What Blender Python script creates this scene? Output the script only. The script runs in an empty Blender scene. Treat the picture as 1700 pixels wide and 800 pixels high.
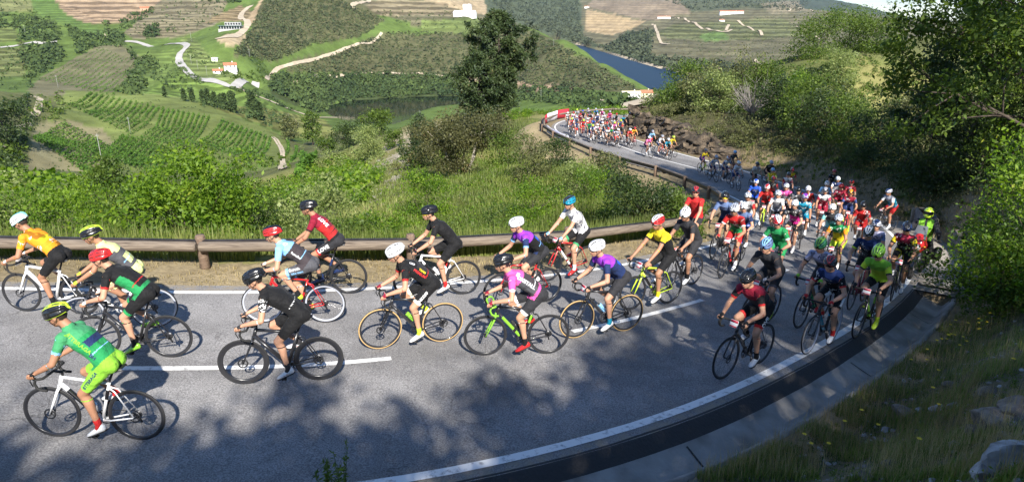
import bpy, math, random
import numpy as np
from mathutils import Vector, Matrix
from mathutils.bvhtree import BVHTree
R_ = math.radians
SC = bpy.context.scene
COL = SC.collection
rng = np.random.default_rng(7)
random.seed(7)

# ------------------------------------------------------------------ camera, sky, sun, exposure
CAMZ = 4.7                      # eye height above the near road
F_, PITCH = 1130.0, R_(18.6)    # focal length in pixels of a 1700 px wide frame
SP, CP = math.sin(PITCH), math.cos(PITCH)
cam = bpy.data.cameras.new('camera')
camo = bpy.data.objects.new('camera', cam)
COL.objects.link(camo)
cam.sensor_width = 36.0
cam.lens = 36.0 * F_ / 1700.0
cam.clip_start, cam.clip_end = 0.1, 30000.0
camo.location = (0, 0, CAMZ)
camo.rotation_euler = (R_(90) - PITCH, 0, 0)
SC.camera = camo

SUN_EL = R_(36)
LIGHT = Vector((-0.24, 0.97, 0)).normalized() * math.cos(SUN_EL) + Vector((0, 0, -math.sin(SUN_EL)))
world = bpy.data.worlds.new('World')
SC.world = world
world.use_nodes = True
wn = world.node_tree
bg = wn.nodes['Background']
sky = wn.nodes.new('ShaderNodeTexSky')
sky.sky_type = 'NISHITA'
sky.sun_disc = False
sky.sun_elevation = SUN_EL
sky.sun_rotation = math.atan2(-LIGHT.x, -LIGHT.y)   # clockwise from +Y
sky.air_density = 1.0; sky.altitude = 1500; sky.dust_density = 0.15; sky.ozone_density = 2.5
# thin procedural cloud veil in the sky
tc = wn.nodes.new('ShaderNodeTexCoord'); mp = wn.nodes.new('ShaderNodeMapping')
mp.inputs['Scale'].default_value = (1.5, 1.5, 7.0)
nz = wn.nodes.new('ShaderNodeTexNoise'); nz.inputs['Scale'].default_value = 2.2; nz.inputs['Detail'].default_value = 7
rp = wn.nodes.new('ShaderNodeValToRGB'); rp.color_ramp.elements[0].position = 0.56; rp.color_ramp.elements[1].position = 0.90
mx = wn.nodes.new('ShaderNodeMix'); mx.data_type = 'RGBA'
mx.inputs[7].default_value = (2.6, 3.1, 3.8, 1)
tn = wn.nodes.new('ShaderNodeMix'); tn.data_type = 'RGBA'; tn.blend_type = 'MULTIPLY'; tn.inputs[0].default_value = 1.0; tn.inputs[7].default_value = (0.84, 0.94, 1.05, 1)
for a, b in ((tc.outputs['Generated'], mp.inputs['Vector']), (mp.outputs[0], nz.inputs['Vector']), (nz.outputs[0], rp.inputs[0]),
             (rp.outputs[0], mx.inputs[0]), (sky.outputs[0], tn.inputs[6]), (tn.outputs[2], mx.inputs[6]), (mx.outputs[2], bg.inputs[0])):
    wn.links.new(a, b)
bg.inputs[1].default_value = 0.09
sl = bpy.data.lights.new('sun', 'SUN'); sl.energy = 4.8; sl.angle = R_(0.8); sl.color = (1.0, 0.95, 0.87)
slo = bpy.data.objects.new('sun', sl); COL.objects.link(slo)
slo.rotation_euler = LIGHT.to_track_quat('-Z', 'Y').to_euler()
SC.view_settings.view_transform = 'Standard'; SC.view_settings.look = 'None'
SC.view_settings.exposure = 1.02; SC.view_settings.gamma = 1.0; SC.view_settings.use_curve_mapping = False
SC.render.engine = 'CYCLES'
SC.cycles.max_bounces = 5; SC.cycles.diffuse_bounces = 2; SC.cycles.glossy_bounces = 2
SC.cycles.transmission_bounces = 3; SC.cycles.transparent_max_bounces = 4; SC.cycles.volume_bounces = 0
SC.cycles.use_denoising = True
SC.cycles.use_adaptive_sampling = True; SC.cycles.adaptive_threshold = 0.02

# ------------------------------------------------------------------ helpers
def un(px, py, H):                       # picture point on the level H metres below the eye -> place
    v = (py - 400) / F_; d = H / (SP + v * CP)
    return np.array(((px - 850) / F_ * d, d * (CP - v * SP), CAMZ - H))
def at_depth(px, py, d):
    v = (py - 400) / F_
    return np.array(((px - 850) / F_ * d, d * (CP - v * SP), CAMZ - d * (SP + v * CP)))
def project(P):                          # places -> picture points and depth
    x, y, z = P[..., 0], P[..., 1], P[..., 2] - CAMZ
    d = y * CP - z * SP
    dd = np.where(d > 0.01, d, 0.01)
    return 850 + F_ * x / dd, 400 - F_ * (y * SP + z * CP) / dd, d

def tag(o, label=None, cat=None, group=None, kind=None):
    for k, v in (('label', label), ('category', cat), ('group', group), ('kind', kind)):
        if v: o[k] = v
    return o
def link(o, parent=None):
    COL.objects.link(o)
    if parent is not None: o.parent = parent
    return o
def empty(name, loc=(0, 0, 0), rot=(0, 0, 0)):
    o = bpy.data.objects.new(name, None)
    o.empty_display_size = 0.1
    o.location = loc; o.rotation_euler = rot
    return link(o)
def mobj(name, me, mats=(), parent=None):
    o = bpy.data.objects.new(name, me)
    for i, m in enumerate(mats):
        if len(me.materials) <= i: me.materials.append(m)
        if me.materials[i] is not m:
            o.material_slots[i].link = 'OBJECT'; o.material_slots[i].material = m
    return link(o, parent)
def np_mesh(name, V, Fc, smooth=True, mi=None):
    """V (n,3); Fc: array (m,k) or list of faces"""
    me = bpy.data.meshes.new(name)
    if isinstance(Fc, np.ndarray):
        m, k = Fc.shape
        me.vertices.add(len(V)); me.vertices.foreach_set('co', np.asarray(V, np.float32).ravel())
        me.loops.add(m * k); me.loops.foreach_set('vertex_index', Fc.astype(np.int32).ravel())
        me.polygons.add(m); me.polygons.foreach_set('loop_start', np.arange(0, m * k, k, dtype=np.int32))
        me.polygons.foreach_set('loop_total', np.full(m, k, np.int32))
        if mi is not None: me.polygons.foreach_set('material_index', np.asarray(mi, np.int32))
        me.update(calc_edges=True); me.validate()
    else:
        me.from_pydata([tuple(v) for v in V], [], [tuple(int(i) for i in f) for f in Fc]); me.update()
        if mi is not None: me.polygons.foreach_set('material_index', np.asarray(mi, np.int32))
    if smooth: me.polygons.foreach_set('use_smooth', np.ones(len(me.polygons), bool))
    return me

class MB:
    """collects shapes for one mesh"""
    def __init__(s): s.V = []; s.F = []; s.M = []; s.n = 0
    def add(s, V, F, m=0):
        V = [tuple(v) for v in V]
        s.V += V; s.F += [tuple(i + s.n for i in f) for f in F]; s.M += [m] * len(F); s.n += len(V); return s
    def box(s, c, size, rot=None, m=0, bev=0.0):
        x, y, z = (k / 2 for k in size)
        if bev <= 0:
            V = [Vector((a, b, d)) for a in (-x, x) for b in (-y, y) for d in (-z, z)]
            F = [(0, 1, 3, 2), (4, 6, 7, 5), (0, 4, 5, 1), (2, 3, 7, 6), (0, 2, 6, 4), (1, 5, 7, 3)]
        else:
            V = []; F = []
            prof = [(x - bev, y), (x, y - bev), (x, -y + bev), (x - bev, -y), (-x + bev, -y), (-x, -y + bev), (-x, y - bev), (-x + bev, y)]
            rings = [(-z, bev), (-z + bev, 0), (z - bev, 0), (z, bev)]
            for zz, ins in rings:
                for a, b in prof:
                    V.append(Vector((a - math.copysign(min(ins, abs(a)), a), b - math.copysign(min(ins, abs(b)), b), zz)))
            for r in range(3):
                for k in range(8):
                    F.append((r * 8 + k, r * 8 + (k + 1) % 8, (r + 1) * 8 + (k + 1) % 8, (r + 1) * 8 + k))
            F.append(tuple(range(8))); F.append(tuple(reversed(range(24, 32))))
        if rot is not None: V = [rot @ v for v in V]
        c = Vector(c)
        return s.add([v + c for v in V], F, m)
    def tube(s, pts, rad, n=8, closed=False, m=0, caps=True, squash=None):
        pts = [Vector(p) for p in pts]; N = len(pts)
        if not hasattr(rad, '__len__'): rad = [rad] * N
        V = []; prev = None
        for i, p in enumerate(pts):
            if closed: t = pts[(i + 1) % N] - pts[i - 1]
            else: t = pts[min(i + 1, N - 1)] - pts[max(i - 1, 0)]
            t.normalize()
            if prev is None:
                a = Vector((0, 0, 1)) if abs(t.z) < 0.9 else Vector((0, 1, 0))
                u = t.cross(a).normalized()
            else:
                u = (prev - t * prev.dot(t)); u = u.normalized() if u.length > 1e-6 else t.orthogonal().normalized()
            prev = u; w = t.cross(u)
            sq = squash if squash else 1.0
            for k in range(n):
                an = 2 * math.pi * k / n
                V.append(p + (u * math.cos(an) + w * math.sin(an) * sq) * rad[i])
        F = []
        for i in range(N if closed else N - 1):
            j = (i + 1) % N
            for k in range(n):
                F.append((i * n + k, i * n + (k + 1) % n, j * n + (k + 1) % n, j * n + k))
        if not closed and caps:
            F.append(tuple(reversed(range(n)))); F.append(tuple(range((N - 1) * n, N * n)))
        return s.add(V, F, m)
    def ell(s, c, r, rot=None, n=12, k=8, m=0):
        V = []; F = []; c = Vector(c)
        for i in range(1, k):
            th = math.pi * i / k
            for j in range(n):
                ph = 2 * math.pi * j / n
                v = Vector((r[0] * math.sin(th) * math.cos(ph), r[1] * math.sin(th) * math.sin(ph), r[2] * math.cos(th)))
                V.append((rot @ v if rot is not None else v) + c)
        a = Vector((0, 0, r[2])); b = Vector((0, 0, -r[2]))
        V.append((rot @ a if rot is not None else a) + c); V.append((rot @ b if rot is not None else b) + c)
        T = len(V) - 2; B = T + 1
        for i in range(k - 2):
            for j in range(n):
                F.append((i * n + j, (i + 1) * n + j, (i + 1) * n + (j + 1) % n, i * n + (j + 1) % n))
        for j in range(n):
            F.append((T, j, (j + 1) % n)); F.append((B, (k - 2) * n + (j + 1) % n, (k - 2) * n + j))
        return s.add(V, F, m)
    def mesh(s, name, smooth=True):
        return np_mesh(name, s.V, s.F, smooth, s.M)
    def build(s, name, mats, parent=None, smooth=True):
        if not isinstance(mats, (list, tuple)): mats = [mats]
        return mobj(name, s.mesh(name, smooth), mats, parent)

def smooth_angle(o, deg=35):
    me = o.data
    me.polygons.foreach_set('use_smooth', np.ones(len(me.polygons), bool))
    try: me.set_sharp_from_angle(angle=R_(deg))
    except Exception: pass
    return o

# ------------------------------------------------------------------ materials
_mats = {}
def mat(name, col, rough=0.6, metal=0.0, var=0.0, scale=8.0, bump=0.0, bscale=40.0, coat=0.0, spec=0.5, trans=0.0, col2=None, coords='Object'):
    key = name
    if key in _mats: return _mats[key]
    m = bpy.data.materials.new(name); m.use_nodes = True
    nt = m.node_tree; b = nt.nodes['Principled BSDF']
    b.inputs['Base Color'].default_value = (*col, 1); b.inputs['Roughness'].default_value = rough
    b.inputs['Metallic'].default_value = metal; b.inputs['Coat Weight'].default_value = coat
    b.inputs['Specular IOR Level'].default_value = spec
    if var > 0 or bump > 0 or col2:
        t = nt.nodes.new('ShaderNodeTexCoord')
    if var > 0 or col2:
        n = nt.nodes.new('ShaderNodeTexNoise'); n.inputs['Scale'].default_value = scale; n.inputs['Detail'].default_value = 5
        nt.links.new(t.outputs[coords], n.inputs['Vector'])
        r = nt.nodes.new('ShaderNodeValToRGB'); r.color_ramp.elements[0].position = 0.33; r.color_ramp.elements[1].position = 0.67
        c2 = col2 if col2 else tuple(c * (1 - var) for c in col)
        c1 = col if col2 else tuple(min(1, c * (1 + var)) for c in col)
        r.color_ramp.elements[0].color = (*c2, 1); r.color_ramp.elements[1].color = (*c1, 1)
        nt.links.new(n.outputs[0], r.inputs[0]); nt.links.new(r.outputs[0], b.inputs['Base Color'])
    if bump > 0:
        n2 = nt.nodes.new('ShaderNodeTexNoise'); n2.inputs['Scale'].default_value = bscale; n2.inputs['Detail'].default_value = 4
        nt.links.new(t.outputs[coords], n2.inputs['Vector'])
        bp = nt.nodes.new('ShaderNodeBump'); bp.inputs['Strength'].default_value = bump; bp.inputs['Distance'].default_value = 0.02
        nt.links.new(n2.outputs[0], bp.inputs['Height']); nt.links.new(bp.outputs[0], b.inputs['Normal'])
    _mats[key] = m
    return m
def leafmat(name, c1, c2, scale=0.9, tr=0.35, rough=0.55, c3=None):
    """foliage: colour varies from clump to clump, some light passes through"""
    if name in _mats: return _mats[name]
    m = bpy.data.materials.new(name); m.use_nodes = True
    nt = m.node_tree; b = nt.nodes['Principled BSDF']; out = nt.nodes['Material Output']
    t = nt.nodes.new('ShaderNodeTexCoord')
    n = nt.nodes.new('ShaderNodeTexNoise'); n.inputs['Scale'].default_value = scale; n.inputs['Detail'].default_value = 3
    nt.links.new(t.outputs['Object'], n.inputs['Vector'])
    geo = nt.nodes.new('ShaderNodeNewGeometry')
    r = nt.nodes.new('ShaderNodeValToRGB'); r.color_ramp.elements[0].position = 0.3; r.color_ramp.elements[1].position = 0.72
    r.color_ramp.elements[0].color = (*c1, 1); r.color_ramp.elements[1].color = (*c2, 1)
    if c3:
        e = r.color_ramp.elements.new(0.8); e.color = (*c3, 1)
    mm = nt.nodes.new('ShaderNodeMath'); mm.operation = 'MULTIPLY_ADD'; mm.inputs[1].default_value = 0.3
    nt.links.new(geo.outputs['Random Per Island'], mm.inputs[0])
    sb = nt.nodes.new('ShaderNodeMath'); sb.operation = 'SUBTRACT'; sb.inputs[1].default_value = 0.15
    nt.links.new(n.outputs[0], sb.inputs[0]); nt.links.new(sb.outputs[0], mm.inputs[2])
    nt.links.new(mm.outputs[0], r.inputs[0]); nt.links.new(r.outputs[0], b.inputs['Base Color'])
    b.inputs['Roughness'].default_value = rough; b.inputs['Specular IOR Level'].default_value = 0.35
    tl = nt.nodes.new('ShaderNodeBsdfTranslucent'); mxs = nt.nodes.new('ShaderNodeMixShader'); mxs.inputs[0].default_value = tr
    hs = nt.nodes.new('ShaderNodeHueSaturation'); hs.inputs['Saturation'].default_value = 1.15; hs.inputs['Value'].default_value = 1.6
    nt.links.new(r.outputs[0], hs.inputs['Color']); nt.links.new(hs.outputs[0], tl.inputs[0])
    nt.links.new(b.outputs[0], mxs.inputs[1]); nt.links.new(tl.outputs[0], mxs.inputs[2]); nt.links.new(mxs.outputs[0], out.inputs[0])
    _mats[name] = m
    return m
# ------------------------------------------------------------------ value noise
def _hash(ix, iy, s):
    h = (ix.astype(np.int64) * 374761393 + iy.astype(np.int64) * 668265263 + s * 1274126177) & 0xffffffff
    h = ((h ^ (h >> 13)) * 1274126177) & 0xffffffff
    return ((h ^ (h >> 16)) & 0xffff) / 65535.0
def vnoise(x, y, s=0):
    ix = np.floor(x); iy = np.floor(y); fx = x - ix; fy = y - iy
    ux = fx * fx * (3 - 2 * fx); uy = fy * fy * (3 - 2 * fy)
    a = _hash(ix, iy, s); b = _hash(ix + 1, iy, s); c = _hash(ix, iy + 1, s); d = _hash(ix + 1, iy + 1, s)
    return (a * (1 - ux) + b * ux) * (1 - uy) + (c * (1 - ux) + d * ux) * uy
def fbm(x, y, o=4, s=0):
    t = 0; a = 0.5
    for k in range(o):
        t = t + a * (vnoise(x * 2 ** k, y * 2 ** k, s + k) - 0.5); a *= 0.5
    return t * 2
def sstep(a, b, x):
    t = np.clip((x - a) / (b - a), 0, 1); return t * t * (3 - 2 * t)

# ------------------------------------------------------------------ road plan (left edge line, right edge line, drop below the eye)
ST = [((-40, 3.5), (-38, -1.4), 3.3), ((-28, 7.6), (-27, 2.6), 3.75), ((-20, 9.7), (-19.5, 4.6), 4.15), ((-11.6, 10.6), (-11.4, 5.5), 4.42), ((-8.2, 10.8), (-8.0, 5.6), 4.5), ((-5.4, 10.85), (-5.0, 5.6), 4.6),
      ((-2.9, 11.3), (-2.0, 5.85), 4.72), ((-0.7, 12.1), (1.0, 7.05), 4.87), ((1.0, 13.0), (3.3, 8.6), 5.05), ((2.75, 14.5), (6.0, 11.05), 5.4),
      ((4.75, 16.7), (8.65, 14.1), 5.9), ((6.9, 19.8), (10.9, 17.4), 6.55), ((8.8, 23.4), (13.0, 22.2), 7.2), ((10.2, 27.7), (14.7, 27.2), 8.0),
      ((10.95, 33.3), (15.4, 33.6), 8.8), ((9.9, 40.3), (14.2, 41.4), 9.3), ((7.3, 46.2), (11.9, 47.6), 9.55), ((5.5, 52.1), (10.1, 53.4), 9.7),
      ((4.1, 57.6), (8.8, 58.2), 9.8), ((3.9, 61.8), (8.7, 60.7), 9.85), ((4.8, 65.1), (9.2, 62.2), 9.9), ((6.9, 68.1), (10.2, 63.7), 9.95),
      ((9.8, 69.9), (12.0, 64.8), 10.0), ((15, 71.6), (16, 66.2), 10.2), ((24, 73), (25, 67.6), 10.6), ((45, 74), (45, 68.6), 11.8), ((75, 71), (74, 65.6), 14)]
SL = np.array([(*a, CAMZ - h) for a, b, h in ST], float); SR = np.array([(*b, CAMZ - h) for a, b, h in ST], float)
def catmull(P, n=14):
    out = []
    for i in range(len(P) - 1):
        p0, p1, p2, p3 = P[max(i - 1, 0)], P[i], P[i + 1], P[min(i + 2, len(P) - 1)]
        for k in range(n):
            t = k / n
            out.append(0.5 * (2 * p1 + (p2 - p0) * t + (2 * p0 - 5 * p1 + 4 * p2 - p3) * t * t + (3 * p1 - p0 - 3 * p2 + p3) * t ** 3))
    out.append(P[-1]); return np.array(out)
RL, RR = catmull(SL), catmull(SR)
# centre line, even steps
RC = (RL + RR) / 2
_s = np.concatenate([[0], np.cumsum(np.linalg.norm(np.diff(RC[:, :2], axis=0), axis=1))])
RN = int(_s[-1] / 0.4)
sg = np.linspace(0, _s[-1], RN)
RC = np.stack([np.interp(sg, _s, RC[:, k]) for k in range(3)], 1)
HW = np.interp(sg, _s, np.linalg.norm((RR - RL)[:, :2], axis=1) / 2)
for _ in range(6): RC[1:-1] = (RC[:-2] + 2 * RC[1:-1] + RC[2:]) / 4; HW[1:-1] = (HW[:-2] + 2 * HW[1:-1] + HW[2:]) / 4
TG = np.gradient(RC, axis=0); TG[:, 2] = 0; TG /= np.linalg.norm(TG, axis=1)[:, None]
NR = np.stack([TG[:, 1], -TG[:, 0], np.zeros(RN)], 1)       # to the right = hill side
def road_pt(i, off, side=0, dz=0.0):
    """off metres from centre (side 0), or outwards from the right (+1) / left (-1) edge line"""
    i = np.clip(i, 0, RN - 1); i0 = np.floor(i).astype(int); i1 = np.minimum(i0 + 1, RN - 1); t = (i - i0)[..., None]
    c = RC[i0] * (1 - t) + RC[i1] * t; n = NR[i0] * (1 - t) + NR[i1] * t; h = HW[i0] * (1 - t[..., 0]) + HW[i1] * t[..., 0]
    o = off if side == 0 else side * (h + off)
    p = c + n * np.asarray(o)[..., None] * np.ones_like(c); p[..., 2] += dz
    return p
def road_near(x, y):
    """nearest station index, signed offset to the right"""
    X = np.stack([x, y], -1).reshape(-1, 2); idx = np.zeros(len(X), int); off = np.zeros(len(X))
    for a in range(0, len(X), 20000):
        d = ((X[a:a + 20000, None, :] - RC[None, :, :2]) ** 2).sum(-1); j = d.argmin(1)
        dx = X[a:a + 20000] - RC[j, :2]
        sgn = np.sign((dx * NR[j, :2]).sum(1)); idx[a:a + 20000] = j; off[a:a + 20000] = sgn * np.sqrt(d[np.arange(len(j)), j])
    return idx.reshape(x.shape), off.reshape(x.shape)
def road_index(x, y):
    return int(((RC[:, 0] - x) ** 2 + (RC[:, 1] - y) ** 2).argmin())
def sweep(name, i0, i1, prof, side, m, step=1.0, dz=0.0, parent=None, jit=0.0):
    """ribbon along the road; prof = [(offset, dz)...]"""
    I = np.arange(i0, i1 + 1e-6, step); V = []
    for o, z in prof:
        p = road_pt(I, o + (jit * (vnoise(I * 0.9, I * 0 + o * 7, 5) - 0.5) if jit else 0.0), side, z + dz)
        V.append(p)
    V = np.stack(V, 1); n, k = V.shape[:2]
    F = [(a * k + b, a * k + b + 1, (a + 1) * k + b + 1, (a + 1) * k + b) for a in range(n - 1) for b in range(k - 1)]
    if side >= 0: F = [f[::-1] for f in F]
    return mobj(name, np_mesh(name, V.reshape(-1, 3), np.array(F)), [m], parent)

# ------------------------------------------------------------------ terrain nodes: (picture x, picture y, depth) or with z given
WATER = CAMZ - 85.0
ND = [  # px, py, depth  -> height follows
    (1000, 800, 7.4), (1100, 790, 7.5), (1200, 770, 7.9), (1300, 740, 8.4), (1300, 800, 7.0), (1400, 700, 9.3), (1500, 620, 11), (1500, 700, 8.3), (1500, 780, 6.6),
    (1600, 600, 10), (1600, 700, 7.6), (1600, 790, 5.8), (1700, 600, 8.8), (1700, 700, 6.4), (1700, 790, 4.9), (1800, 600, 8.0), (1800, 760, 4.8),
    (1590, 520, 13), (1640, 470, 15), (1700, 500, 12.5), (1600, 405, 20), (1690, 400, 17.5), (1800, 420, 12.5), (1540, 350, 24.5), (1620, 320, 23.5), (1720, 300, 21),
    (1450, 300, 33), (1520, 260, 35), (1600, 220, 36), (1720, 180, 37), (1380, 270, 38), (1450, 210, 44), (1330, 225, 44), (1380, 190, 50), (1280, 235, 45), (1240, 205, 50),
    (1300, 160, 66), (1200, 180, 58), (1120, 190, 57), (1080, 200, 62), (1150, 150, 85), (1250, 135, 90), (1380, 118, 85), (1450, 122, 90), (1550, 112, 90), (1680, 95, 90), (1800, 85, 95),
    (1400, 118, 130), (1500, 112, 140), (1650, 105, 150), (1280, 125, 130), (1180, 140, 125), (1100, 168, 110), (1050, 188, 82), (1100, 178, 200), (1060, 180, 150),
    # below the guard rail, slope and spur
    (1180, 345, 24), (1100, 345, 20), (1050, 300, 33), (1000, 340, 25), (1000, 290, 38), (950, 270, 44), (900, 330, 29), (900, 250, 52), (870, 215, 64), (800, 340, 27), (800, 280, 43), (820, 230, 60), (860, 200, 75),
    (700, 350, 25), (700, 300, 38), (700, 265, 52), (740, 230, 68), (780, 205, 85), (860, 188, 95), (940, 178, 92), (1000, 175, 95),
    (640, 300, 45), (640, 265, 65), (580, 330, 36), (560, 290, 62), (640, 240, 95), (560, 250, 130), (700, 205, 110),
    (500, 350, 26), (500, 318, 60), (400, 345, 27), (400, 325, 75), (300, 340, 28), (300, 325, 110), (200, 340, 30), (200, 332, 115), (100, 340, 30), (60, 332, 110), (-60, 330, 34), (-60, 325, 90), (-200, 330, 34), (-300, 320, 80),
    # vineyard knoll
    (60, 280, 230), (150, 290, 230), (250, 290, 225), (350, 285, 230), (430, 290, 225), (470, 270, 260), (520, 275, 230), (100, 230, 300), (200, 235, 300), (300, 235, 310), (400, 240, 315), (455, 230, 335), (520, 243, 330),
    (110, 185, 370), (200, 180, 385), (300, 180, 390), (380, 195, 375), (160, 155, 430), (250, 163, 425), (60, 165, 340), (20, 175, 300), (0, 240, 230), (-100, 170, 260), (-250, 170, 260), (-100, 300, 150), (30, 200, 290),
    (480, 230, 370), (600, 225, 400), (560, 235, 300), (620, 215, 420),
    # valley fields behind the knoll
    (440, 190, 470), (520, 200, 480), (380, 170, 480), (300, 150, 520), (430, 160, 600), (500, 190, 560), (350, 130, 560), (250, 130, 540),
    (60, 145, 480), (150, 130, 560), (240, 100, 640), (100, 100, 650), (0, 120, 560), (-150, 120, 560), (180, 75, 720), (60, 60, 800), (0, 75, 720), (-150, 60, 760), (-350, 60, 700),
    (0, 20, 900), (150, 5, 1050), (250, 20, 1000), (100, -40, 1500), (300, -50, 1600), (-200, -20, 1200), (-400, -40, 1500),
    (300, 75, 760), (300, 100, 640), (380, 118, 560), (330, 95, 620), (440, 140, 600), (385, 55, 700), (400, 75, 650), (330, 50, 800), (400, 20, 850), (350, 10, 950), (430, 0, 950),
    # central hill
    (450, 130, 680), (550, 128, 770), (650, 130, 790), (750, 135, 790), (850, 142, 760), (950, 150, 660), (1040, 162, 560), (1000, 168, 520), (900, 165, 560),
    (480, 90, 740), (550, 60, 840), (500, 20, 870), (560, 0, 960), (620, 30, 990), (620, 80, 890), (700, 80, 910), (700, 35, 1050), (650, -10, 1250), (780, 25, 1100), (750, 0, 1300), (780, 80, 890), (860, 42, 880), (850, 110, 810), (930, 70, 790), (1000, 103, 715), (1045, 132, 645), (950, 118, 720),
    (500, -40, 1500), (700, -50, 1800),
    # across the river
    (950, 60, 2050), (900, 40, 2200), (820, 10, 2400), (1000, 78, 1640), (1050, 98, 1320), (1100, 112, 1130), (1155, 124, 990), (1250, 128, 950),
    (950, 10, 2700), (1050, 55, 1800), (1050, 10, 2600), (1100, 80, 1450), (1150, 50, 1800), (1150, 10, 2600), (1200, 90, 1250), (1250, 40, 1850), (1250, 10, 2500), (1300, 90, 1250), (1350, 50, 1750), (1400, 30, 2100),
    (850, -30, 3600), (1000, -25, 3800), (1150, -14, 4000), (1300, -6, 4300), (1380, 1, 4500), (1440, 14, 4700), (1510, 42, 4700), (1450, 40, 2700), (1500, 50, 2900), (1600, 48, 3000), (1750, 60, 3000), (1600, 50, 4500), (1800, 55, 4500),
]
NZ = [  # px, depth, z : ground the photo does not show (behind ridges), and river bed
    (1050, 760, -86), (1000, 900, -90), (950, 1050, -90), (900, 1250, -88), (850, 1500, -70), (780, 1600, -20), (1100, 700, -84), (1150, 600, -80), (1250, 560, -70), (1150, 350, -50), (1250, 300, -30), (1350, 320, -30), (1400, 600, -75),
    (1500, 300, -22), (1650, 320, -20), (1500, 600, -70), (1800, 600, -60), (1600, 1000, -80), (1350, 900, -86), (1350, 2900, 10), (1500, 1500, -60), (1750, 1800, -40),
    (1300, 5600, 60), (1440, 6500, -60), (1600, 6500, -100), (1000, 6500, 200), (600, 4000, 330), (200, 4000, 400), (-200, 4000, 400), (1800, 6500, -100),
    (600, 620, -86), (650, 620, -88), (700, 620, -88),
    (850, 3.2, 1.6), (1300, 3.2, 1.9), (1700, 3.0, 2.3),
]
pts = [at_depth(*n) for n in ND]
for px, d, z in NZ:
    H = CAMZ - z; pts.append(np.array(((px - 850) / F_ * d, (d - H * SP) / CP, z)))
for a in range(100, 270, 20):           # behind the camera: the bank goes on rising, then the far country
    for r, z in ((4, 3.2), (12, 5.5 if a < 200 else 3), (60, 16 if a < 215 else 2), (400, 60 if a < 215 else -10), (3000, 220), (8000, 260)):
        if a > 225 and r < 30: z = 1.2
        pts.append(np.array((r * math.sin(R_(a)), r * math.cos(R_(a)), z)))
for a in (60, 80, 290, 310):
    for r, zr, zl in ((12, 2.5, 0.4), (40, 6, -10), (200, 5, -50), (1000, -30, -20), (4500, 80, 250), (8000, 120, 300)):
        pts.append(np.array((r * math.sin(R_(a)), r * math.cos(R_(a)), zr if a < 180 else zl)))
NP_ = np.array(pts)
# along both sides of the road the land follows it
for side, offs, lim in ((-1, (1.7, 3.2), (20, 330)), (1, (1.4,), (20, 330))):
    for o in offs:
        I = np.arange(0, RN, 9).astype(float)
        p = road_pt(I, o, side, 0.0)
        if side == -1 and o > 2: p[:, 2] -= 0.9
        NP_ = np.concatenate([NP_, p])
def tcoord(P):
    r = np.hypot(P[:, 0], P[:, 1]) + 1.5
    return np.stack([np.arctan2(P[:, 0], P[:, 1]) * 1.5, np.log(r)], 1), 1.0 / (r + 12)
_c, _w = tcoord(NP_)
def _tps(d2):
    return 0.5 * d2 * np.log(d2 + 1e-9)
# azimuth wraps: add copies
_cc = np.concatenate([_c, _c + (2 * math.pi * 1.5, 0), _c - (2 * math.pi * 1.5, 0)])
_g = (NP_[:, 2] - CAMZ) * _w; _g = np.concatenate([_g, _g, _g])
_keep = (np.abs(_cc[:, 0]) < 6.2); _cc = _cc[_keep]; _g = _g[_keep]
_d2 = ((_cc[:, None] - _cc[None]) ** 2).sum(-1)
_n = len(_cc)
_A = np.zeros((_n + 3, _n + 3)); _A[:_n, :_n] = _tps(_d2) + np.eye(_n) * 2e-4
_Pm = np.c_[np.ones(_n), _cc]; _A[:_n, _n:] = _Pm; _A[_n:, :_n] = _Pm.T
_sol = np.linalg.solve(_A, np.concatenate([_g, np.zeros(3)]))
def base_z(x, y):
    P = np.stack([x.ravel(), y.ravel()], 1); out = np.zeros(len(P))
    c, w = tcoord(P)
    for a in range(0, len(P), 8000):
        cc = c[a:a + 8000]
        d2 = ((cc[:, None, :] - _cc[None]) ** 2).sum(-1)
        out[a:a + 8000] = _tps(d2) @ _sol[:_n] + _sol[_n] + cc @ _sol[_n + 1:]
    return (CAMZ + out / w).reshape(x.shape)

# ponds and river outlines on the water level, from the photo
def wpoly(L): return np.array([un(px, py, 85.0)[:2] for px, py in L])
POND = wpoly([(536, 186), (545, 176), (580, 168), (640, 164), (700, 161), (760, 160), (800, 163), (770, 172), (720, 178), (690, 187), (678, 199), (655, 206), (610, 206), (570, 200)])
RIV = np.array([un(*p, 85.0)[:2] for p in [(930, 72), (965, 75), (1000, 86), (1050, 100), (1100, 113), (1155, 126), (1250, 136), (1400, 142), (1700, 150), (2000, 150)]] +
               [(900, 420), (560, 560), (330, 640), (170, 760), (120, 900), (60, 1150), (40, 1500), (80, 1900), (150, 2300)])
def sdist(P, poly):
    """signed distance, negative inside"""
    d = np.full(len(P), 1e18); ins = np.zeros(len(P), bool); n = len(poly)
    for i in range(n):
        a, b = poly[i], poly[(i + 1) % n]; ab = b - a
        t = np.clip(((P - a) @ ab) / (ab @ ab), 0, 1)
        q = P - a - t[:, None] * ab; d = np.minimum(d, (q ** 2).sum(1))
        c = (a[1] > P[:, 1]) != (b[1] > P[:, 1])
        with np.errstate(divide='ignore', invalid='ignore'):
            xx = (b[0] - a[0]) * (P[:, 1] - a[1]) / (b[1] - a[1]) + a[0]
        ins ^= c & (P[:, 0] < xx)
    d = np.sqrt(d); return np.where(ins, -d, d)

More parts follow.
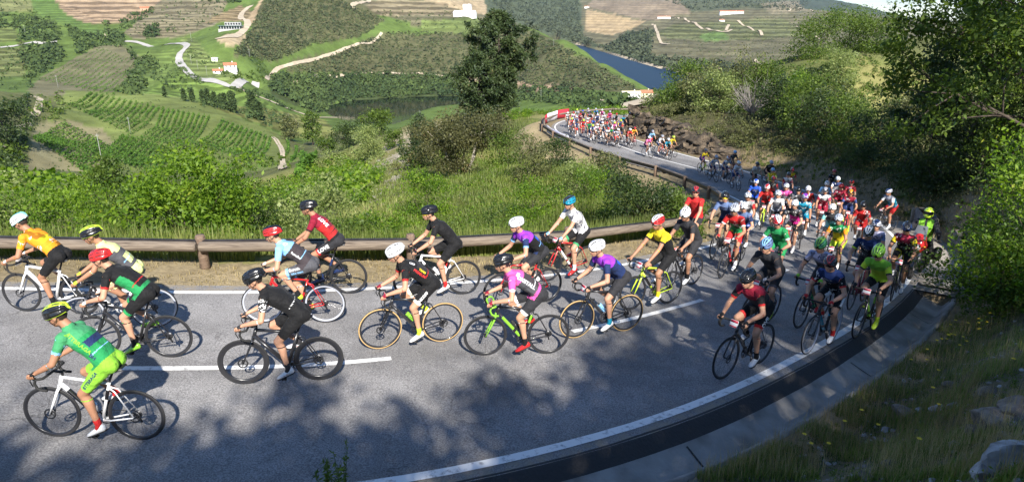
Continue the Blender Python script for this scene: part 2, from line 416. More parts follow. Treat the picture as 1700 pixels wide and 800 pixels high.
# ------------------------------------------------------------------ terrain grid (rings round the camera)
rr = [0.6]
while rr[-1] < 9000:
    r = rr[-1]
    k = 0.03 if r < 3 else 0.0105 if r < 16 else 0.013 if r < 90 else 0.0125 if r < 3000 else 0.04
    rr.append(r * (1 + k))
rr = np.array(rr)
azf = np.radians(np.linspace(-41, 43, 500)); azb = np.radians(np.linspace(43, 319, 92))[1:-1]
az = np.concatenate([azf, azb])
GX = rr[:, None] * np.sin(az)[None]; GY = rr[:, None] * np.cos(az)[None]
GZ = base_z(GX, GY)
GR = np.hypot(GX, GY)
GZ += fbm(GX / 2.2, GY / 2.2, 3, 3) * 0.14 * sstep(3, 8, GR) + fbm(GX / 14, GY / 14, 3, 9) * 0.9 * sstep(25, 90, GR)
GZ += fbm(GX / 90, GY / 90, 4, 17) * 15 * sstep(560, 1000, GR) + fbm(GX / 420, GY / 420, 3, 19) * 30 * sstep(1500, 3000, GR) * (1 - 0.75 * sstep(0.3, 0.45, np.arctan2(GX, GY)))
pp = np.stack([GX.ravel(), GY.ravel()], 1)
for poly, sl_ in ((POND, 0.32), (RIV, 0.30)):
    m = (GR.ravel() > 300) & (GR.ravel() < 6000)
    sd = np.full(len(pp), 1e9); sd[m] = sdist(pp[m], poly)
    z = GZ.ravel()
    inside = sd < 0
    z[inside] = np.minimum(z[inside], WATER - 0.4 + np.maximum(sd[inside] * 0.2, -6))
    zo = WATER + 0.6 + np.minimum(sd, 400) * 0.04
    if poly is POND:
        dep = (GY * CP - (GZ - CAMZ) * SP).ravel()
        cap = WATER + 1.0 + sd * (0.10 + 0.5 * sstep(540, 700, dep) + 0.5 * sstep(95, 190, -pp[:, 0])); wt = 1 - sstep(60, 150, sd)
        z = np.where(inside | (sd > 160), z, np.minimum(z, cap) * wt + z * (1 - wt))
    z[~inside] = np.where(sd[~inside] < 60, np.maximum(z[~inside], zo[~inside]), z[~inside])
    GZ = z.reshape(GX.shape)
# shape round the road
near = GR < 110
ji, jo = road_near(GX[near], GY[near])
zr = RC[ji, 2]; hw = HW[ji]; zt = GZ[near]
eL = -jo - hw; eR = jo - hw                       # metres beyond the left / right edge line
lim_u = (ji > 5) & (ji < RN - 5)
z = zt.copy()
wl = 1 - sstep(1.7, 4.5, eL); okL = (jo < 0)
z = np.where(okL, zr - 0.03 - np.maximum(eL - 0.4, 0) * 0.03 + (z - zr) * (1 - wl), z)
CUT0 = road_index(13.0, 45.0); CUT1 = road_index(10.2, 63.5)
wr = 1 - sstep(1.15, 2.4, eR)
z = np.where(~okL, (zr - 0.02) * wr + zt * (1 - wr), z)
GUT1 = road_index(8.2, 15.3)
gut = (ji < GUT1) & (~okL)
gd = sstep(0.18, 0.32, eR) * (1 - sstep(0.98, 1.10, eR)) * 0.75
z = np.where(gut, z - gd, z)
on = (eL < 0.15) & (eR < 0.22)
z = np.where(on, zr - 0.12 - 0.3 * (np.minimum(-eL, -eR + 0.22) > 0.5), z)
GZ[near] = z
EL = np.full(GX.shape, 99.0); EL[near] = np.where(jo < 0, eL, 99); ER = np.full(GX.shape, 99.0); ER[near] = np.where(jo >= 0, eR, 99)

# ------------------------------------------------------------------ land cover colours
P3 = np.stack([GX, GY, GZ], -1)
U, Vv, D = project(P3)
def inpoly(poly, u=U, v=Vv):
    ins = np.zeros(u.shape, bool); n = len(poly)
    for i in range(n):
        (ax, ay), (bx, by) = poly[i], poly[(i + 1) % n]
        if ay == by: continue
        c = (ay > v) != (by > v)
        ins ^= c & (u < (bx - ax) * (v - ay) / (by - ay) + ax)
    return ins
C = np.zeros(GX.shape + (3,)); TER = np.zeros(GX.shape)
n1 = fbm(GX / 9, GY / 9, 4, 31); n2 = fbm(GX / 60, GY / 60, 4, 41); n3 = fbm(GX / 1.3, GY / 1.3, 3, 51)
def cset(m, c, ter=0.0):
    C[m] = c; TER[m] = ter
G1 = (0.095, 0.125, 0.035); DRY = (0.25, 0.20, 0.12); SHR = (0.075, 0.085, 0.04)
cset(np.ones(GX.shape, bool), (0.12, 0.13, 0.05))
far = (D > 1000) | (GR > 1500)
cset(far, (0.150, 0.140, 0.080), 0.55)
cset((D > 420) & ~far, (0.105, 0.155, 0.038))
def field(poly, c, ter=0.0, d0=0, d1=1e9, soft=0.0):
    uu = U + fbm(GX / (GR * .03 + 1), GY / (GR * .03 + 1), 3, 77) * soft; vv = Vv + fbm(GX / (GR * .03 + 1), GY / (GR * .03 + 1), 3, 78) * soft
    cset(inpoly(poly, uu, vv) & (D > d0) & (D < d1), c, ter)
# across the river
field([(780, -60), (960, -60), (968, 60), (1000, 80), (960, 75), (880, 50), (800, 20)], (0.085, 0.105, 0.060), 0.3, 1400)
field([(972, 16), (1072, 36), (1050, 48), (1016, 59), (972, 52)], (0.40, 0.30, 0.17), 0.35, 1200)
field([(975, 12), (1000, -30), (1090, -30), (1148, 22), (1085, 34), (1060, 32)], (0.24, 0.19, 0.13), 0.4, 1200)
field([(1000, 82), (1040, 56), (1085, 50), (1078, 92), (1155, 125), (1120, 122)], (0.070, 0.095, 0.045), 0.2, 900)
field([(1090, -30), (1350, -30), (1330, 22), (1240, 14), (1150, 20)], (0.10, 0.115, 0.065), 0.3, 1400)
field([(1080, 60), (1120, 40), (1300, 30), (1340, 60), (1180, 70)], (0.135, 0.145, 0.065), 0.9, 900)
field([(1160, 60), (1200, 50), (1210, 66), (1170, 70)], (0.13, 0.20, 0.06), 0.4, 900)
field([(1260, 6), (1330, 0), (1350, 18), (1280, 24)], (0.23, 0.20, 0.13), 0.3, 1500)
field([(1290, -40), (1460, -40), (1520, 36), (1400, 20), (1340, 22)], (0.06, 0.08, 0.055), 0.1, 2600)
# left far country
field([(60, -60), (290, -60), (262, 12), (232, 33), (190, 40), (140, 38), (104, 28), (70, 10)], (0.34, 0.245, 0.155), 1.0, 500)
field([(35, -30), (75, -30), (105, 22), (150, 42), (175, 52), (172, 68), (150, 64), (100, 38), (60, 26)], (0.11, 0.175, 0.045), 0.5, 500)
field([(-300, -40), (40, -40), (55, 18), (30, 20), (-300, 20)], (0.19, 0.20, 0.08), 0.2, 500)
field([(205, 55), (280, -10), (390, -20), (360, 40), (300, 62), (225, 66)], (0.20, 0.175, 0.105), 0.8, 500)
field([(340, 40), (360, 25), (400, 10), (420, 20), (410, 34), (380, 36)], (0.26, 0.20, 0.11), 0.9, 600)
field([(-300, 45), (28, 45), (30, 70), (-300, 74)], (0.14, 0.17, 0.055), 0.9, 400)
field([(-300, 80), (36, 80), (46, 128), (-300, 130)], (0.15, 0.17, 0.06), 0.9, 400)
field([(46, 150), (66, 130), (112, 104), (160, 78), (200, 74), (218, 84), (250, 104), (222, 120), (206, 140), (190, 158), (60, 160)], (0.165, 0.155, 0.085), 0.0, 380)
field([(215, 86), (300, 85), (285, 120), (240, 150), (232, 162), (212, 150), (222, 122), (250, 104)], (0.15, 0.21, 0.055), 0.6, 380)
field([(232, 162), (300, 118), (400, 150), (470, 185), (535, 205), (560, 215), (500, 240), (420, 205), (330, 185)], (0.14, 0.205, 0.045), 0.9, 330)
field([(330, 175), (430, 178), (540, 200), (560, 222), (520, 238), (400, 195)], (0.19, 0.20, 0.06), 0.9, 380)
field([(300, 60), (325, 66), (345, 90), (420, 135), (370, 142), (325, 125), (305, 105)], (0.16, 0.20, 0.065), 0.8, 400)
field([(360, 66), (378, 56), (432, 60), (405, 72), (380, 78)], (0.42, 0.33, 0.20), 0.0, 400)
field([(408, 38), (432, 0), (455, -6), (430, 26), (418, 40)], (0.40, 0.30, 0.18), 0.0, 400)
field([(585, 20), (640, -6), (755, 6), (762, 28), (720, 26), (640, 27)], (0.24, 0.20, 0.12), 1.0, 700)
field([(660, -20), (800, -20), (810, 26), (762, 16), (700, -2)], (0.40, 0.31, 0.19), 0.2, 700)
field([(700, 34), (795, 28), (798, 56), (740, 56), (700, 50)], (0.15, 0.19, 0.06), 0.5, 700)
for poly in ([(388, 90), (410, 60), (440, -10), (560, -20), (640, 35), (600, 62), (520, 75), (455, 102), (430, 100)],
             [(480, 105), (560, 88), (640, 56), (700, 55), (800, 58), (860, 40), (980, 100), (1062, 150), (1020, 152), (900, 142), (700, 130), (560, 126), (470, 122)]):
    field(poly, (0.105, 0.105, 0.050), 0.1, 500, soft=8)
field([(450, 128), (960, 152), (960, 160), (770, 160), (560, 168), (530, 190), (450, 160)], (0.06, 0.08, 0.03), 0, 480)
field([(740, 120), (960, 148), (950, 160), (770, 134)], (0.34, 0.24, 0.16), 0, 600, soft=6)
# knoll and left banks
field([(110, 150), (300, 158), (460, 220), (500, 262), (450, 300), (200, 300), (60, 290), (60, 230)], (0.165, 0.20, 0.058), 0.0, 180, 460)
field([(60, 205), (110, 200), (170, 215), (200, 250), (170, 300), (40, 300)], (0.24, 0.215, 0.115), 0.0, 180, 420)
# near slopes
nr = (GR < 110)
cset(nr, (0.14, 0.155, 0.05))
field([(560, 330), (600, 290), (640, 240), (690, 215), (735, 205), (720, 240), (700, 290), (650, 340)], (0.34, 0.29, 0.20), 0, 30, 110, soft=14)
cset(nr & (n1 > 0.1) & (D > 12), (0.20, 0.19, 0.07))
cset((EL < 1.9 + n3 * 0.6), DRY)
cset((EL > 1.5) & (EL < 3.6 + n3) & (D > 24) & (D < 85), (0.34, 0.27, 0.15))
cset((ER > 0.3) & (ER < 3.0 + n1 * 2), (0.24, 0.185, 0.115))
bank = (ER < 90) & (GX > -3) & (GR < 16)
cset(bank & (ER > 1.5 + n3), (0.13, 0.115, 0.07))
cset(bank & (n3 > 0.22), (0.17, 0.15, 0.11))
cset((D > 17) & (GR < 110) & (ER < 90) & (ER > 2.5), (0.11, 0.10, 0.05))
vr = np.clip(1 + 0.38 * n1 + 0.28 * n2 + 0.22 * n3 * (GR < 60), 0.45, 1.7)
C *= vr[..., None]
nR, nA = GX.shape
idx = np.arange(nR * nA).reshape(nR, nA)
a_ = idx[:-1, :]; b_ = np.roll(idx, -1, 1)[:-1, :]; c_ = np.roll(idx, -1, 1)[1:, :]; d_ = idx[1:, :]
FQ = np.stack([a_, d_, c_, b_], -1).reshape(-1, 4)
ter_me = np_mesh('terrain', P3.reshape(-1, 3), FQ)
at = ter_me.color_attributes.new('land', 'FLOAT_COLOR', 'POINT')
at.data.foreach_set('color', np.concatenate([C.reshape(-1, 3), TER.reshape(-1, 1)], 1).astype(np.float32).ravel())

def terrain_mat():
    m = bpy.data.materials.new('land'); m.use_nodes = True; nt = m.node_tree; N = nt.nodes; L = nt.links
    b = N['Principled BSDF']; b.inputs['Roughness'].default_value = 0.95; b.inputs['Specular IOR Level'].default_value = 0.1
    ca = N.new('ShaderNodeVertexColor'); ca.layer_name = 'land'
    geo = N.new('ShaderNodeNewGeometry'); sx = N.new('ShaderNodeSeparateXYZ'); L.new(geo.outputs['Position'], sx.inputs[0])
    n0 = N.new('ShaderNodeTexNoise'); n0.inputs['Scale'].default_value = 0.02; n0.inputs['Detail'].default_value = 6
    L.new(geo.outputs['Position'], n0.inputs['Vector'])
    ma = N.new('ShaderNodeMath'); ma.operation = 'MULTIPLY_ADD'; ma.inputs[1].default_value = 7.0
    L.new(n0.outputs[0], ma.inputs[0]); L.new(sx.outputs['Z'], ma.inputs[2])
    mu = N.new('ShaderNodeMath'); mu.operation = 'MULTIPLY'; mu.inputs[1].default_value = 2 * math.pi / 2.9; L.new(ma.outputs[0], mu.inputs[0])
    # the vineyards across the river are laid out in broader steps
    fy = N.new('ShaderNodeMath'); fy.operation = 'GREATER_THAN'; fy.inputs[1].default_value = 1000; L.new(sx.outputs['Y'], fy.inputs[0])
    fm = N.new('ShaderNodeMath'); fm.operation = 'MULTIPLY_ADD'; fm.inputs[1].default_value = -0.62; fm.inputs[2].default_value = 1.0; L.new(fy.outputs[0], fm.inputs[0])
    m9 = N.new('ShaderNodeMath'); m9.operation = 'MULTIPLY'; L.new(mu.outputs[0], m9.inputs[0]); L.new(fm.outputs[0], m9.inputs[1])
    sn = N.new('ShaderNodeMath'); sn.operation = 'SINE'; L.new(m9.outputs[0], sn.inputs[0])
    rp = N.new('ShaderNodeValToRGB'); rp.color_ramp.elements[0].position = 0.35; rp.color_ramp.elements[1].position = 0.75
    s2 = N.new('ShaderNodeMath'); s2.operation = 'MULTIPLY_ADD'; s2.inputs[1].default_value = 0.5; s2.inputs[2].default_value = 0.5
    L.new(sn.outputs[0], s2.inputs[0]); L.new(s2.outputs[0], rp.inputs[0])
    # terrace bank colour: darker green rows / paler soil
    mr = N.new('ShaderNodeMapRange'); mr.inputs['To Min'].default_value = 0.55; mr.inputs['To Max'].default_value = 1.15
    L.new(rp.outputs[0], mr.inputs['Value'])
    mxv = N.new('ShaderNodeMix'); mxv.data_type = 'FLOAT'; mxv.inputs[2].default_value = 1.0
    L.new(ca.outputs['Alpha'], mxv.inputs[0]); L.new(mr.outputs[0], mxv.inputs[3])
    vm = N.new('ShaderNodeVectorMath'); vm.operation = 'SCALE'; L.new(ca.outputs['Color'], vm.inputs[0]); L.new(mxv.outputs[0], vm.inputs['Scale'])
    # fine mottling at three sizes
    def nz(sc, lo, hi, det=5, r=0.65):
        n = N.new('ShaderNodeTexNoise'); n.inputs['Scale'].default_value = sc; n.inputs['Detail'].default_value = det; n.inputs['Roughness'].default_value = r
        L.new(geo.outputs['Position'], n.inputs['Vector'])
        q = N.new('ShaderNodeMapRange'); q.inputs['From Min'].default_value = 0.3; q.inputs['From Max'].default_value = 0.7
        q.inputs['To Min'].default_value = lo; q.inputs['To Max'].default_value = hi; L.new(n.outputs[0], q.inputs['Value']); return q.outputs[0]
    a = nz(0.10, 0.72, 1.25, 8, 0.75); c = nz(6.0, 0.7, 1.28, 6)
    mm = N.new('ShaderNodeMath'); mm.operation = 'MULTIPLY'; L.new(a, mm.inputs[0]); L.new(c, mm.inputs[1])
    v2 = N.new('ShaderNodeVectorMath'); v2.operation = 'SCALE'; L.new(vm.outputs[0], v2.inputs[0]); L.new(mm.outputs[0], v2.inputs['Scale'])
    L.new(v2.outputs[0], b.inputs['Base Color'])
    bp = N.new('ShaderNodeBump'); bp.inputs['Strength'].default_value = 0.6; bp.inputs['Distance'].default_value = 0.05
    nb = N.new('ShaderNodeTexNoise'); nb.inputs['Scale'].default_value = 14; nb.inputs['Detail'].default_value = 6; L.new(geo.outputs['Position'], nb.inputs['Vector'])
    L.new(nb.outputs[0], bp.inputs['Height']); L.new(bp.outputs[0], b.inputs['Normal'])
    return m
terrain = mobj('terrain', ter_me, [terrain_mat()])
tag(terrain, 'grassy valley slopes with terraced vineyards and scrub', None, None, 'structure')

# fast height lookup on the grid mesh
BV = BVHTree.FromPolygons([tuple(p) for p in P3.reshape(-1, 3).tolist()], FQ.tolist())
EYE = Vector((0, 0, CAMZ))
def ray(px, py, tree=None):
    v = at_depth(px, py, 1.0) - np.array((0, 0, CAMZ))
    h = (tree or BV).ray_cast(EYE, Vector(v).normalized(), 20000)
    return None if h[0] is None else np.array(h[0])
def ground(x, y):
    h = BV.ray_cast(Vector((x, y, 900)), Vector((0, 0, -1)), 3000)
    return h[0].z if h[0] is not None else 0.0
def road_z(x, y):
    i = road_index(x, y); return RC[i, 2]
def on_road(px, py):
    H = 6.0
    for _ in range(30):
        p = un(px, py, H); H = 0.5 * H + 0.5 * (CAMZ - road_z(p[0], p[1]))
    p[2] = road_z(p[0], p[1]); return p

# water
def water_mat(nm, col, bump, rough, spec):
    m = bpy.data.materials.new(nm); m.use_nodes = True; nt = m.node_tree; b = nt.nodes['Principled BSDF']
    b.inputs['Base Color'].default_value = (*col, 1); b.inputs['Roughness'].default_value = rough; b.inputs['Specular IOR Level'].default_value = spec
    b.inputs['IOR'].default_value = 1.33
    g = nt.nodes.new('ShaderNodeNewGeometry'); n = nt.nodes.new('ShaderNodeTexNoise'); n.inputs['Scale'].default_value = 0.25; n.inputs['Detail'].default_value = 5
    bp = nt.nodes.new('ShaderNodeBump'); bp.inputs['Strength'].default_value = bump; bp.inputs['Distance'].default_value = 0.3
    nt.links.new(g.outputs['Position'], n.inputs['Vector']); nt.links.new(n.outputs[0], bp.inputs['Height']); nt.links.new(bp.outputs[0], b.inputs['Normal'])
    return m
WM = water_mat('river_water', (0.010, 0.026, 0.048), 0.3, 0.4, 0.06); WP = water_mat('pool_water', (0.008, 0.014, 0.010), 0.03, 0.05, 0.4)
def sheet(name, poly, z, grow, m):
    c = poly.mean(0); V = []
    for p in poly:
        d = p - c; V.append((*(p + d / np.linalg.norm(d) * grow), z))
    mb = MB(); mb.add(V, [tuple(range(len(V)))]); o = mb.build(name, m, smooth=False); return o
tag(sheet('river', RIV, WATER, 12, WM), 'wide dark blue river bending behind the central hill', None, None, 'structure')
tag(sheet('pond', POND, WATER, 8, WP), 'dark green pool of still water below the wooded hill', None, None, 'structure')
# ------------------------------------------------------------------ road, markings, drain
def asphalt():
    m = bpy.data.materials.new('asphalt'); m.use_nodes = True; nt = m.node_tree; N = nt.nodes; L = nt.links
    b = N['Principled BSDF']; b.inputs['Roughness'].default_value = 0.82; b.inputs['Specular IOR Level'].default_value = 0.35
    g = N.new('ShaderNodeNewGeometry')
    def nz(sc, det, lo, hi, a=0.35, c=0.65):
        n = N.new('ShaderNodeTexNoise'); n.inputs['Scale'].default_value = sc; n.inputs['Detail'].default_value = det
        L.new(g.outputs['Position'], n.inputs['Vector']); q = N.new('ShaderNodeMapRange')
        q.inputs['From Min'].default_value = a; q.inputs['From Max'].default_value = c; q.inputs['To Min'].default_value = lo; q.inputs['To Max'].default_value = hi
        L.new(n.outputs[0], q.inputs['Value']); return q.outputs[0], n
    v1, _ = nz(0.35, 5, 0.80, 1.18); v2, n2 = nz(55, 3, 0.62, 1.45); v3, _ = nz(3.0, 6, 0.9, 1.1)
    m1 = N.new('ShaderNodeMath'); m1.operation = 'MULTIPLY'; L.new(v1, m1.inputs[0]); L.new(v2, m1.inputs[1])
    m2 = N.new('ShaderNodeMath'); m2.operation = 'MULTIPLY'; L.new(m1.outputs[0], m2.inputs[0]); L.new(v3, m2.inputs[1])
    vm = N.new('ShaderNodeVectorMath'); vm.operation = 'SCALE'; vm.inputs[0].default_value = (0.212, 0.204, 0.198); L.new(m2.outputs[0], vm.inputs['Scale'])
    # fine cracks, tar-sealed joints and darker mended patches
    vo = N.new('ShaderNodeTexVoronoi'); vo.feature = 'DISTANCE_TO_EDGE'; vo.inputs['Scale'].default_value = 0.55
    dn = N.new('ShaderNodeTexNoise'); dn.inputs['Scale'].default_value = 2.2; dn.inputs['Detail'].default_value = 6; L.new(g.outputs['Position'], dn.inputs['Vector'])
    av = N.new('ShaderNodeVectorMath'); av.operation = 'SCALE'; av.inputs['Scale'].default_value = 1.1; L.new(dn.outputs['Color'], av.inputs[0])
    ad = N.new('ShaderNodeVectorMath'); ad.operation = 'ADD'; L.new(g.outputs['Position'], ad.inputs[0]); L.new(av.outputs[0], ad.inputs[1]); L.new(ad.outputs[0], vo.inputs['Vector'])
    ck = N.new('ShaderNodeMapRange'); ck.inputs['From Min'].default_value = 0.0; ck.inputs['From Max'].default_value = 0.014; ck.inputs['To Min'].default_value = 0.55; ck.inputs['To Max'].default_value = 1.0; L.new(vo.outputs['Distance'], ck.inputs['Value'])
    c3, _ = nz(0.9, 3, 0, 1, 0.5, 0.62); ml = N.new('ShaderNodeMix'); ml.data_type = 'FLOAT'; ml.inputs[2].default_value = 1.0; L.new(c3, ml.inputs[0]); L.new(ck.outputs[0], ml.inputs[3])
    vm2 = N.new('ShaderNodeVectorMath'); vm2.operation = 'SCALE'; L.new(vm.outputs[0], vm2.inputs[0]); L.new(ml.outputs[0], vm2.inputs['Scale'])
    # wheel tracks polished paler, dust and grit gathered along the edges
    at_ = N.new('ShaderNodeAttribute'); at_.attribute_name = 'lane'
    ab = N.new('ShaderNodeMath'); ab.operation = 'ABSOLUTE'; L.new(at_.outputs['Fac'], ab.inputs[0])
    ms = N.new('ShaderNodeMath'); ms.operation = 'MULTIPLY'; ms.inputs[1].default_value = 4 * math.pi; L.new(ab.outputs[0], ms.inputs[0]); cs_ = N.new('ShaderNodeMath'); cs_.operation = 'COSINE'; L.new(ms.outputs[0], cs_.inputs[0])
    tr = N.new('ShaderNodeMath'); tr.operation = 'MULTIPLY_ADD'; tr.inputs[1].default_value = -0.07; tr.inputs[2].default_value = 1.0; L.new(cs_.outputs[0], tr.inputs[0])
    vm3 = N.new('ShaderNodeVectorMath'); vm3.operation = 'SCALE'; L.new(vm2.outputs[0], vm3.inputs[0]); L.new(tr.outputs[0], vm3.inputs['Scale'])
    gr = N.new('ShaderNodeMapRange'); gr.inputs['From Min'].default_value = 0.93; gr.inputs['From Max'].default_value = 1.1; L.new(ab.outputs[0], gr.inputs['Value'])
    c4, _ = nz(7.0, 6, 0, 1, 0.42, 0.6); gm = N.new('ShaderNodeMath'); gm.operation = 'MULTIPLY'; L.new(gr.outputs[0], gm.inputs[0]); L.new(c4, gm.inputs[1])
    dm = N.new('ShaderNodeMix'); dm.data_type = 'RGBA'; L.new(gm.outputs[0], dm.inputs[0]); L.new(vm3.outputs[0], dm.inputs[6]); dm.inputs[7].default_value = (0.26, 0.22, 0.16, 1)
    L.new(dm.outputs[2], b.inputs['Base Color'])
    bp = N.new('ShaderNodeBump'); bp.inputs['Strength'].default_value = 0.35; bp.inputs['Distance'].default_value = 0.006
    L.new(n2.outputs[0], bp.inputs['Height']); L.new(bp.outputs[0], b.inputs['Normal'])
    return m
ASP = asphalt()
def paint_mat():
    m = bpy.data.materials.new('road_paint'); m.use_nodes = True; nt = m.node_tree; N = nt.nodes; L = nt.links
    b = N['Principled BSDF']; b.inputs['Roughness'].default_value = 0.7
    g = N.new('ShaderNodeNewGeometry'); n = N.new('ShaderNodeTexNoise'); n.inputs['Scale'].default_value = 9; n.inputs['Detail'].default_value = 8; n.inputs['Roughness'].default_value = 0.7
    L.new(g.outputs['Position'], n.inputs['Vector']); r = N.new('ShaderNodeValToRGB')
    r.color_ramp.elements[0].position = 0.34; r.color_ramp.elements[1].position = 0.47
    r.color_ramp.elements[0].color = (0.33, 0.32, 0.31, 1); r.color_ramp.elements[1].color = (0.80, 0.79, 0.76, 1)
    L.new(n.outputs[0], r.inputs[0]); L.new(r.outputs[0], b.inputs['Base Color'])
    return m
PAINT = paint_mat()
# roadway: cross profile from left shoulder to right shoulder
I = np.arange(0, RN - 1, 0.5)
cols = []
for side, o in ((-1, 0.32), (-1, 0.0)): cols.append(road_pt(I, o, side))
for f in (-0.5, 0.0, 0.5):
    hw_ = np.interp(I, np.arange(RN), HW); cols.append(road_pt(I, f * hw_, 0, 0.0))
for o in (0.0, 0.24): cols.append(road_pt(I, o, 1))
V = np.stack(cols, 1); n, k = V.shape[:2]
F = np.array([(a * k + b, a * k + b + 1, (a + 1) * k + b + 1, (a + 1) * k + b) for a in range(n - 1) for b in range(k - 1)])[:, ::-1]
rm_ = np_mesh('road', V.reshape(-1, 3), F); la = rm_.attributes.new('lane', 'FLOAT', 'POINT'); la.data.foreach_set('value', np.tile(np.array([-1.13, -1, -.5, 0, .5, 1, 1.09], np.float32), n))
tag(mobj('road', rm_, [ASP]), 'grey asphalt mountain road bending round the slope', kind='structure')
def marking(name, i0, i1, lo, hi, side):
    I = np.arange(i0, i1, 0.5)
    j = 0.006 * (vnoise(I * 3, I * 0, 8) - .5)
    V = np.stack([road_pt(I, lo + j, side, 0.006), road_pt(I, hi + j, side, 0.006)], 1)
    F = np.array([(a * 2, a * 2 + 1, (a + 1) * 2 + 1, (a + 1) * 2) for a in range(len(I) - 1)])
    if side >= 0: F = F[:, ::-1]
    F = F[:, ::-1] if side < 0 and False else F
    return tag(mobj(name, np_mesh(name, V.reshape(-1, 3), F), [PAINT]), kind='structure')
marking('road_marking', 0, RN - 3, -0.06, 0.06, -1)
marking('road_marking', 0, RN - 3, -0.06, 0.07, 1)
# centre dashes: (world x, y) along the centre line, from the photo
def cidx(px, py):
    p = on_road(px, py); return road_index(p[0], p[1])
dash = [(0, cidx(-200, 628)), (cidx(175, 626), cidx(650, 596)), (cidx(935, 556), cidx(1190, 505)), (cidx(1268, 480), cidx(1345, 452))]
e = dash[-1][1] + 7
while e < cidx(1238, 287) - 12: dash.append((e, e + 8)); e += 17
dash.append((cidx(1245, 290), cidx(968, 222)))
for a, b in dash: marking('road_marking', a, b, -0.055, 0.055, 0)

CONC = mat('concrete', (0.34, 0.325, 0.30), 0.9, col2=(.17, .16, .14), scale=2.2, bump=0.6, bscale=25, coords='Object')
DARKEDGE = mat('asphalt_edge', (0.045, 0.043, 0.042), 0.9, bump=1.0, bscale=30)
tag(sweep('asphalt_edge', 20, GUT1, [(0.20, 0.004), (0.26, -0.004), (0.35, -0.09), (0.47, -0.15)], 1, DARKEDGE, 0.25, jit=0.015), kind='structure')
gx = [(0.45, -0.115), (0.50, -0.14), (0.78, -0.24), (0.83, -0.25), (0.87, -0.22), (1.00, -0.03), (1.07, 0.00), (1.11, -0.12)]
tag(sweep('drainage_channel', 20, GUT1 - 0.5, gx, 1, CONC, 0.5, jit=0.012), 'cracked concrete drain beside the road', kind='structure')
# slab joints across the drain
mb = MB()
for q in np.arange(30, GUT1 - 1, 9.0):
    for (o1, z1), (o2, z2) in zip(gx[1:5], gx[2:6]):
        a = road_pt(np.array([q]), o1, 1, z1 + 0.004)[0]; b = road_pt(np.array([q]), o2, 1, z2 + 0.004)[0]
        c = road_pt(np.array([q + 0.06]), o2, 1, z2 + 0.004)[0]; d = road_pt(np.array([q + 0.06]), o1, 1, z1 + 0.004)[0]
        mb.add([a, b, c, d], [(3, 2, 1, 0)])
tag(mb.build('channel_joints', DARKEDGE), kind='structure')
# concrete apron and pipe mouth at the end of the drain
APR = mat('dusty_concrete', (0.34, 0.30, 0.25), 0.95, var=0.3, scale=2.5, bump=0.5, bscale=18)
def sweep_w(name, i0, i1, w0, w1, m, dz0=0.01, dz1=0.0):
    I = np.arange(i0, i1, 0.5); t = (I - i0) / (i1 - i0)
    w = w0 + (w1 - w0) * np.sin(np.pi * np.clip(t, 0, 1)) ** 0.6 + 0.12 * (vnoise(I * 1.1, I * 0, 21) - .5)
    V = np.stack([road_pt(I, 0.20, 1, 0.008), road_pt(I, 0.36 + w * 0.5, 1, 0.03), road_pt(I, 0.36 + w, 1, 0.02), road_pt(I, 0.40 + w, 1, -0.2)], 1)
    k = 4; F = np.array([(a * k + b, a * k + b + 1, (a + 1) * k + b + 1, (a + 1) * k + b) for a in range(len(I) - 1) for b in range(k - 1)])[:, ::-1]
    return mobj(name, np_mesh(name, V.reshape(-1, 3), F), [m])
tag(sweep_w('concrete_apron', GUT1 - 0.6, road_index(14.6, 26.0), 0.75, 1.35, APR), 'dusty pale concrete apron on the outside of the bend', kind='structure')
HOLE = mat('hole_black', (0.01, 0.01, 0.01), 1.0)
def pipe_mouth():
    p = road_pt(np.array([GUT1 - 0.3]), 0.88, 1)[0]; t = TG[GUT1]
    r = empty('drain_pipe', (p[0], p[1], p[2] - 0.22), (0, 0, math.atan2(t[1], t[0])))
    tag(r, 'dark mouth of a concrete drain pipe at the upper end of the roadside channel', 'drain pipe')
    mb = MB()
    for (r0, x0, r1, x1) in ((0.30, -0.05, 0.30, 0.9), (0.24, -0.05, 0.24, 0.9)):
        mb.tube([(x0, 0, 0), (x1, 0, 0)], r0, 20, caps=False)
    n = 20
    V = [(-0.05, math.cos(2 * math.pi * k / n) * q, math.sin(2 * math.pi * k / n) * q) for q in (0.30, 0.24) for k in range(n)]
    mb.add(V, [(k, (k + 1) % n, n + (k + 1) % n, n + k) for k in range(n)])
    mb.build('pipe_wall', CONC, r)
    mb = MB(); mb.tube([(0.10, 0, 0), (0.12, 0, 0)], 0.235, 20); mb.build('pipe_throat', HOLE, r)
    mb = MB(); mb.box((0.12, 0, 0.27), (0.30, 1.25, 0.10), bev=0.02); mb.box((0.12, 0.52, -0.05), (0.28, 0.16, 0.6), bev=0.02); mb.box((0.12, -0.52, -0.05), (0.28, 0.16, 0.6), bev=0.02)
    mb.build('head_wall', CONC, r)
pipe_mouth()
def headwall(i, off, size, label, z=0.0, tilt=0.0):
    p = road_pt(np.array([float(i)]), off, 1)[0]; t = TG[int(i)]
    o = empty('concrete_kerb_block', (p[0], p[1], p[2] + z), (0, tilt, math.atan2(t[1], t[0])))
    mb = MB(); mb.box((0, 0, size[2] / 2 - 0.15), size, bev=0.05); mb.build('block', mat('old_concrete', (0.16, 0.15, 0.14), 0.95, var=0.4, scale=4, bump=0.9, bscale=12), o)
    mb = MB(); mb.box((size[0] * 0.5 + 0.16, 0, size[2] / 2 - 0.18), (0.30, size[1] * 1.25, size[2] * 0.9), bev=0.06); mb.build('end_stone', mat('rough_stone', (0.20, 0.17, 0.13), 0.95, var=0.4, scale=6, bump=1.0, bscale=9), o)
    tag(o, label, 'kerb block')
ib = cidx(1508, 440)
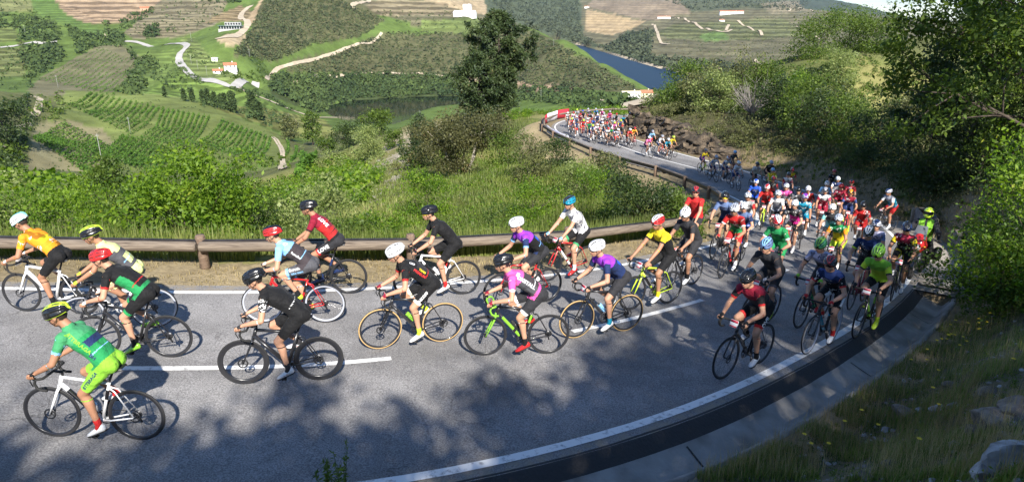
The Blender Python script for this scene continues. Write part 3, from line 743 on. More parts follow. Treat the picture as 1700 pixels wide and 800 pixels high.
headwall(road_index(12.9, 20.4), 1.7, (1.9, 0.35, 0.55), 'long low concrete kerb block nearer the pipe on the outside of the bend')
headwall(road_index(14.0, 24.0), 1.3, (1.5, 0.50, 0.85), 'squat dark concrete block with a broken end behind the motorcycle')

# ------------------------------------------------------------------ guard rail
def wood_mat(name, c1, c2):
    m = bpy.data.materials.new(name); m.use_nodes = True; nt = m.node_tree; N = nt.nodes; L = nt.links
    b = N['Principled BSDF']; b.inputs['Roughness'].default_value = 0.85
    t = N.new('ShaderNodeTexCoord'); mp = N.new('ShaderNodeMapping'); mp.inputs['Scale'].default_value = (0.9, 16, 16)
    n = N.new('ShaderNodeTexNoise'); n.inputs['Scale'].default_value = 2.4; n.inputs['Detail'].default_value = 6; n.inputs['Distortion'].default_value = 0.6
    r = N.new('ShaderNodeValToRGB'); r.color_ramp.elements[0].position = 0.3; r.color_ramp.elements[1].position = 0.68
    r.color_ramp.elements[0].color = (*c1, 1); r.color_ramp.elements[1].color = (*c2, 1)
    bp = N.new('ShaderNodeBump'); bp.inputs['Strength'].default_value = 0.7; bp.inputs['Distance'].default_value = 0.01
    for a, c in ((t.outputs['Object'], mp.inputs[0]), (mp.outputs[0], n.inputs['Vector']), (n.outputs[0], r.inputs[0]), (r.outputs[0], b.inputs['Base Color']), (n.outputs[0], bp.inputs['Height']), (bp.outputs[0], b.inputs['Normal'])):
        L.new(a, c)
    return m
WOOD = wood_mat('weathered_timber', (0.075, 0.055, 0.040), (0.25, 0.20, 0.15)); WOODB = wood_mat('brown_timber', (0.09, 0.055, 0.035), (0.24, 0.17, 0.12))
STEEL = mat('rusty_dark_steel', (0.05, 0.045, 0.045), 0.5, metal=0.5, var=0.3, scale=5)
def guardrail():
    g = empty('guardrail', tuple(road_pt(np.array([60.0]), 1.1, -1)[0])); tag(g, 'weathered timber guardrail following the valley edge of the road', 'guardrail')
    g0 = Vector(g.location)
    i0, i1 = 8.0, float(road_index(20, 72.6)); sg_ = []
    # equal 4 m steps measured on the rail line, phased so that a post stands at the photo's post
    I = np.arange(i0, i1, 0.1); P = road_pt(I, 1.12, -1); s = np.concatenate([[0], np.cumsum(np.linalg.norm(np.diff(P, axis=0), axis=1))])
    pref = un(337, 447, 4.62); kk = np.linalg.norm(P[:, :2] - pref[None, :2], axis=1).argmin()
    ph = s[kk] % 4.0
    pos = [np.array([np.interp(q, s, P[:, k]) for k in range(3)]) for q in np.arange(ph, s[-1], 4.0)]
    nr_ = [np.array([np.interp(q, s, NR[np.clip(np.round(I).astype(int), 0, RN - 1), k]) for k in range(3)]) for q in np.arange(ph, s[-1], 4.0)]
    for q in range(len(pos)):
        a = pos[q]; out = -nr_[q]
        m = MB(); m.tube([(0, 0, -0.4), (0, 0, 0.60), (0, 0, 0.64)], [0.095, 0.092, 0.075], 12)
        po = m.build('post', WOODB, g); po.location = Vector(a + out * 0.20) - g0 + Vector((0, 0, -0.03)); po.rotation_euler = (random.uniform(-.03, .03), random.uniform(-.03, .03), random.uniform(0, 6))
        if q == len(pos) - 1: break
        b = pos[q + 1]; d = Vector(b - a); ln = d.length
        m = MB(); m.tube([(0.02, 0, 0), (0.05, 0, 0), (ln / 2, 0, random.uniform(-.012, .012)), (ln - 0.05, 0, 0), (ln - 0.02, 0, 0)], [0.070, 0.094, 0.097, 0.094, 0.070], 14)
        ro = m.build('rail', WOOD, g); smooth_angle(ro, 50); ro.location = Vector(a) - g0 + Vector((0, 0, 0.44)); ro.rotation_euler = d.to_track_quat('X', 'Z').to_euler()
        m = MB(); m.box((ln / 2, 0, 0.0), (ln - 0.02, 0.02, 0.16)); m.box((ln / 2, 0.02, 0.085), (ln - 0.02, 0.05, 0.012)); m.box((ln / 2, 0.02, -0.085), (ln - 0.02, 0.05, 0.012))
        so = m.build('steel_backing', STEEL, g, smooth=False); so.location = Vector(a + out * 0.128) - g0 + Vector((0, 0, 0.44)); so.rotation_euler = d.to_track_quat('X', 'Z').to_euler()
guardrail()
# black rubber sleeves wrapped round the rail near the bend
# banner on the rail at the far bend
def banner(name, i0, i1, off, z0, z1, cols, label):
    I = np.arange(i0, i1, 0.5); n = len(I); V = []
    for i_, i in enumerate(I):
        w = 0.035 * math.sin(i * 1.9) + 0.02 * math.sin(i * 4.1)
        for t in (0, 0.5, 1):
            p = road_pt(np.array([i]), off + w * (1 - t) + 0.015, -1, z0 + (z1 - z0) * t + 0.02 * math.sin(i * 1.1))[0]; V.append(p)
    F = [(a * 3 + b, a * 3 + b + 1, (a + 1) * 3 + b + 1, (a + 1) * 3 + b) for a in range(n - 1) for b in range(2)]
    mi = [cols[min(len(cols) - 1, int((a / (n - 1)) * len(cols)))] for a in range(n - 1) for b in range(2)]
    o = mobj(name, np_mesh(name, np.array(V), np.array(F), True, mi), [mat('banner_white', (0.72, 0.70, 0.74), 0.7), mat('banner_red', (0.5, 0.03, 0.05), 0.7), mat('banner_lilac', (0.55, 0.55, 0.68), 0.7)])
    s = o.modifiers.new('thick', 'SOLIDIFY'); s.thickness = 0.006
    tag(o, label, 'banner')
ia = road_index(*un(921, 211, 9.85)[:2])
banner('banner', ia - 20, ia - 5, 0.98, 0.02, 0.62, [0, 2, 0], 'pale cloth banner hanging on the road side of the rail just before the far bend')
banner('banner', ia + 2, ia + 13, 0.98, 0.03, 0.85, [1, 0, 0, 0, 1, 1], 'red and white banner on the rail at the tip of the far bend')

# ------------------------------------------------------------------ rock cut beside the far road
def rock_mat():
    m = bpy.data.materials.new('cut_rock'); m.use_nodes = True; nt = m.node_tree; N = nt.nodes; L = nt.links
    b = N['Principled BSDF']; b.inputs['Roughness'].default_value = 0.95
    g = N.new('ShaderNodeNewGeometry'); n = N.new('ShaderNodeTexNoise'); n.inputs['Scale'].default_value = 1.6; n.inputs['Detail'].default_value = 9; n.inputs['Roughness'].default_value = 0.7
    L.new(g.outputs['Position'], n.inputs['Vector']); r = N.new('ShaderNodeValToRGB')
    r.color_ramp.elements[0].position = 0.32; r.color_ramp.elements[0].color = (0.025, 0.02, 0.016, 1); r.color_ramp.elements[1].position = 0.66; r.color_ramp.elements[1].color = (0.23, 0.17, 0.11, 1)
    e = r.color_ramp.elements.new(0.5); e.color = (0.09, 0.068, 0.045, 1)
    L.new(n.outputs[0], r.inputs[0]); L.new(r.outputs[0], b.inputs['Base Color'])
    bp = N.new('ShaderNodeBump'); bp.inputs['Strength'].default_value = 1.0; bp.inputs['Distance'].default_value = 0.15
    L.new(n.outputs[0], bp.inputs['Height']); L.new(bp.outputs[0], b.inputs['Normal'])
    return m
CUTR = rock_mat()
def cliff():
    i0, i1 = CUT0 - 6, CUT1 + 26
    I = np.arange(i0, i1, 0.35); K = 26; V = np.zeros((len(I), K, 3))
    for a, i in enumerate(I):
        t = (i - i0) / (i1 - i0)
        h = 1.75 * min(1, t * 3.2) * min(1, (1 - t) * 5) * (0.85 + 0.5 * (vnoise(np.array([i * 0.09]), np.array([1.0]), 4)[0] - .5)) + 0.1
        for k in range(K):
            u = k / (K - 1)
            if u < 0.7: o = 1.0 + 1.3 * (u / 0.7) ** 1.3; z = h * (u / 0.7) ** 0.9
            else: o = 2.3 + (u - 0.7) / 0.3 * 3.2; z = h * (1 - 0.25 * ((u - .7) / .3)) - 0.6 * ((u - .7) / .3) ** 2 * 1.5
            p = road_pt(np.array([i]), o, 1, z - 0.12)[0]
            V[a, k] = p
    x, y, z = V[..., 0], V[..., 1], V[..., 2]
    s = (x * 0.7 + y); amp = sstep(0, 0.12, np.linspace(0, 1, K))[None] * 1.0
    d = (np.abs(fbm(s / 0.9, z / 0.7, 5, 61)) * 1.9 - 0.45 + 0.5 * fbm(s / 2.6, z / 2.0, 3, 62)) * amp * 0.75
    nn = NR[np.clip(np.round(I).astype(int), 0, RN - 1)]
    V += nn[:, None, :] * d[..., None]; V[..., 2] += amp * fbm(s / 0.8, x / 0.8, 3, 66) * 0.35
    n, k = V.shape[:2]; F = np.array([(a * k + b, a * k + b + 1, (a + 1) * k + b + 1, (a + 1) * k + b) for a in range(n - 1) for b in range(k - 1)])[:, ::-1]
    tag(mobj('rock_cutting', np_mesh('rock_cutting', V.reshape(-1, 3), F, False), [CUTR]), 'rough brown rock face cut beside the far road', kind='structure')
cliff()
def cut_blocks():
    g = np.random.default_rng(31); mb = MB(); i0, i1 = CUT0 - 4, CUT1 + 24
    for k in range(300):
        i = i0 + (i1 - i0) * g.random(); u = g.random(); h = 1.6 * min(1, (i - i0) / (i1 - i0) * 3.2) * min(1, (1 - (i - i0) / (i1 - i0)) * 5)
        p = road_pt(np.array([i]), 0.95 + 1.15 * u, 1, h * u)[0]; q = .14 + .42 * g.random() ** 2; t = TG[int(i)]
        R = Matrix.Rotation(math.atan2(t[1], t[0]) + g.normal() * .35, 3, 'Z') @ Matrix.Rotation(g.normal() * .3, 3, 'X') @ Matrix.Rotation(.35 + g.normal() * .2, 3, 'Y')
        n0 = mb.n; mb.box(tuple(p), (q * 2.2, q * 1.2, q * (.5 + .5 * g.random())), R)
        for v in range(n0, mb.n): a = Vector(mb.V[v]); mb.V[v] = tuple(a + Vector(g.normal(size=3)) * q * .14)
    o = mb.build('broken_rock', CUTR, smooth=False); tag(o, 'layered broken rock standing out of the road cutting', kind='stuff')
cut_blocks()

# ------------------------------------------------------------------ far tracks and valley roads, draped on the land
def drape(name, P, width, m, lift=0.5, label=None, pix=True, step=None):
    Q = [ray(*p) if pix else np.array(p) for p in P]; Q = [q for q in Q if q is not None]
    Q = catmull(np.array(Q), 6)
    for _ in range(4): Q[1:-1] = (Q[:-2] + Q[1:-1] * 2 + Q[2:]) / 4
    L = np.concatenate([[0], np.cumsum(np.linalg.norm(np.diff(Q[:, :2], axis=0), axis=1))])
    st = step or max(width * 0.7, 0.5); n = int(L[-1] / st) + 2
    X = np.interp(np.linspace(0, L[-1], n), L, Q[:, 0]); Y = np.interp(np.linspace(0, L[-1], n), L, Q[:, 1])
    T = np.stack([np.gradient(X), np.gradient(Y)], 1); T /= np.linalg.norm(T, axis=1)[:, None]
    V = []
    for i in range(n):
        c = (-T[i, 1], T[i, 0]); zz = []
        w = width * (0.88 + 0.24 * random.random()) / 2
        for s in (-1, 0, 1):
            x, y = X[i] + c[0] * w * s, Y[i] + c[1] * w * s; V.append((x, y, ground(x, y) + lift))
    F = [(a * 3 + b, a * 3 + b + 1, (a + 1) * 3 + b + 1, (a + 1) * 3 + b) for a in range(n - 1) for b in range(2)]
    o = mobj(name, np_mesh(name, np.array(V), np.array(F)[:, ::-1]), [m]); tag(o, label, kind='structure'); return o
TRK = mat('pale_track', (0.46, 0.38, 0.27), 0.95, var=0.15, scale=0.1); TRK2 = mat('valley_asphalt', (0.40, 0.38, 0.35), 0.9, var=0.12, scale=0.1)
drape('valley_road', [(195, 69), (235, 72), (290, 73), (312, 76), (300, 88), (297, 102), (308, 117), (335, 133), (370, 140), (395, 143), (425, 137)], 6.5, TRK2, 0.5)
drape('valley_road', [(390, 142), (420, 158), (460, 173), (505, 190), (560, 196)], 3.5, TRK, 0.4)
drape('valley_road', [(443, 133), (452, 122), (468, 112)], 3.5, TRK, 0.5)
drape('valley_road', [(443, 132), (500, 130), (560, 126), (620, 122), (680, 123), (740, 128), (790, 134)], 4.5, TRK, 0.5)
drape('dirt_track', [(468, 112), (500, 104), (545, 92), (590, 76), (620, 70), (634, 55)], 3.5, TRK, 0.6)
drape('dirt_track', [(590, 14), (584, 10), (605, 4), (615, -5)], 6, TRK, 0.8)
drape('dirt_track', [(418, 10), (402, 22), (400, 32), (412, 38), (405, 50), (380, 62), (358, 66)], 7, TRK, 0.6)
drape('valley_road', [(0, 80), (30, 76), (75, 73), (95, 70)], 6, TRK2, 0.5)
drape('dirt_track', [(178, 50), (177, 62)], 4, TRK, 0.4)
for dx in (-2.2, 2.2):
    drape('dirt_track', [(452 + dx, 228), (462 + dx, 238), (469 + dx, 252), (469 + dx, 270), (469 + dx, 282)], 1.0, TRK, 0.25)
drape('dirt_track', [(-10, 268), (8, 235), (25, 215), (50, 197), (66, 178), (70, 166), (52, 160)], 2.6, TRK, 0.3)
for L_ in ([(1083, 41), (1089, 48), (1092, 62), (1110, 75)], [(1310, 20), (1330, 12), (1350, 20)], [(1120, 30), (1160, 45), (1195, 55), (1215, 50)], [(1225, 35), (1250, 50), (1265, 60)], [(1320, 45), (1340, 52), (1360, 66)], [(1205, 52), (1210, 42)],
           [(1255, 100), (1262, 108)], [(1380, 28), (1410, 32), (1440, 36)]):
    drape('dirt_track', L_, 7, TRK, 1.5)
drape('river_bank_road', [(952, 73), (968, 78)], 14, TRK, 1.0); drape('river_bank_road', [(992, 88), (1020, 93), (1060, 106), (1100, 116), (1150, 127)], 9, TRK, 1.0)
drape('valley_road', [(980, 163), (1010, 170), (1040, 174), (1062, 180)], 4.5, TRK, 0.5)

# ------------------------------------------------------------------ buildings
WHITE = mat('white_render', (0.80, 0.79, 0.76), 0.85, var=0.05, scale=1); ROOF = mat('clay_tiles', (0.42, 0.17, 0.09), 0.85, var=0.25, scale=1.2, bump=0.3, bscale=3)
GLASS = mat('dark_glass', (0.02, 0.03, 0.035), 0.12); GREY = mat('grey_render', (0.40, 0.39, 0.38), 0.9, var=0.1, scale=1); CREAM = mat('cream_render', (0.62, 0.55, 0.38), 0.9, var=0.1, scale=1)
def house(px, py, size, yaw, label, name='house', wall=WHITE, roof=ROOF, gable=True, floors=2, nwin=3, win=(0.9, 1.2), dpx=None):
    p = ray(px, py) if dpx is None else at_depth(px, py, dpx); w, d, h = size
    p[2] = ground(p[0], p[1])
    r = empty(name, tuple(p), (0, 0, R_(yaw))); tag(r, label, 'house' if 'house' in name else 'building')
    mb = MB(); mb.box((0, 0, h / 2 - 2), (w, d, h + 4))
    if gable:
        rh = d * 0.22
        mb.add([(-w / 2, -d / 2, h), (-w / 2, d / 2, h), (-w / 2, 0, h + rh), (w / 2, -d / 2, h), (w / 2, d / 2, h), (w / 2, 0, h + rh)], [(0, 2, 1), (3, 4, 5)])
    mb.build('wall', wall, r, smooth=False)
    mb = MB(); e = 0.5
    if gable:
        z0 = h - e * 0.44
        for s in (-1, 1):
            mb.add([(-w / 2 - e, s * (d / 2 + e), z0), (w / 2 + e, s * (d / 2 + e), z0), (w / 2 + e, 0, h + rh + 0.12), (-w / 2 - e, 0, h + rh + 0.12),
                    (-w / 2 - e, s * (d / 2 + e), z0 - .25), (w / 2 + e, s * (d / 2 + e), z0 - .25), (w / 2 + e, 0, h + rh - .15), (-w / 2 - e, 0, h + rh - .15)],
                   [(0, 1, 2, 3), (7, 6, 5, 4), (0, 4, 5, 1), (1, 5, 6, 2), (3, 2, 6, 7), (0, 3, 7, 4)])
        ro = mb.build('roof', roof, r, smooth=False)
        mb = MB(); mb.box((w * 0.2, d * 0.12, h + rh + 0.3), (0.8, 0.8, 1.6)); mb.build('chimney', wall, ro, smooth=False)
    else:
        mb.box((0, 0, h + 0.2), (w + 0.6, d + 0.6, 0.4)); mb.build('roof', roof, r, smooth=False)
    for f in range(floors):
        for k in range(nwin):
            x = -w / 2 + w * (k + 0.5) / nwin; z = h * (f + 0.5) / floors
            wn_ = MB(); wn_.box((x, -d / 2 - 0.02, z), (win[0], 0.12, win[1])); wn_.build('window', GLASS, r, smooth=False)
    return r
house(383, 119, (10.5, 8, 6.0), 25, 'white two storey house with a tiled roof among small trees in the valley')
house(362, 122, (8, 5, 2.6), 25, 'low white annex with a lean-to beside the valley house', name='farm_annex', floors=1, nwin=2)
house(357, 101, (5, 3, 2.2), 10, 'tiny white shed on the slope above the valley house', name='shed', floors=1, nwin=1, gable=False, roof=WHITE)
def restaurant():
    p = ray(384, 50); r = empty('hillside_restaurant', tuple(p), (0, 0, R_(6))); tag(r, 'long low building with a dark glass front on the hillside', 'building')
    mb = MB(); mb.box((0, 0, -1.5), (25, 9, 5.0)); mb.build('base_wall', GREY, r, smooth=False)
    mb = MB(); mb.box((0, 1, 2.4), (24, 7, 3.0)); mb.build('glass_front', GLASS, r, smooth=False)
    mb = MB(); mb.box((0, 0.6, 4.15), (25.5, 9, 0.5)); mb.build('roof_slab', mat('teal_slab', (0.10, 0.16, 0.15), 0.6), r, smooth=False)
    for k in range(8):
        mb = MB(); mb.box((-10 + k * 2.8, -2.7, 2.4), (0.3, 0.3, 3.0)); mb.build('column', WHITE, r, smooth=False)
    mb = MB(); mb.box((2, 2.5, 6.2), (17, 4, 3.4)); mb.build('upper_floor', GREY, r, smooth=False)
    for k in range(6):
        mb = MB(); mb.box((-5 + k * 2.8, 0.45, 6.2), (1.7, 0.12, 2.0)); mb.build('window', GLASS, r, smooth=False)
restaurant()
house(772, 27, (34, 14, 5), -14, 'long white winery hall on the far hilltop', name='winery', roof=WHITE, floors=1, nwin=6)
house(776, 19, (13, 10, 9), -14, 'taller white block rising behind the winery hall', name='winery_block', roof=WHITE, floors=2, nwin=2)
house(1047, 163, (15, 6, 3.6), 4, 'long white farmhouse above the near river bank', roof=CREAM, nwin=4, floors=1, name='farmhouse', dpx=565)
house(1072, 165, (10, 7, 6.5), 6, 'cream two storey riverside house with an orange tinted wall', wall=CREAM, nwin=3, name='riverside_house', dpx=570)
house(974, 14, (18, 9, 6), 0, 'small white estate house above the tan vineyard slope', nwin=3)
house(1102, 31, (40, 10, 5), -3, 'white estate building with a flat front on the middle far slope', name='estate_house', nwin=5, floors=1)
house(1214, 24, (74, 14, 8), -4, 'very long white estate building with a red roof on the far slope', name='estate_house', nwin=10, floors=1, win=(2, 3))
house(1198, 36, (14, 8, 4), 0, 'small pale shed on the slope below the long estate building', name='shed', nwin=2, floors=1)
house(1473, 39, (22, 10, 10), 0, 'white chapel on the skyline of the far ridge', name='chapel', nwin=2, dpx=2850)
house(241, 19, (12, 7, 5), 20, 'small stone hut by the trees above the brown terraces', name='hut', wall=mat('warm_stone', (0.45, 0.30, 0.2), 0.9), nwin=2, floors=1)
# poles
POLEM = mat('pole_concrete', (0.30, 0.30, 0.27), 0.9)
for px, py, h, lab in ((97, 148, 9, 'thin pale utility pole at the foot of the striped field'), (217, 223, 8, 'utility pole in the middle of the upper vine rows'), (172, 282, 13, 'tall pale pole standing in front of the lower vine rows'), (42, 57, 10, 'utility pole among the dark trees on the left hill'),
                       (344, 128, 9, 'first pole beside the bend of the valley road'), (329, 118, 9, 'second pole beside the valley road'), (318, 108, 9, 'third pole up the valley road'), (318, 70, 9, 'utility pole near the road junction below the restaurant'), (415, 98, 9, 'pole on the slope right of the white valley house'), (350, 32, 8, 'pole on the brown slope above the restaurant'),
                       (898, 168, 9, 'pole standing behind the green crest left of the far bend'), (516, 126, 8, 'small pole beside the track above the wooded belt'), (846, 28, 12, 'pole on the crest right of the tall pine'), (919, 82, 11, 'pole half way down the ridge of the central hill')):
    p = ray(px, py); r = empty('utility_pole', tuple(p)); tag(r, lab, 'pole', 'utility poles across the valley')
    mb = MB(); mb.tube([(0, 0, -1), (0, 0, h)], [0.13, 0.08], 8); mb.build('shaft', POLEM, r)
    mb = MB(); mb.box((0, 0, h - 0.6), (1.4, 0.14, 0.14)); mb.build('crossarm', POLEM, r, smooth=False)
# ------------------------------------------------------------------ leaves
def leaves(P, Nn, size, g, flat=0.5, asp=0.5, droop=0.0):
    """a pointed leaf (4 corners) at each point; Nn outward directions"""
    n = len(P)
    a = g.normal(size=(n, 3)) + Nn * flat * 2; a /= np.linalg.norm(a, axis=1)[:, None]          # leaf normal
    b = g.normal(size=(n, 3)); b -= (b * a).sum(1)[:, None] * a; b /= np.linalg.norm(b, axis=1)[:, None]
    b[:, 2] -= droop; c = np.cross(a, b)
    s = (size * (0.45 + 1.1 * g.random(n) ** 1.5))[:, None] if np.isscalar(size) else (size * (0.6 + 0.8 * g.random(n)))[:, None]
    V = np.stack([P, P + b * s * 0.5 + c * s * asp * 0.5, P + b * s, P + b * s * 0.5 - c * s * asp * 0.5], 1)
    return V.reshape(-1, 3)
def quads(nv): return np.arange(nv).reshape(-1, 4)
def clump_points(cs, rs, per, g, squash=0.8, shell=0.5):
    """points spread through the outer half of lumpy clumps"""
    P = []; Nn = []
    for c, r, k in zip(cs, rs, per):
        d = g.normal(size=(k, 3)); d /= np.linalg.norm(d, axis=1)[:, None]
        rad = r * (1 - shell * g.random(k) ** 1.6) * (1 + 0.22 * np.sin(d[:, 0] * 5 + c[0] * 3) * np.cos(d[:, 2] * 4 + c[1] * 2))
        P.append(np.array(c) + d * rad[:, None] * (1, 1, squash)); Nn.append(d)
    return np.concatenate(P), np.concatenate(Nn)
BARK = mat('bark', (0.07, 0.053, 0.04), 0.95, var=0.35, scale=12, bump=0.8, bscale=20); PALEB = mat('pale_bark', (0.36, 0.32, 0.27), 0.9, var=0.3, scale=10)
L_BRIGHT = leafmat('leaf_bright', (0.060, 0.13, 0.012), (0.21, 0.32, 0.025), 1.1, 0.45, c3=(0.32, 0.33, 0.05))
L_PALE = leafmat('leaf_pale', (0.12, 0.16, 0.045), (0.27, 0.32, 0.10), 1.3, 0.35, c3=(0.34, 0.36, 0.19))
L_MID = leafmat('leaf_mid', (0.045, 0.085, 0.014), (0.14, 0.20, 0.028), 0.8, 0.35)
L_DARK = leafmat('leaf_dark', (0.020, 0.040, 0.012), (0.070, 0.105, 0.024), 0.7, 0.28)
L_OLIVE = leafmat('leaf_olive', (0.065, 0.075, 0.026), (0.16, 0.17, 0.055), 0.5, 0.25, c3=(0.21, 0.17, 0.11))
L_PINE = leafmat('needle_pine', (0.020, 0.038, 0.012), (0.070, 0.100, 0.030), 0.35, 0.15, c3=(0.15, 0.12, 0.05))
L_RUST = leafmat('leaf_rust', (0.065, 0.070, 0.028), (0.14, 0.135, 0.045), 0.35, 0.3, c3=(0.26, 0.16, 0.08))
L_FARSH = leafmat('shrub_far', (0.035, 0.052, 0.022), (0.095, 0.115, 0.042), 0.03, 0.0, 0.9, c3=(0.17, 0.155, 0.085))
L_FARTR = leafmat('tree_far', (0.030, 0.056, 0.018), (0.085, 0.125, 0.032), 0.03, 0.1, 0.9)
L_VINE = leafmat('vine_leaf', (0.040, 0.10, 0.010), (0.11, 0.21, 0.022), 0.05, 0.25, 0.8)
GRASS = leafmat('grass_blade', (0.10, 0.14, 0.03), (0.24, 0.27, 0.07), 0.25, 0.35, c3=(0.40, 0.34, 0.16))
GRASSD = leafmat('grass_dark', (0.085, 0.14, 0.024), (0.25, 0.31, 0.07), 0.7, 0.3, c3=(0.24, 0.20, 0.11))
DRYG = leafmat('grass_dry', (0.26, 0.20, 0.09), (0.44, 0.36, 0.18), 0.5, 0.3)

def place(px, d):
    """ground point seen in picture column px at depth d"""
    z = -5.0
    for _ in range(12):
        H = CAMZ - z; x = (px - 850) / F_ * d; y = (d - H * SP) / CP; z = ground(x, y)
    return np.array((x, y, z))
def grow(h, w, g, nb=7, tr=0.12, lean=(0, 0), up=0.45, wig=0.12, sub=2, start=0.25):
    """trunk and limbs; returns MB and limb tips"""
    mb = MB(); tips = []
    tp = [Vector((0, 0, -0.3))]
    for k in range(1, 6):
        t = k / 5; tp.append(Vector((lean[0] * t * h + g.normal() * wig * w * .15, lean[1] * t * h + g.normal() * wig * w * .15, h * 0.8 * t)))
    mb.tube(tp, [tr * (1 - 0.8 * k / 5) for k in range(6)], 8)
    for b in range(nb):
        t = start + (1 - start) * (b + g.random() * 0.6) / nb; t = min(t, 0.97)
        f = t * 5; i = min(int(f), 4); o = tp[i].lerp(tp[i + 1], f - i)
        an = b * 2.4 + g.random() * 0.8; ln = w * 0.5 * (1.15 - 0.55 * t) * (0.75 + 0.5 * g.random())
        dr = Vector((math.cos(an), math.sin(an), up + 0.5 * t + 0.2 * g.normal())).normalized()
        P = [o]; r = [tr * (1 - 0.8 * t) * 0.6]
        for k in range(1, 5):
            P.append(P[-1] + dr * ln / 4 + Vector(g.normal(size=3)) * ln * 0.05); dr.z += 0.05; r.append(r[0] * (1 - k / 4.6))
        mb.tube(P, r, 6); tips.append(P[-1]); tips.append(P[3])
        for s in range(sub):
            q = P[2 + s % 2]; d2 = (dr + Vector(g.normal(size=3)) * 0.7).normalized(); e = q + d2 * ln * 0.5
            mb.tube([q, q.lerp(e, .5) + Vector(g.normal(size=3)) * ln * 0.04, e], [r[2] * .7, r[2] * .45, r[2] * .15], 5); tips.append(e)
    tips.append(tp[-1]); return mb, tips
def plant(name, label, cat, loc, h, w, leafm, nleaf, lsize, g, bark=None, nb=7, tr=None, cr=0.2, group=None, start=0.25, up=0.45, squash=0.8, shell=0.7, asp=0.5, extra=None, lean=(0, 0), wig=0.12, sub=2, flat=0.4, skirt=0.0, rot=None):
    r = empty(name, tuple(loc), (0, 0, g.random() * 6.28 if rot is None else rot)); tag(r, label, cat, group)
    mb, tips = grow(h, w, g, nb, tr or h * 0.022, lean, up, wig, sub, start)
    mb.build('trunk', bark or BARK, r)
    cs = [np.array(t) for t in tips]
    if skirt > 0:
        for _ in range(int(len(tips) * skirt)):
            a = g.random() * 6.28; q = w * 0.42 * math.sqrt(g.random()); cs.append(np.array((q * math.cos(a), q * math.sin(a), h * (0.12 + 0.3 * g.random()))))
    if extra: cs += [np.array(e) for e in extra]
    rs = [cr * w * (0.6 + 0.7 * g.random()) for _ in cs]; tot = sum(q ** 2 for q in rs)
    P, Nn = clump_points(cs, rs, [max(3, int(nleaf * q * q / tot)) for q in rs], g, squash, shell)
    P[:, 2] = np.maximum(P[:, 2], 0.02)
    V = leaves(P, Nn, lsize, g, flat, asp)
    mobj('crown', np_mesh('crown', V, quads(len(V)), False), [leafm], r)
    return r
G_ = lambda s: np.random.default_rng(s)
def dup(root, loc, rz, sc, label):
    r = root.copy(); COL.objects.link(r); r.location = loc; r.rotation_euler = (0, 0, rz); r.scale = (sc,) * 3 if np.isscalar(sc) else sc
    if label: r['label'] = label
    for ch in root.children:
        c = ch.copy(); COL.objects.link(c); c.parent = r
    return r

# ---- bushes along the valley edge
SB = [ # px, depth, w, h, mat, leaves, size, label
    (318, 16.6, 3.2, 2.75, L_BRIGHT, 15000, .10, 'largest bright green bush behind the rail, yellow green at its top'),
    (378, 17.5, 2.5, 2.3, L_BRIGHT, 8000, .095, 'bright bush merging into the right flank of the largest one'),
    (255, 17.0, 2.2, 2.0, L_MID, 7000, .09, 'darker bush at the left foot of the largest bright bush'),
    (120, 16.8, 2.8, 1.5, L_BRIGHT, 8000, .08, 'light green bush behind the rider in yellow and grey'),
    (45, 17.5, 2.6, 1.5, L_PALE, 6000, .08, 'pale bush behind the rider in the orange jersey'),
    (-2, 17, 2.0, 2.0, L_MID, 6000, .09, 'dull olive bush cut by the left border'),
    (188, 27, 2.0, 2.6, L_MID, 7000, .11, 'dark compact bush in front of the lower vine rows'),
    (440, 18, 2.2, 2.1, L_MID, 5500, .08, 'open twiggy shrub right of the largest bright bush'),
    (492, 19, 2.2, 1.8, L_PALE, 6000, .08, 'pale green shrub above the rider in the red and black love jersey'),
    (545, 22, 2.1, 1.9, L_PALE, 5500, .09, 'thin pale shrub left of the stony slope'),
    (590, 18, 2.0, 1.3, L_MID, 5500, .08, 'green shrub at the foot of the stony slope'),
    (640, 19, 2.0, 1.2, L_BRIGHT, 6000, .08, 'low bright shrub above the white helmet of the black jersey rider'),
    (708, 25, 2.0, 1.4, L_BRIGHT, 5500, .08, 'yellow green shrub below the multi stemmed tree'),
    (745, 18, 1.8, 1.15, L_MID, 4500, .075, 'low leafy shrub behind the rider all in black'),
    (838, 20, 2.2, 1.3, L_MID, 5500, .075, 'rounded shrub behind the purple and blue jersey'),
    (884, 25, 2.0, 1.0, L_BRIGHT, 5000, .075, 'fresh green shrub in the middle of the slope'),
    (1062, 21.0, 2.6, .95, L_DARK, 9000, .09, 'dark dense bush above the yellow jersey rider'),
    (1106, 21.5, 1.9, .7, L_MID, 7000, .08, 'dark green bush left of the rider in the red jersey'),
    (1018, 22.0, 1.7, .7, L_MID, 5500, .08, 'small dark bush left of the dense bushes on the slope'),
    (885, 33, 2.4, 1.4, L_OLIVE, 4500, .10, 'brownish shrub on the slope left of the far rail posts'),
    (925, 35, 2.0, 1.0, L_DARK, 4000, .10, 'dark shrub below the far bend of the rail'),
    (955, 29, 2.2, 1.1, L_PALE, 4000, .09, 'pale feathery shrub half way up the slope to the far road'),
    (985, 26, 1.9, 1.0, L_BRIGHT, 4000, .08, 'light shrub in the centre of the grassy slope'),
    (842, 40, 3.0, 1.5, L_MID, 4000, .12, 'green thicket right of the multi stemmed tree'),
    (1132, 20.5, 1.5, .5, L_MID, 4000, .09, 'green shrub close under the far rail posts'),
    (1005, 31, 2.0, .9, L_OLIVE, 3500, .1, 'small olive shrub under the middle of the far rail'),
]
for k, (px, d, w, h, m_, nl, sz, lab) in enumerate(SB):
    p = place(px, d)
    plant('bush', lab, 'bush', p, h, w, m_, nl, sz, G_(100 + k), nb=12, tr=0.03, cr=0.15, group='bushes below the road', start=0.06, up=1.0, skirt=0.9)
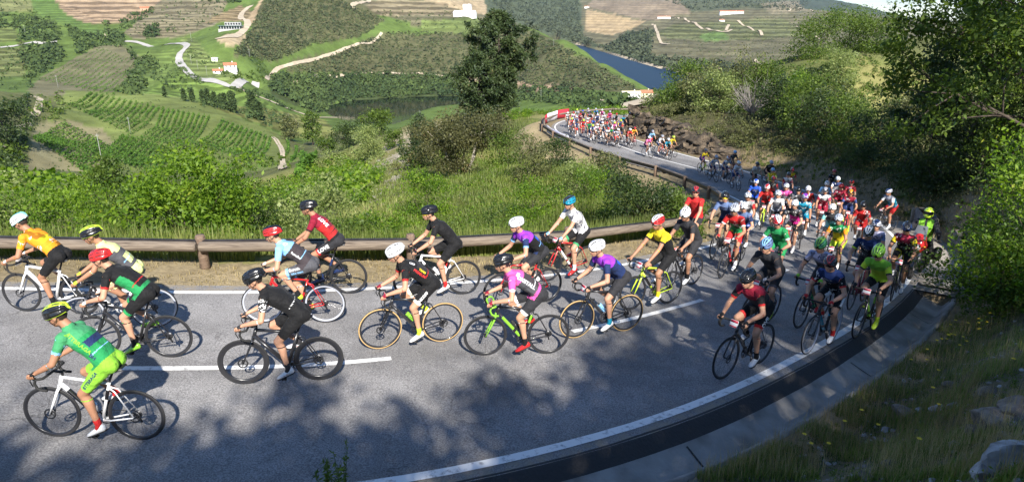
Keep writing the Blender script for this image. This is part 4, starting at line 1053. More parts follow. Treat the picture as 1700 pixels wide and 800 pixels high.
# ---- single trees and shrubs of the spur
g = G_(5)
p = place(765, 41)
r = empty('multi_stemmed_tree', tuple(p)); r.scale = (.68, .68, .68); tag(r, 'rounded rusty green tree with several pale forked stems standing on the spur', 'tree')
tips = []; mb = MB()
for k in range(6):
    an = k * 1.05 + 0.3; b0 = Vector((0.25 * math.cos(an), 0.25 * math.sin(an), -0.3)); t0 = Vector((math.cos(an) * (1.1 + .9 * g.random()), math.sin(an) * 1.2, 2.2 + g.random() * .8)); t1 = t0 + Vector((math.cos(an) * 1.3, math.sin(an) * 1.3, 1.2 + g.random()))
    mb.tube([b0, b0.lerp(t0, .5) + Vector(g.normal(size=3)) * .15, t0, t0.lerp(t1, .5), t1], [.12, .10, .08, .055, .02], 7); tips += [t0, t1, t0.lerp(t1, .5)]
    for s in range(3):
        e = t0 + Vector((g.normal() * 1.3, g.normal() * 1.3, .4 + g.random())); mb.tube([t0, e], [.05, .015], 5); tips.append(e)
mb.build('trunk', PALEB, r)
cs = [np.array(t) for t in tips] + [np.array((g.normal() * 1.9, g.normal() * 1.5, 2.2 + 3.0 * g.random())) for _ in range(22)] + [np.array((g.normal() * 2.0 - .8, g.normal() * 1.4, .5 + 1.4 * g.random())) for _ in range(12)]
rs = [0.75 + 0.65 * g.random() for _ in cs]; P, Nn = clump_points(cs, rs, [int(330 * q * q) for q in rs], g, .8, .8)
V = leaves(P, Nn, .17, g, .4, .6); mobj('crown', np_mesh('crown', V, quads(len(V)), False), [L_RUST], r)

def pine(loc, h, w, label, g, tiers=11, n=16000, size=.34):
    r = empty('pine_tree', tuple(loc)); tag(r, label, 'tree'); mb = MB()
    tp = [Vector((0.10 * math.sin(k * 1.3), 0.1 * math.cos(k), -0.4 + k * h / 8)) for k in range(9)]
    mb.tube(tp, [.26 * (1 - k / 9.5) for k in range(9)], 9); cs = []; rs = []
    for k in range(tiers):
        t = 0.16 + 0.84 * k / (tiers - 1); z = h * t
        prof = (0.55 if t < .35 else 0.72 if t < .52 else 1.0 if t < 0.85 else 0.62) * (1 if t < .85 else (1.15 - t) * 3)
        for b in range(6):
            an = b * 1.047 + k * 0.7 + g.random() * .5; ln = w * .5 * prof * (.65 + .5 * g.random())
            e = Vector((math.cos(an) * ln, math.sin(an) * ln, z + ln * .18)); o = Vector((0, 0, z - .2))
            mb.tube([o, o.lerp(e, .5) + Vector((0, 0, -.08)), e], [.07 * (1.1 - t), .045, .012], 5)
            for q in (.5, .78, 1.0): cs.append(np.array(o.lerp(e, q)) + g.normal(size=3) * .15); rs.append(.42 + .42 * g.random() * (1.2 - t * .4))
    cs.append(np.array((0, 0, h))); rs.append(.6)
    mb.build('trunk', BARK, r); tot = sum(q * q for q in rs)
    P, Nn = clump_points(cs, rs, [int(n * q * q / tot) for q in rs], g, .75, .85)
    Nn[:, 2] += .6; V = leaves(P, Nn, size, g, 0.1, .34); mobj('crown', np_mesh('crown', V, quads(len(V)), False), [L_PINE], r)
pine(place(828, 88), 12.9, 8.2, 'tall dark pine towering over the spur beside the pool', G_(21), n=46000, size=.40)
pine(place(796, 84), 8.4, 6.0, 'shorter bushy pine leaning against the left side of the tall pine', G_(22), tiers=8, n=26000, size=.36)
for k, (px, d, w, h, m_, nl, sz, lab, nm) in enumerate([
    (612, 96, 5.0, 3.4, L_PALE, 3600, .26, 'silvery round shrub left of the stony slope', 'shrub'),
    (628, 116, 5.4, 3.4, L_MID, 3600, .32, 'green round tree just behind the silvery shrub', 'tree'),
    (578, 112, 4.6, 3.6, L_DARK, 3000, .3, 'dark shrub left of the silvery round shrub', 'shrub'),
    (655, 100, 3.0, 1.9, L_MID, 2200, .26, 'small green shrub at the top edge of the stony slope', 'shrub'),
    (704, 66, 3.0, 2.8, L_PINE, 3800, .26, 'young pine shaped bush between stony slope and rusty tree', 'shrub'),
    (698, 50, 2.4, 1.8, L_DARK, 3200, .2, 'dark bush at the left foot of the rusty tree', 'bush'),
    (545, 255, 8, 6, L_MID, 1500, .8, 'dull green tree in the dip right of the knoll', 'tree'),
    (520, 330, 9, 18, L_MID, 2500, 1.0, 'tallest slender tree beside the pool with a pale trunk', 'tree'),
    (484, 345, 10, 11.5, L_OLIVE, 1800, 1.0, 'airy grey green tree left of the slender tree', 'tree'),
    (12, 235, 16, 14, L_DARK, 3500, 1.0, 'big dark tree at the left border above the vineyard knoll', 'tree'),
    ]):
    plant(nm if nm != 'tree' else 'broadleaf_tree', lab, nm, place(px, d), h, w, m_, nl, sz, G_(300 + k), nb=8, cr=.2, start=.2, up=.7, skirt=.4)
# ---- poplars
pg = G_(44)
def poplar(loc, h, label):
    r = empty('poplar_tree', tuple(loc)); tag(r, label, 'tree', 'poplars behind the knoll'); mb = MB(); mb.tube([(0, 0, -1), (0, 0, h * .9)], [.3, .05], 6)
    mb.build('trunk', BARK, r)
    t = pg.random(1100) ** .8; a = pg.random(1100) * 6.28; q = h * .13 * np.sin(np.clip(t, .03, 1) ** .7 * 3.05) * (.5 + .6 * pg.random(1100))
    P = np.stack([np.cos(a) * q, np.sin(a) * q, h * (.06 + .94 * t)], 1); Nn = np.stack([np.cos(a), np.sin(a), a * 0], 1)
    V = leaves(P, Nn, 1.0, pg, .5, .6); mobj('crown', np_mesh('crown', V, quads(len(V)), False), [L_FARTR], r); return r
pop = None
order = ['leftmost', 'second', 'third', 'fourth', 'fifth', 'sixth', 'seventh', 'eighth', 'ninth', 'tenth', 'eleventh', 'twelfth']
for k, (px, py, hp) in enumerate([(274, 172, 16), (306, 178, 18), (320, 180, 20), (337, 188, 20), (346, 190, 24), (357, 192, 23), (368, 194, 22), (374, 198, 25), (387, 203, 32), (421, 213, 38), (427, 215, 28), (432, 217, 28)]):
    d = 440 - k * 3; p = place(px, d); h = hp * d / 1130 * 1.05
    lab = f'{order[k]} slim poplar in the row behind the knoll, counted from the left'
    if pop is None: pop = poplar(p, h, lab); h0 = h
    else: dup(pop, tuple(p), pg.random() * 6, h / h0, lab)

# ---- right hillside
def rlist(L, seed, group=None):
    for k, (px, d, w, h, m_, nl, sz, lab, nm) in enumerate(L):
        plant({'tree': 'hillside_tree', 'bush': 'bush', 'shrub': 'shrub'}[nm], lab, nm, place(px, d), h, w, m_, nl, sz, G_(seed + k), nb=9, cr=.19, start=.12, up=.75, skirt=.6, group=group)
rlist([
    (1352, 96, 8.5, 3.4, L_MID, 7000, .26, 'left lobe of the dark tree group crowning the hillside', 'tree'),
    (1405, 102, 9.5, 3.8, L_MID, 9000, .26, 'highest tree of the group crowning the hillside', 'tree'),
    (1452, 96, 6.5, 3.0, L_MID, 6500, .26, 'right lobe of the tree group crowning the hillside', 'tree'),
    (1395, 84, 5.0, 2.8, L_PALE, 4500, .22, 'pale willow like tree in front of the hillside tree group', 'tree'),
    (1335, 82, 4.5, 4.0, L_DARK, 4000, .22, 'dark gap filling bush below the left lobe of the tree group', 'bush'),
    (1500, 74, 4.5, 1.8, L_OLIVE, 5000, .24, 'olive tree between the tree group and the big right tree', 'tree'),
    (1085, 66, 3.8, 2.0, L_OLIVE, 4500, .2, 'olive scrub bush at the left end of the rock face', 'bush'),
    (1120, 62, 4.2, 2.2, L_MID, 5000, .2, 'green bush above the left part of the rock face', 'bush'),
    (1155, 60, 4.2, 2.3, L_OLIVE, 5000, .2, 'brownish bush above the middle of the rock face', 'bush'),
    (1190, 56, 3.8, 2.5, L_PALE, 4500, .18, 'light green broom above the rock face', 'bush'),
    (1225, 58, 4.6, 4.4, L_OLIVE, 5500, .18, 'tall greyish bush over the right end of the rock face', 'bush'),
    (1262, 56, 4.2, 4.2, L_MID, 5500, .18, 'green bush right of the greyish bush', 'bush'),
    (1300, 60, 4.6, 4.6, L_BRIGHT, 5500, .18, 'fresh green bush in the middle of the hillside', 'bush'),
    (1135, 88, 5.5, 2.2, L_MID, 3500, .28, 'bush on the skyline left below the river bend', 'bush'),
    (1180, 82, 6.0, 2.8, L_OLIVE, 4000, .28, 'olive bush on the skyline below the far terraces', 'bush'),
    (1230, 80, 6.2, 3.4, L_MID, 4000, .28, 'green bush on the skyline left of the hillside tree group', 'bush'),
    (1280, 78, 5.6, 3.4, L_OLIVE, 4000, .26, 'brown green bush on the skyline next to the tree group', 'bush'),
    (1330, 64, 4.0, 3.0, L_PALE, 3500, .2, 'pale grassy bush on the sunny part of the hillside', 'bush'),
    (1375, 60, 3.8, 2.8, L_MID, 3500, .2, 'green bush left of the big right tree', 'bush'),
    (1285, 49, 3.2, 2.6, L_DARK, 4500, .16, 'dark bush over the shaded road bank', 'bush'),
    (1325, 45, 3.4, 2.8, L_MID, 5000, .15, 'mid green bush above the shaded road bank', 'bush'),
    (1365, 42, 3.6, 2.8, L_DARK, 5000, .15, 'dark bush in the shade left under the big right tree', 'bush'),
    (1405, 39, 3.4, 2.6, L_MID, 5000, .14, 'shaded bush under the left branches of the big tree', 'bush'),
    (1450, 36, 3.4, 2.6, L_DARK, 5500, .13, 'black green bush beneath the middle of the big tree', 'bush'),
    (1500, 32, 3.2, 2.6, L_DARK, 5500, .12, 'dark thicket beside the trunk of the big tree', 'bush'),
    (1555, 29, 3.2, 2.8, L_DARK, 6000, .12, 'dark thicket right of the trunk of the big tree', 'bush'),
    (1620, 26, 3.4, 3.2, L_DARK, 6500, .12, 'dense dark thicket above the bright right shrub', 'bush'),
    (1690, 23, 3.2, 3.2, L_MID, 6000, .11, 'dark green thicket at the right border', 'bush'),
], 400, 'scrub on the hillside')
# leafless grey bush
g = G_(77); r = empty('leafless_bush', tuple(place(1248, 53))); tag(r, 'grey leafless bush with bare spreading twigs on the hillside', 'bush'); mb = MB()
for k in range(60):
    a = g.random() * 6.28; e = Vector((math.cos(a) * (.8 + g.random() * 1.3), math.sin(a) * (.8 + g.random()), 1.2 + g.random() * 1.8)); m_ = e * .5 + Vector(g.normal(size=3)) * .15
    mb.tube([(0, 0, 0), m_, e], [.03, .018, .006], 4, caps=False)
    for q in range(3): mb.tube([m_.lerp(e, q / 3), m_.lerp(e, q / 3) + Vector(g.normal(size=3)) * .4], [.012, .004], 3, caps=False)
mb.build('twigs', mat('grey_twig', (0.26, 0.23, 0.21), 0.9), r)
# big tree on the right, and two companions
def bigtree(loc, h, w, label, seed, n=26000, sz=.16, m_=L_DARK, nb=16, start=.14, cr=.105, lean=(0, 0), up=.35):
    return plant('oak_tree', label, 'tree', loc, h, w, m_, n, sz, G_(seed), nb=nb, tr=.15, cr=cr, start=start, up=up, sub=5, squash=.7, shell=.85, wig=.5, lean=lean, flat=.3, rot=0.0)
bigtree(place(1668, 23), 11.5, 7.2, 'big dark leaved tree filling the upper right corner', 500, n=44000, m_=L_MID)
bigtree(place(1608, 28), 8.6, 5.6, 'tall dark tree left of and behind the big corner tree', 501, n=27000, sz=.17)
bigtree(place(1725, 20), 10.0, 6.5, 'dark tree leaning in from the right border', 502, n=18000, sz=.15, m_=L_MID)
# bright shrub at the right border
plant('shrub', 'bright fresh green leafy shrub at the right border beside the concrete drain', 'shrub', place(1695, 12.6), 2.9, 2.6, L_BRIGHT, 12000, .075, G_(510), nb=12, tr=.03, cr=.17, start=.06, up=1.0, skirt=1.0)
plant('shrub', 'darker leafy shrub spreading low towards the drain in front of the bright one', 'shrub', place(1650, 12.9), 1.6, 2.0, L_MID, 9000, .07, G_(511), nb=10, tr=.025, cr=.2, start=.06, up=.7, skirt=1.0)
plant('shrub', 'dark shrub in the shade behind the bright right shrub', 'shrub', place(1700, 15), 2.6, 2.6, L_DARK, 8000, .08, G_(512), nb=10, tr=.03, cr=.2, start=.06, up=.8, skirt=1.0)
# trees standing on the bank behind the photographer: they throw the shade on the road
def shade_tree(gx, gy, hh, r, label, seed, n=9000, m_=L_MID, gz=0.0):
    """crown whose shade centre falls on road point (gx, gy)"""
    t = hh / math.tan(SUN_EL); L2 = Vector((LIGHT.x, LIGHT.y, 0)).normalized()
    x, y = gx - L2.x * t, gy - L2.y * t; z0 = ground(x, y); h = hh - z0 + gz + r * .5
    return plant('oak_tree', label, 'tree', (x, y, z0), h, r * 2, m_, int(n * .6), .27, G_(seed), nb=14, tr=.16, cr=.17, start=.5, up=.4, sub=4, squash=.8, shell=.8)
for k, (gx_, gy_, hh, r_, n_) in enumerate([(2.6, 8.0, 8.5, 1.9, 5200), (0.6, 6.7, 8.0, 1.7, 4200), (4.6, 10.2, 9.0, 2.0, 5200), (6.6, 12.4, 9.0, 1.7, 4200), (-1.9, 6.6, 8.0, 1.7, 4200), (-3.7, 6.4, 8.5, 1.5, 3600), (-5.9, 5.9, 9.0, 1.7, 3600), (-8.0, 5.6, 9.5, 1.5, 2800), 
        (5.2, 6.6, 9, 2.2, 4200), (8.6, 9.4, 9, 2.2, 3600), (12.8, 11.2, 9, 2.0, 3600), (2.4, 4.6, 9, 2.2, 4200), (-1.4, 3.8, 8, 1.6, 3500)]):
    shade_tree(gx_, gy_, hh, r_, ['wide', 'open', 'tall', 'slim', 'airy', 'sparse', 'light', 'leaning', 'broad', 'dense', 'spreading', 'heavy', 'young', 'small', 'old'][k] + ' leafy tree on the bank behind the photographer', 1200 + k, n_)
# ---- far woods, scrub and hedges
def in_px(poly, n, g):
    xs = [p[0] for p in poly]; ys = [p[1] for p in poly]; out = []
    while len(out) < n:
        u = g.uniform(min(xs), max(xs), 4 * n); v = g.uniform(min(ys), max(ys), 4 * n); m = inpoly(poly, u, v); out += list(zip(u[m], v[m]))
    return out[:n]
def mass(name, label, polys, g, m_, r=(1.2, 2.6), k=14, ls=1.0, dmin=0, dmax=1e9, hs=.8):
    VV = []
    for poly, n in polys:
        for u, v in in_px(poly, n, g):
            p = ray(u, v)
            if p is None: continue
            d = p[1] * CP - (p[2] - CAMZ) * SP
            if d < dmin or d > dmax or p[2] < WATER + .4: continue
            q = r[0] + (r[1] - r[0]) * g.random() ** 2
            dd = g.normal(size=(k, 3)); dd[:, 2] = np.abs(dd[:, 2]); dd /= np.linalg.norm(dd, axis=1)[:, None]
            P = p + np.array((0, 0, q * .25)) + dd * q * (.55 + .45 * g.random((k, 1))) * (1, 1, hs)
            VV.append(leaves(P, dd, ls * q, g, 1.2, .85))
    V = np.concatenate(VV); o = mobj(name, np_mesh(name, V, quads(len(V)), False), [m_]); tag(o, label, kind='stuff'); return o
g = G_(600)
H1 = [(388, 90), (410, 60), (440, -2), (560, -2), (640, 35), (600, 62), (520, 75), (455, 102), (430, 100)]
H2 = [(470, 120), (560, 88), (640, 56), (700, 52), (790, 58), (860, 40), (980, 100), (1062, 150), (1020, 152), (900, 142), (700, 128), (560, 124)]
mass('hill_scrub', 'dense dark scrub covering the left dome of the central hill', [(H1, 3000)], g, L_FARSH, (1.0, 2.4), 12, .85, 450)
mass('hill_scrub', 'speckled scrub covering the right flank of the central hill', [(H2, 3600)], g, L_FARSH, (1.0, 2.6), 12, .85, 450)
mass('woodland', 'belt of dark green trees around the pool', [([(450, 128), (560, 124), (770, 128), (780, 158), (700, 160), (600, 164), (545, 178), (530, 190), (500, 175), (450, 150)], 1100)], g, L_FARTR, (2.5, 5.5), 26, .55, 480)
mass('woodland', 'dark riverside trees beyond the far bend', [([(840, 142), (960, 150), (1050, 170), (1160, 150), (1160, 140), (1100, 128), (1085, 150), (1060, 176), (1000, 182), (860, 170)], 420)], g, L_FARTR, (2.5, 5), 26, .55, 120)
mass('woodland', 'dark woods on the hill at the left border', [([(-20, 22), (40, 28), (60, 30), (100, 40), (104, 58), (95, 70), (30, 70), (36, 50), (-20, 46)], 220), ([(110, 44), (170, 62), (205, 72), (210, 80), (160, 76), (135, 90), (120, 70)], 120), ([(34, 78), (95, 74), (108, 98), (75, 120), (50, 132), (40, 100)], 170), ([(176, 40), (210, 62), (200, 76), (170, 66)], 60)], g, L_FARTR, (2.2, 5), 24, .6, 350)
mass('woodland', 'dark hedge of trees running down between the striped and plain fields', [([(215, 84), (240, 96), (268, 104), (262, 116), (240, 130), (236, 150), (222, 160), (200, 154), (214, 130), (225, 112)], 110), ([(200, 34), (250, 12), (262, 18), (222, 42), (205, 56)], 45), ([(236, 58), (262, 36), (264, 60), (245, 66)], 50), ([(340, 0), (400, -8), (398, 6), (350, 6)], 30)], g, L_FARTR, (2.2, 4.8), 26, .6, 350)
mass('far_woodland', 'far woods on the slopes across the river', [([(800, -5), (960, -5), (966, 58), (1000, 80), (960, 72), (880, 48)], 1500), ([(1000, 82), (1040, 56), (1085, 50), (1078, 92), (1155, 125), (1120, 122)], 900), ([(1080, 92), (1155, 118), (1300, 124), (1300, 112), (1160, 104)], 400), ([(1100, 0), (1350, 0), (1330, 20), (1240, 12), (1150, 18)], 500)], g, leafmat('far_trees', (0.030, 0.045, 0.024), (0.075, 0.090, 0.045), .01, 0, .9), (2.5, 6), 9, 1.1, 850)
mass('far_scrub', 'specks of scrub and olive trees on the far terraces', [([(1080, 60), (1300, 20), (1500, 45), (1320, 118), (1160, 110)], 900), ([(205, 60), (280, 0), (390, 0), (350, 50)], 160), ([(600, 20), (760, 10), (790, 50), (700, 50)], 160), ([(-10, 76), (60, 80), (60, 150), (-10, 150)], 120), ([(-10, -5), (40, 0), (60, 20), (150, 60), (100, 40), (-10, 20)], 90), ([(300, 80), (350, 90), (380, 110), (330, 110)], 40), ([(232, 120), (300, 100), (330, 180), (470, 185), (500, 235), (420, 200), (300, 160)], 260)], g, L_FARTR, (.8, 2.2), 8, 1.0, 300)
mass('field_weeds', 'weeds and young vines between the vine rows of the knoll', [([(60, 200), (110, 160), (300, 165), (460, 225), (500, 262), (450, 292), (60, 292)], 450)], g, L_FARTR, (.25, .7), 8, 1.0, 150, 460)
mass('gully_shadow_scrub', 'dark scrub standing in for the terrace wall shadows left of the knoll', [([(-10, 250), (20, 225), (46, 190), (58, 196), (40, 240), (26, 280), (-10, 290)], 120), ([(20, 176), (46, 158), (50, 170), (30, 196)], 50)], g, L_DARK, (.8, 2.2), 26, .5, 150)  # dark leaf colour imitates the shadows of the terrace retaining walls
mass('hill_brow_scrub', 'olive scrub on the brow of the near hillside', [([(1200, 130), (1300, 112), (1400, 95), (1520, 100), (1680, 110), (1700, 170), (1500, 180), (1380, 160), (1250, 160)], 420)], g, L_MID, (.3, .8), 44, .3, 55, 180)
mass('orchard', 'grey green olive orchard beside the left wood', [([(28, 44), (34, 44), (54, 128), (40, 130)], 26)], g, L_OLIVE, (2.0, 2.8), 30, .5, 300)
mass('garden_trees', 'small garden trees round the white valley house', [([(345, 118), (380, 124), (425, 118), (415, 100), (432, 96), (445, 118), (440, 140), (380, 132)], 50)], g, L_MID, (1.2, 3.0), 26, .6, 400)
mass('track_scrub', 'bushes along the valley road', [([(300, 112), (340, 138), (335, 142), (296, 118)], 26), ([(370, 146), (430, 150), (500, 188), (480, 186), (420, 160)], 60)], g, L_FARTR, (1.2, 2.6), 24, .6, 300)
mass('bank_scrub', 'dark scrub along the steep banks left of the vineyard knoll', [([(-10, 240), (28, 215), (48, 165), (60, 190), (50, 235), (30, 280), (60, 290), (-10, 300)], 150), ([(60, 160), (110, 150), (120, 180), (80, 210), (60, 205)], 60), ([(270, 250), (330, 232), (420, 255), (480, 280), (260, 296)], 90)], g, L_MID, (.7, 2.2), 24, .6, 100)
mass('valley_scrub', 'bright and dull green thicket filling the slope between the road and the vineyard knoll', [([(-10, 300), (120, 312), (250, 318), (480, 300), (560, 262), (640, 290), (600, 345), (-10, 345)], 1100)], g, L_BRIGHT, (.35, 1.25), 60, .24, 25, 210)
mass('valley_scrub', 'paler scrub mixed into the thicket above the knoll', [([(-10, 300), (120, 312), (250, 318), (480, 300), (560, 250), (640, 280), (600, 345), (-10, 345)], 420), ([(490, 240), (600, 235), (640, 262), (540, 290)], 110)], g, L_PALE, (.35, 1.2), 60, .22, 25, 300)
# ---- vine rows
VR = []
def rows(a0, a1, b0, b1, n, where, bow=0):
    for k in range(n):
        t = k / (n - 1); A = (a0[0] + (a1[0] - a0[0]) * t, a0[1] + (a1[1] - a0[1]) * t); B = (b0[0] + (b1[0] - b0[0]) * t, b0[1] + (b1[1] - b0[1]) * t)
        VR.append((A, B, where, k, n, bow))
rows((112, 176), (217, 224), (153, 156), (265, 179), 13, 'upper left part of the knoll', 5)
rows((232, 232), (300, 247), (272, 182), (348, 195), 10, 'top middle part of the knoll', 8)
rows((318, 242), (416, 270), (372, 202), (450, 230), 11, 'right part of the knoll', 7)
rows((56, 232), (160, 300), (112, 206), (214, 262), 17, 'lower left part of the knoll', 2)
rows((64, 134), (186, 160), (166, 80), (246, 110), 13, 'striped field above the knoll', 2)
rows((166, 262), (262, 292), (206, 226), (302, 252), 13, 'middle of the knoll', 2)
rows((474, 262), (500, 285), (478, 236), (524, 268), 4, 'slope right of the double track', 3)
vg = G_(9)
for A, B, where, k, n, bow in VR:
    m_ = ((A[0] + B[0]) / 2 + bow, (A[1] + B[1]) / 2 + bow * .5)
    q = [ray(*A), ray(*m_), ray(*B)]; q = catmull(np.array(q), 16)
    L = np.concatenate([[0], np.cumsum(np.linalg.norm(np.diff(q[:, :2], axis=0), axis=1))]); c = 620
    s = vg.random(c) * L[-1]; gap = s > -1; s = s[gap]
    x = np.interp(s, L, q[:, 0]) + vg.normal(size=len(s)) * .17; y = np.interp(s, L, q[:, 1]) + vg.normal(size=len(s)) * .17
    c0 = np.array((q[0, 0], q[0, 1], ground(q[0, 0], q[0, 1])))
    z = np.array([ground(a, b) for a, b in zip(x, y)]) + .2 + vg.random(len(s)) * 1.35
    P = np.stack([x, y, z], 1) - c0; V = leaves(P, np.tile((0, -.3, 1.0), (len(P), 1)), .62, vg, .5, .8)
    o = mobj('vine_row', np_mesh('vine_row', V, quads(len(V)), False), [L_VINE]); o.location = c0
    od = ['first', 'second', 'third', 'fourth', 'fifth', 'sixth', 'seventh', 'eighth', 'ninth', 'tenth', 'eleventh', 'twelfth', 'thirteenth', 'fourteenth', 'fifteenth', 'sixteenth', 'seventeenth'][k]
    tag(o, f'{od} green vine row from the top left on the {where}', 'vine row', 'vine rows on the knoll')

# ---- grass
def blades(P, h, g, w=.012, lean=.35):
    n = len(P); a = g.random(n) * 6.28; d = np.stack([np.cos(a), np.sin(a), 0 * a], 1); s = np.stack([-np.sin(a), np.cos(a), 0 * a], 1)
    hh = h * (.5 + .8 * g.random(n)); ww = w * (.7 + .6 * g.random(n)); l = lean * g.random(n) * hh
    b0 = P - s * ww[:, None]; b1 = P + s * ww[:, None]; m0 = P + d * (l * .35)[:, None]; m0[:, 2] += hh * .6; t = P + d * l[:, None]; t[:, 2] += hh
    V = np.stack([b0, b1, m0 + s * (ww * .6)[:, None], m0 - s * (ww * .6)[:, None], t], 1).reshape(-1, 3)
    i = np.arange(n)[:, None] * 5; Q = np.concatenate([i + (0, 1, 2, 3)], 1); T = i + (3, 2, 4)
    return V, Q, T
def grass(name, label, P, h, g, m_, w=.012, lean=.35):
    V, Q, T = blades(P, h, g, w, lean)
    F = np.concatenate([Q, np.concatenate([T, T[:, -1:]], 1)])
    me = bpy.data.meshes.new(name); nq, nt_ = len(Q), len(T)
    me.vertices.add(len(V)); me.vertices.foreach_set('co', V.astype(np.float32).ravel()); me.loops.add(nq * 4 + nt_ * 3)
    me.loops.foreach_set('vertex_index', np.concatenate([Q.ravel(), T.ravel()]).astype(np.int32)); me.polygons.add(nq + nt_)
    me.polygons.foreach_set('loop_start', np.concatenate([np.arange(nq) * 4, nq * 4 + np.arange(nt_) * 3]).astype(np.int32))
    me.polygons.foreach_set('loop_total', np.concatenate([np.full(nq, 4), np.full(nt_, 3)]).astype(np.int32)); me.update(calc_edges=True)
    o = mobj(name, me, [m_]); tag(o, label, kind='stuff'); return o
gg = G_(700)
def scatter_side(i0, i1, side, o0, o1, n, g, pw=1.0):
    I = i0 + (i1 - i0) * g.random(n); o = o0 + (o1 - o0) * g.random(n) ** pw; P = road_pt(I, o, side)
    P[:, 2] = gz(P[:, 0], P[:, 1]); return P
# bilinear height on the polar grid (fast)
_lr = np.log(rr)
def gz(x, y):
    r = np.hypot(x, y); a = np.arctan2(x, y); a = np.where(a < az[0], a + 2 * np.pi, a)
    fi = np.interp(np.log(np.maximum(r, .6)), _lr, np.arange(nR)); fa = np.interp(a, np.append(az, az[0] + 2 * np.pi), np.arange(nA + 1))
    i = np.minimum(fi.astype(int), nR - 2); j = fa.astype(int) % nA; j2 = (j + 1) % nA; u = fi - i; v = fa - fa.astype(int)
    return (GZ[i, j] * (1 - u) + GZ[i + 1, j] * u) * (1 - v) + (GZ[i, j2] * (1 - u) + GZ[i + 1, j2] * u) * v
NB = road_index(8.8, 23.4)
P = scatter_side(30, NB + 6, -1, 1.75, 6.5, 42000, gg, 1.5); dens = vnoise(P[:, 0] / .8, P[:, 1] / .8, 4) + .35 * vnoise(P[:, 0] / .2, P[:, 1] / .2, 5); P = P[dens > .45]
grass('tall_grass', 'tall sunlit grass along the valley side of the rail', P, .55, gg, GRASS, .011)
P = scatter_side(20, NB, -1, .12, 1.9, 15000, gg, .8); P = P[vnoise(P[:, 0] / .5, P[:, 1] / .5, 6) > .45]
grass('verge_grass', 'short dry grass and litter on the verge under the rail', P, .07, gg, DRYG, .006, 1.2)
# slope to the far road
def scatter_px(poly, n, g, dmin=0, dmax=1e9, cond=None):
    out = []
    for u, v in in_px(poly, n, g):
        p = ray(u, v)
        if p is None: continue
        d = p[1] * CP - (p[2] - CAMZ) * SP
        if dmin < d < dmax: out.append(p)
    return np.array(out)
SL_ = [(560, 400), (560, 330), (620, 290), (700, 240), (780, 205), (870, 190), (1000, 262), (1110, 300), (1190, 340), (1230, 360), (1180, 390), (1000, 410), (700, 415)]
P = scatter_px(SL_, 15000, gg, 14, 95); P = np.repeat(P, 4, 0) + np.concatenate([gg.normal(size=(len(P) * 4, 2)) * .16, np.zeros((len(P) * 4, 1))], 1)
_i, _o = road_near(P[:, 0], P[:, 1]); P = P[np.abs(_o) > HW[_i] + 3.6 + 1.6 * gg.random(len(P))]; P[:, 2] = gz(P[:, 0], P[:, 1])
grass('meadow_grass', 'rough green and yellow grass on the slope up to the far bend', P, .30, gg, GRASS, .022, .7)
def tufts(name, label, P, g, m_, r=(.25, .6), k=30, ls=.10, hs=.8):
    VV = []
    for p in P:
        q = r[0] + (r[1] - r[0]) * g.random() ** 2; dd = g.normal(size=(k, 3)); dd[:, 2] = np.abs(dd[:, 2]); dd /= np.linalg.norm(dd, axis=1)[:, None]
        VV.append(leaves(p + dd * q * (.3 + .7 * g.random((k, 1))) * (1, 1, hs), dd, ls, g, .5, .5))
    V = np.concatenate(VV); o = mobj(name, np_mesh(name, V, quads(len(V)), False), [m_]); tag(o, label, kind='stuff')
P = scatter_px(SL_, 1500, gg, 15, 95); _i, _o = road_near(P[:, 0], P[:, 1]); P = P[(np.abs(_o) > HW[_i] + 5.0)]
sel = vnoise(P[:, 0] / 4, P[:, 1] / 4, 15)
tufts('slope_scrub', 'leafy weeds scattered over the slope', P[sel > .5], gg, L_BRIGHT, (.25, .75), 46, .10)
tufts('slope_scrub', 'olive and brown weeds scattered over the slope', P[sel <= .5], gg, L_OLIVE, (.2, .6), 40, .10)
P = scatter_px([(0, 400), (0, 335), (560, 335), (560, 400)], 420, gg, 12, 60); tufts('slope_scrub', 'green weeds between the rail and the big bushes', P, gg, L_BRIGHT, (.25, .7), 50, .085)
P = scatter_px([(820, 168), (1000, 172), (1060, 188), (1000, 196), (900, 192), (850, 200), (800, 200)], 380, gg, 70, 180); tufts('crest_scrub', 'bright green scrub on the crest behind the far bend', P, gg, L_BRIGHT, (.5, 1.3), 60, .2)
P = scatter_px([(1250, 330), (1210, 250), (1160, 200), (1100, 180), (1200, 140), (1380, 130), (1560, 160), (1700, 200), (1700, 330), (1600, 350), (1500, 330), (1400, 300)], 1500, gg, 22, 120)
_i, _o = road_near(P[:, 0], P[:, 1]); P = P[np.abs(_o) > HW[_i] + 3.0]; sel = vnoise(P[:, 0] / 5, P[:, 1] / 5, 16)
tufts('hillside_undergrowth', 'dark undergrowth on the hillside', P[sel > .45], gg, L_DARK, (.4, 1.2), 60, .15); tufts('hillside_undergrowth', 'olive grass tufts on the hillside', P[sel <= .45], gg, L_OLIVE, (.3, .9), 60, .14)
P = scatter_side(road_index(12.9, 21), road_index(14, 45), 1, 1.7, 7.5, 900, gg, 1.3); sel = vnoise(P[:, 0] / 2, P[:, 1] / 2, 18)
tufts('bank_undergrowth', 'dark low plants on the bank beside the road', P[sel > .5], gg, L_MID, (.12, .55), 44, .09); tufts('bank_undergrowth', 'dry olive plants on the bank beside the road', P[sel <= .5], gg, L_OLIVE, (.10, .45), 44, .08)
P = scatter_side(road_index(12.9, 21), road_index(14, 45), 1, 1.0, 5.5, 6000, gg, 1.2); grass('bank_dry_grass', 'dry grass on the dusty bank beyond the bend', P, .22, gg, DRYG, .010, .7)
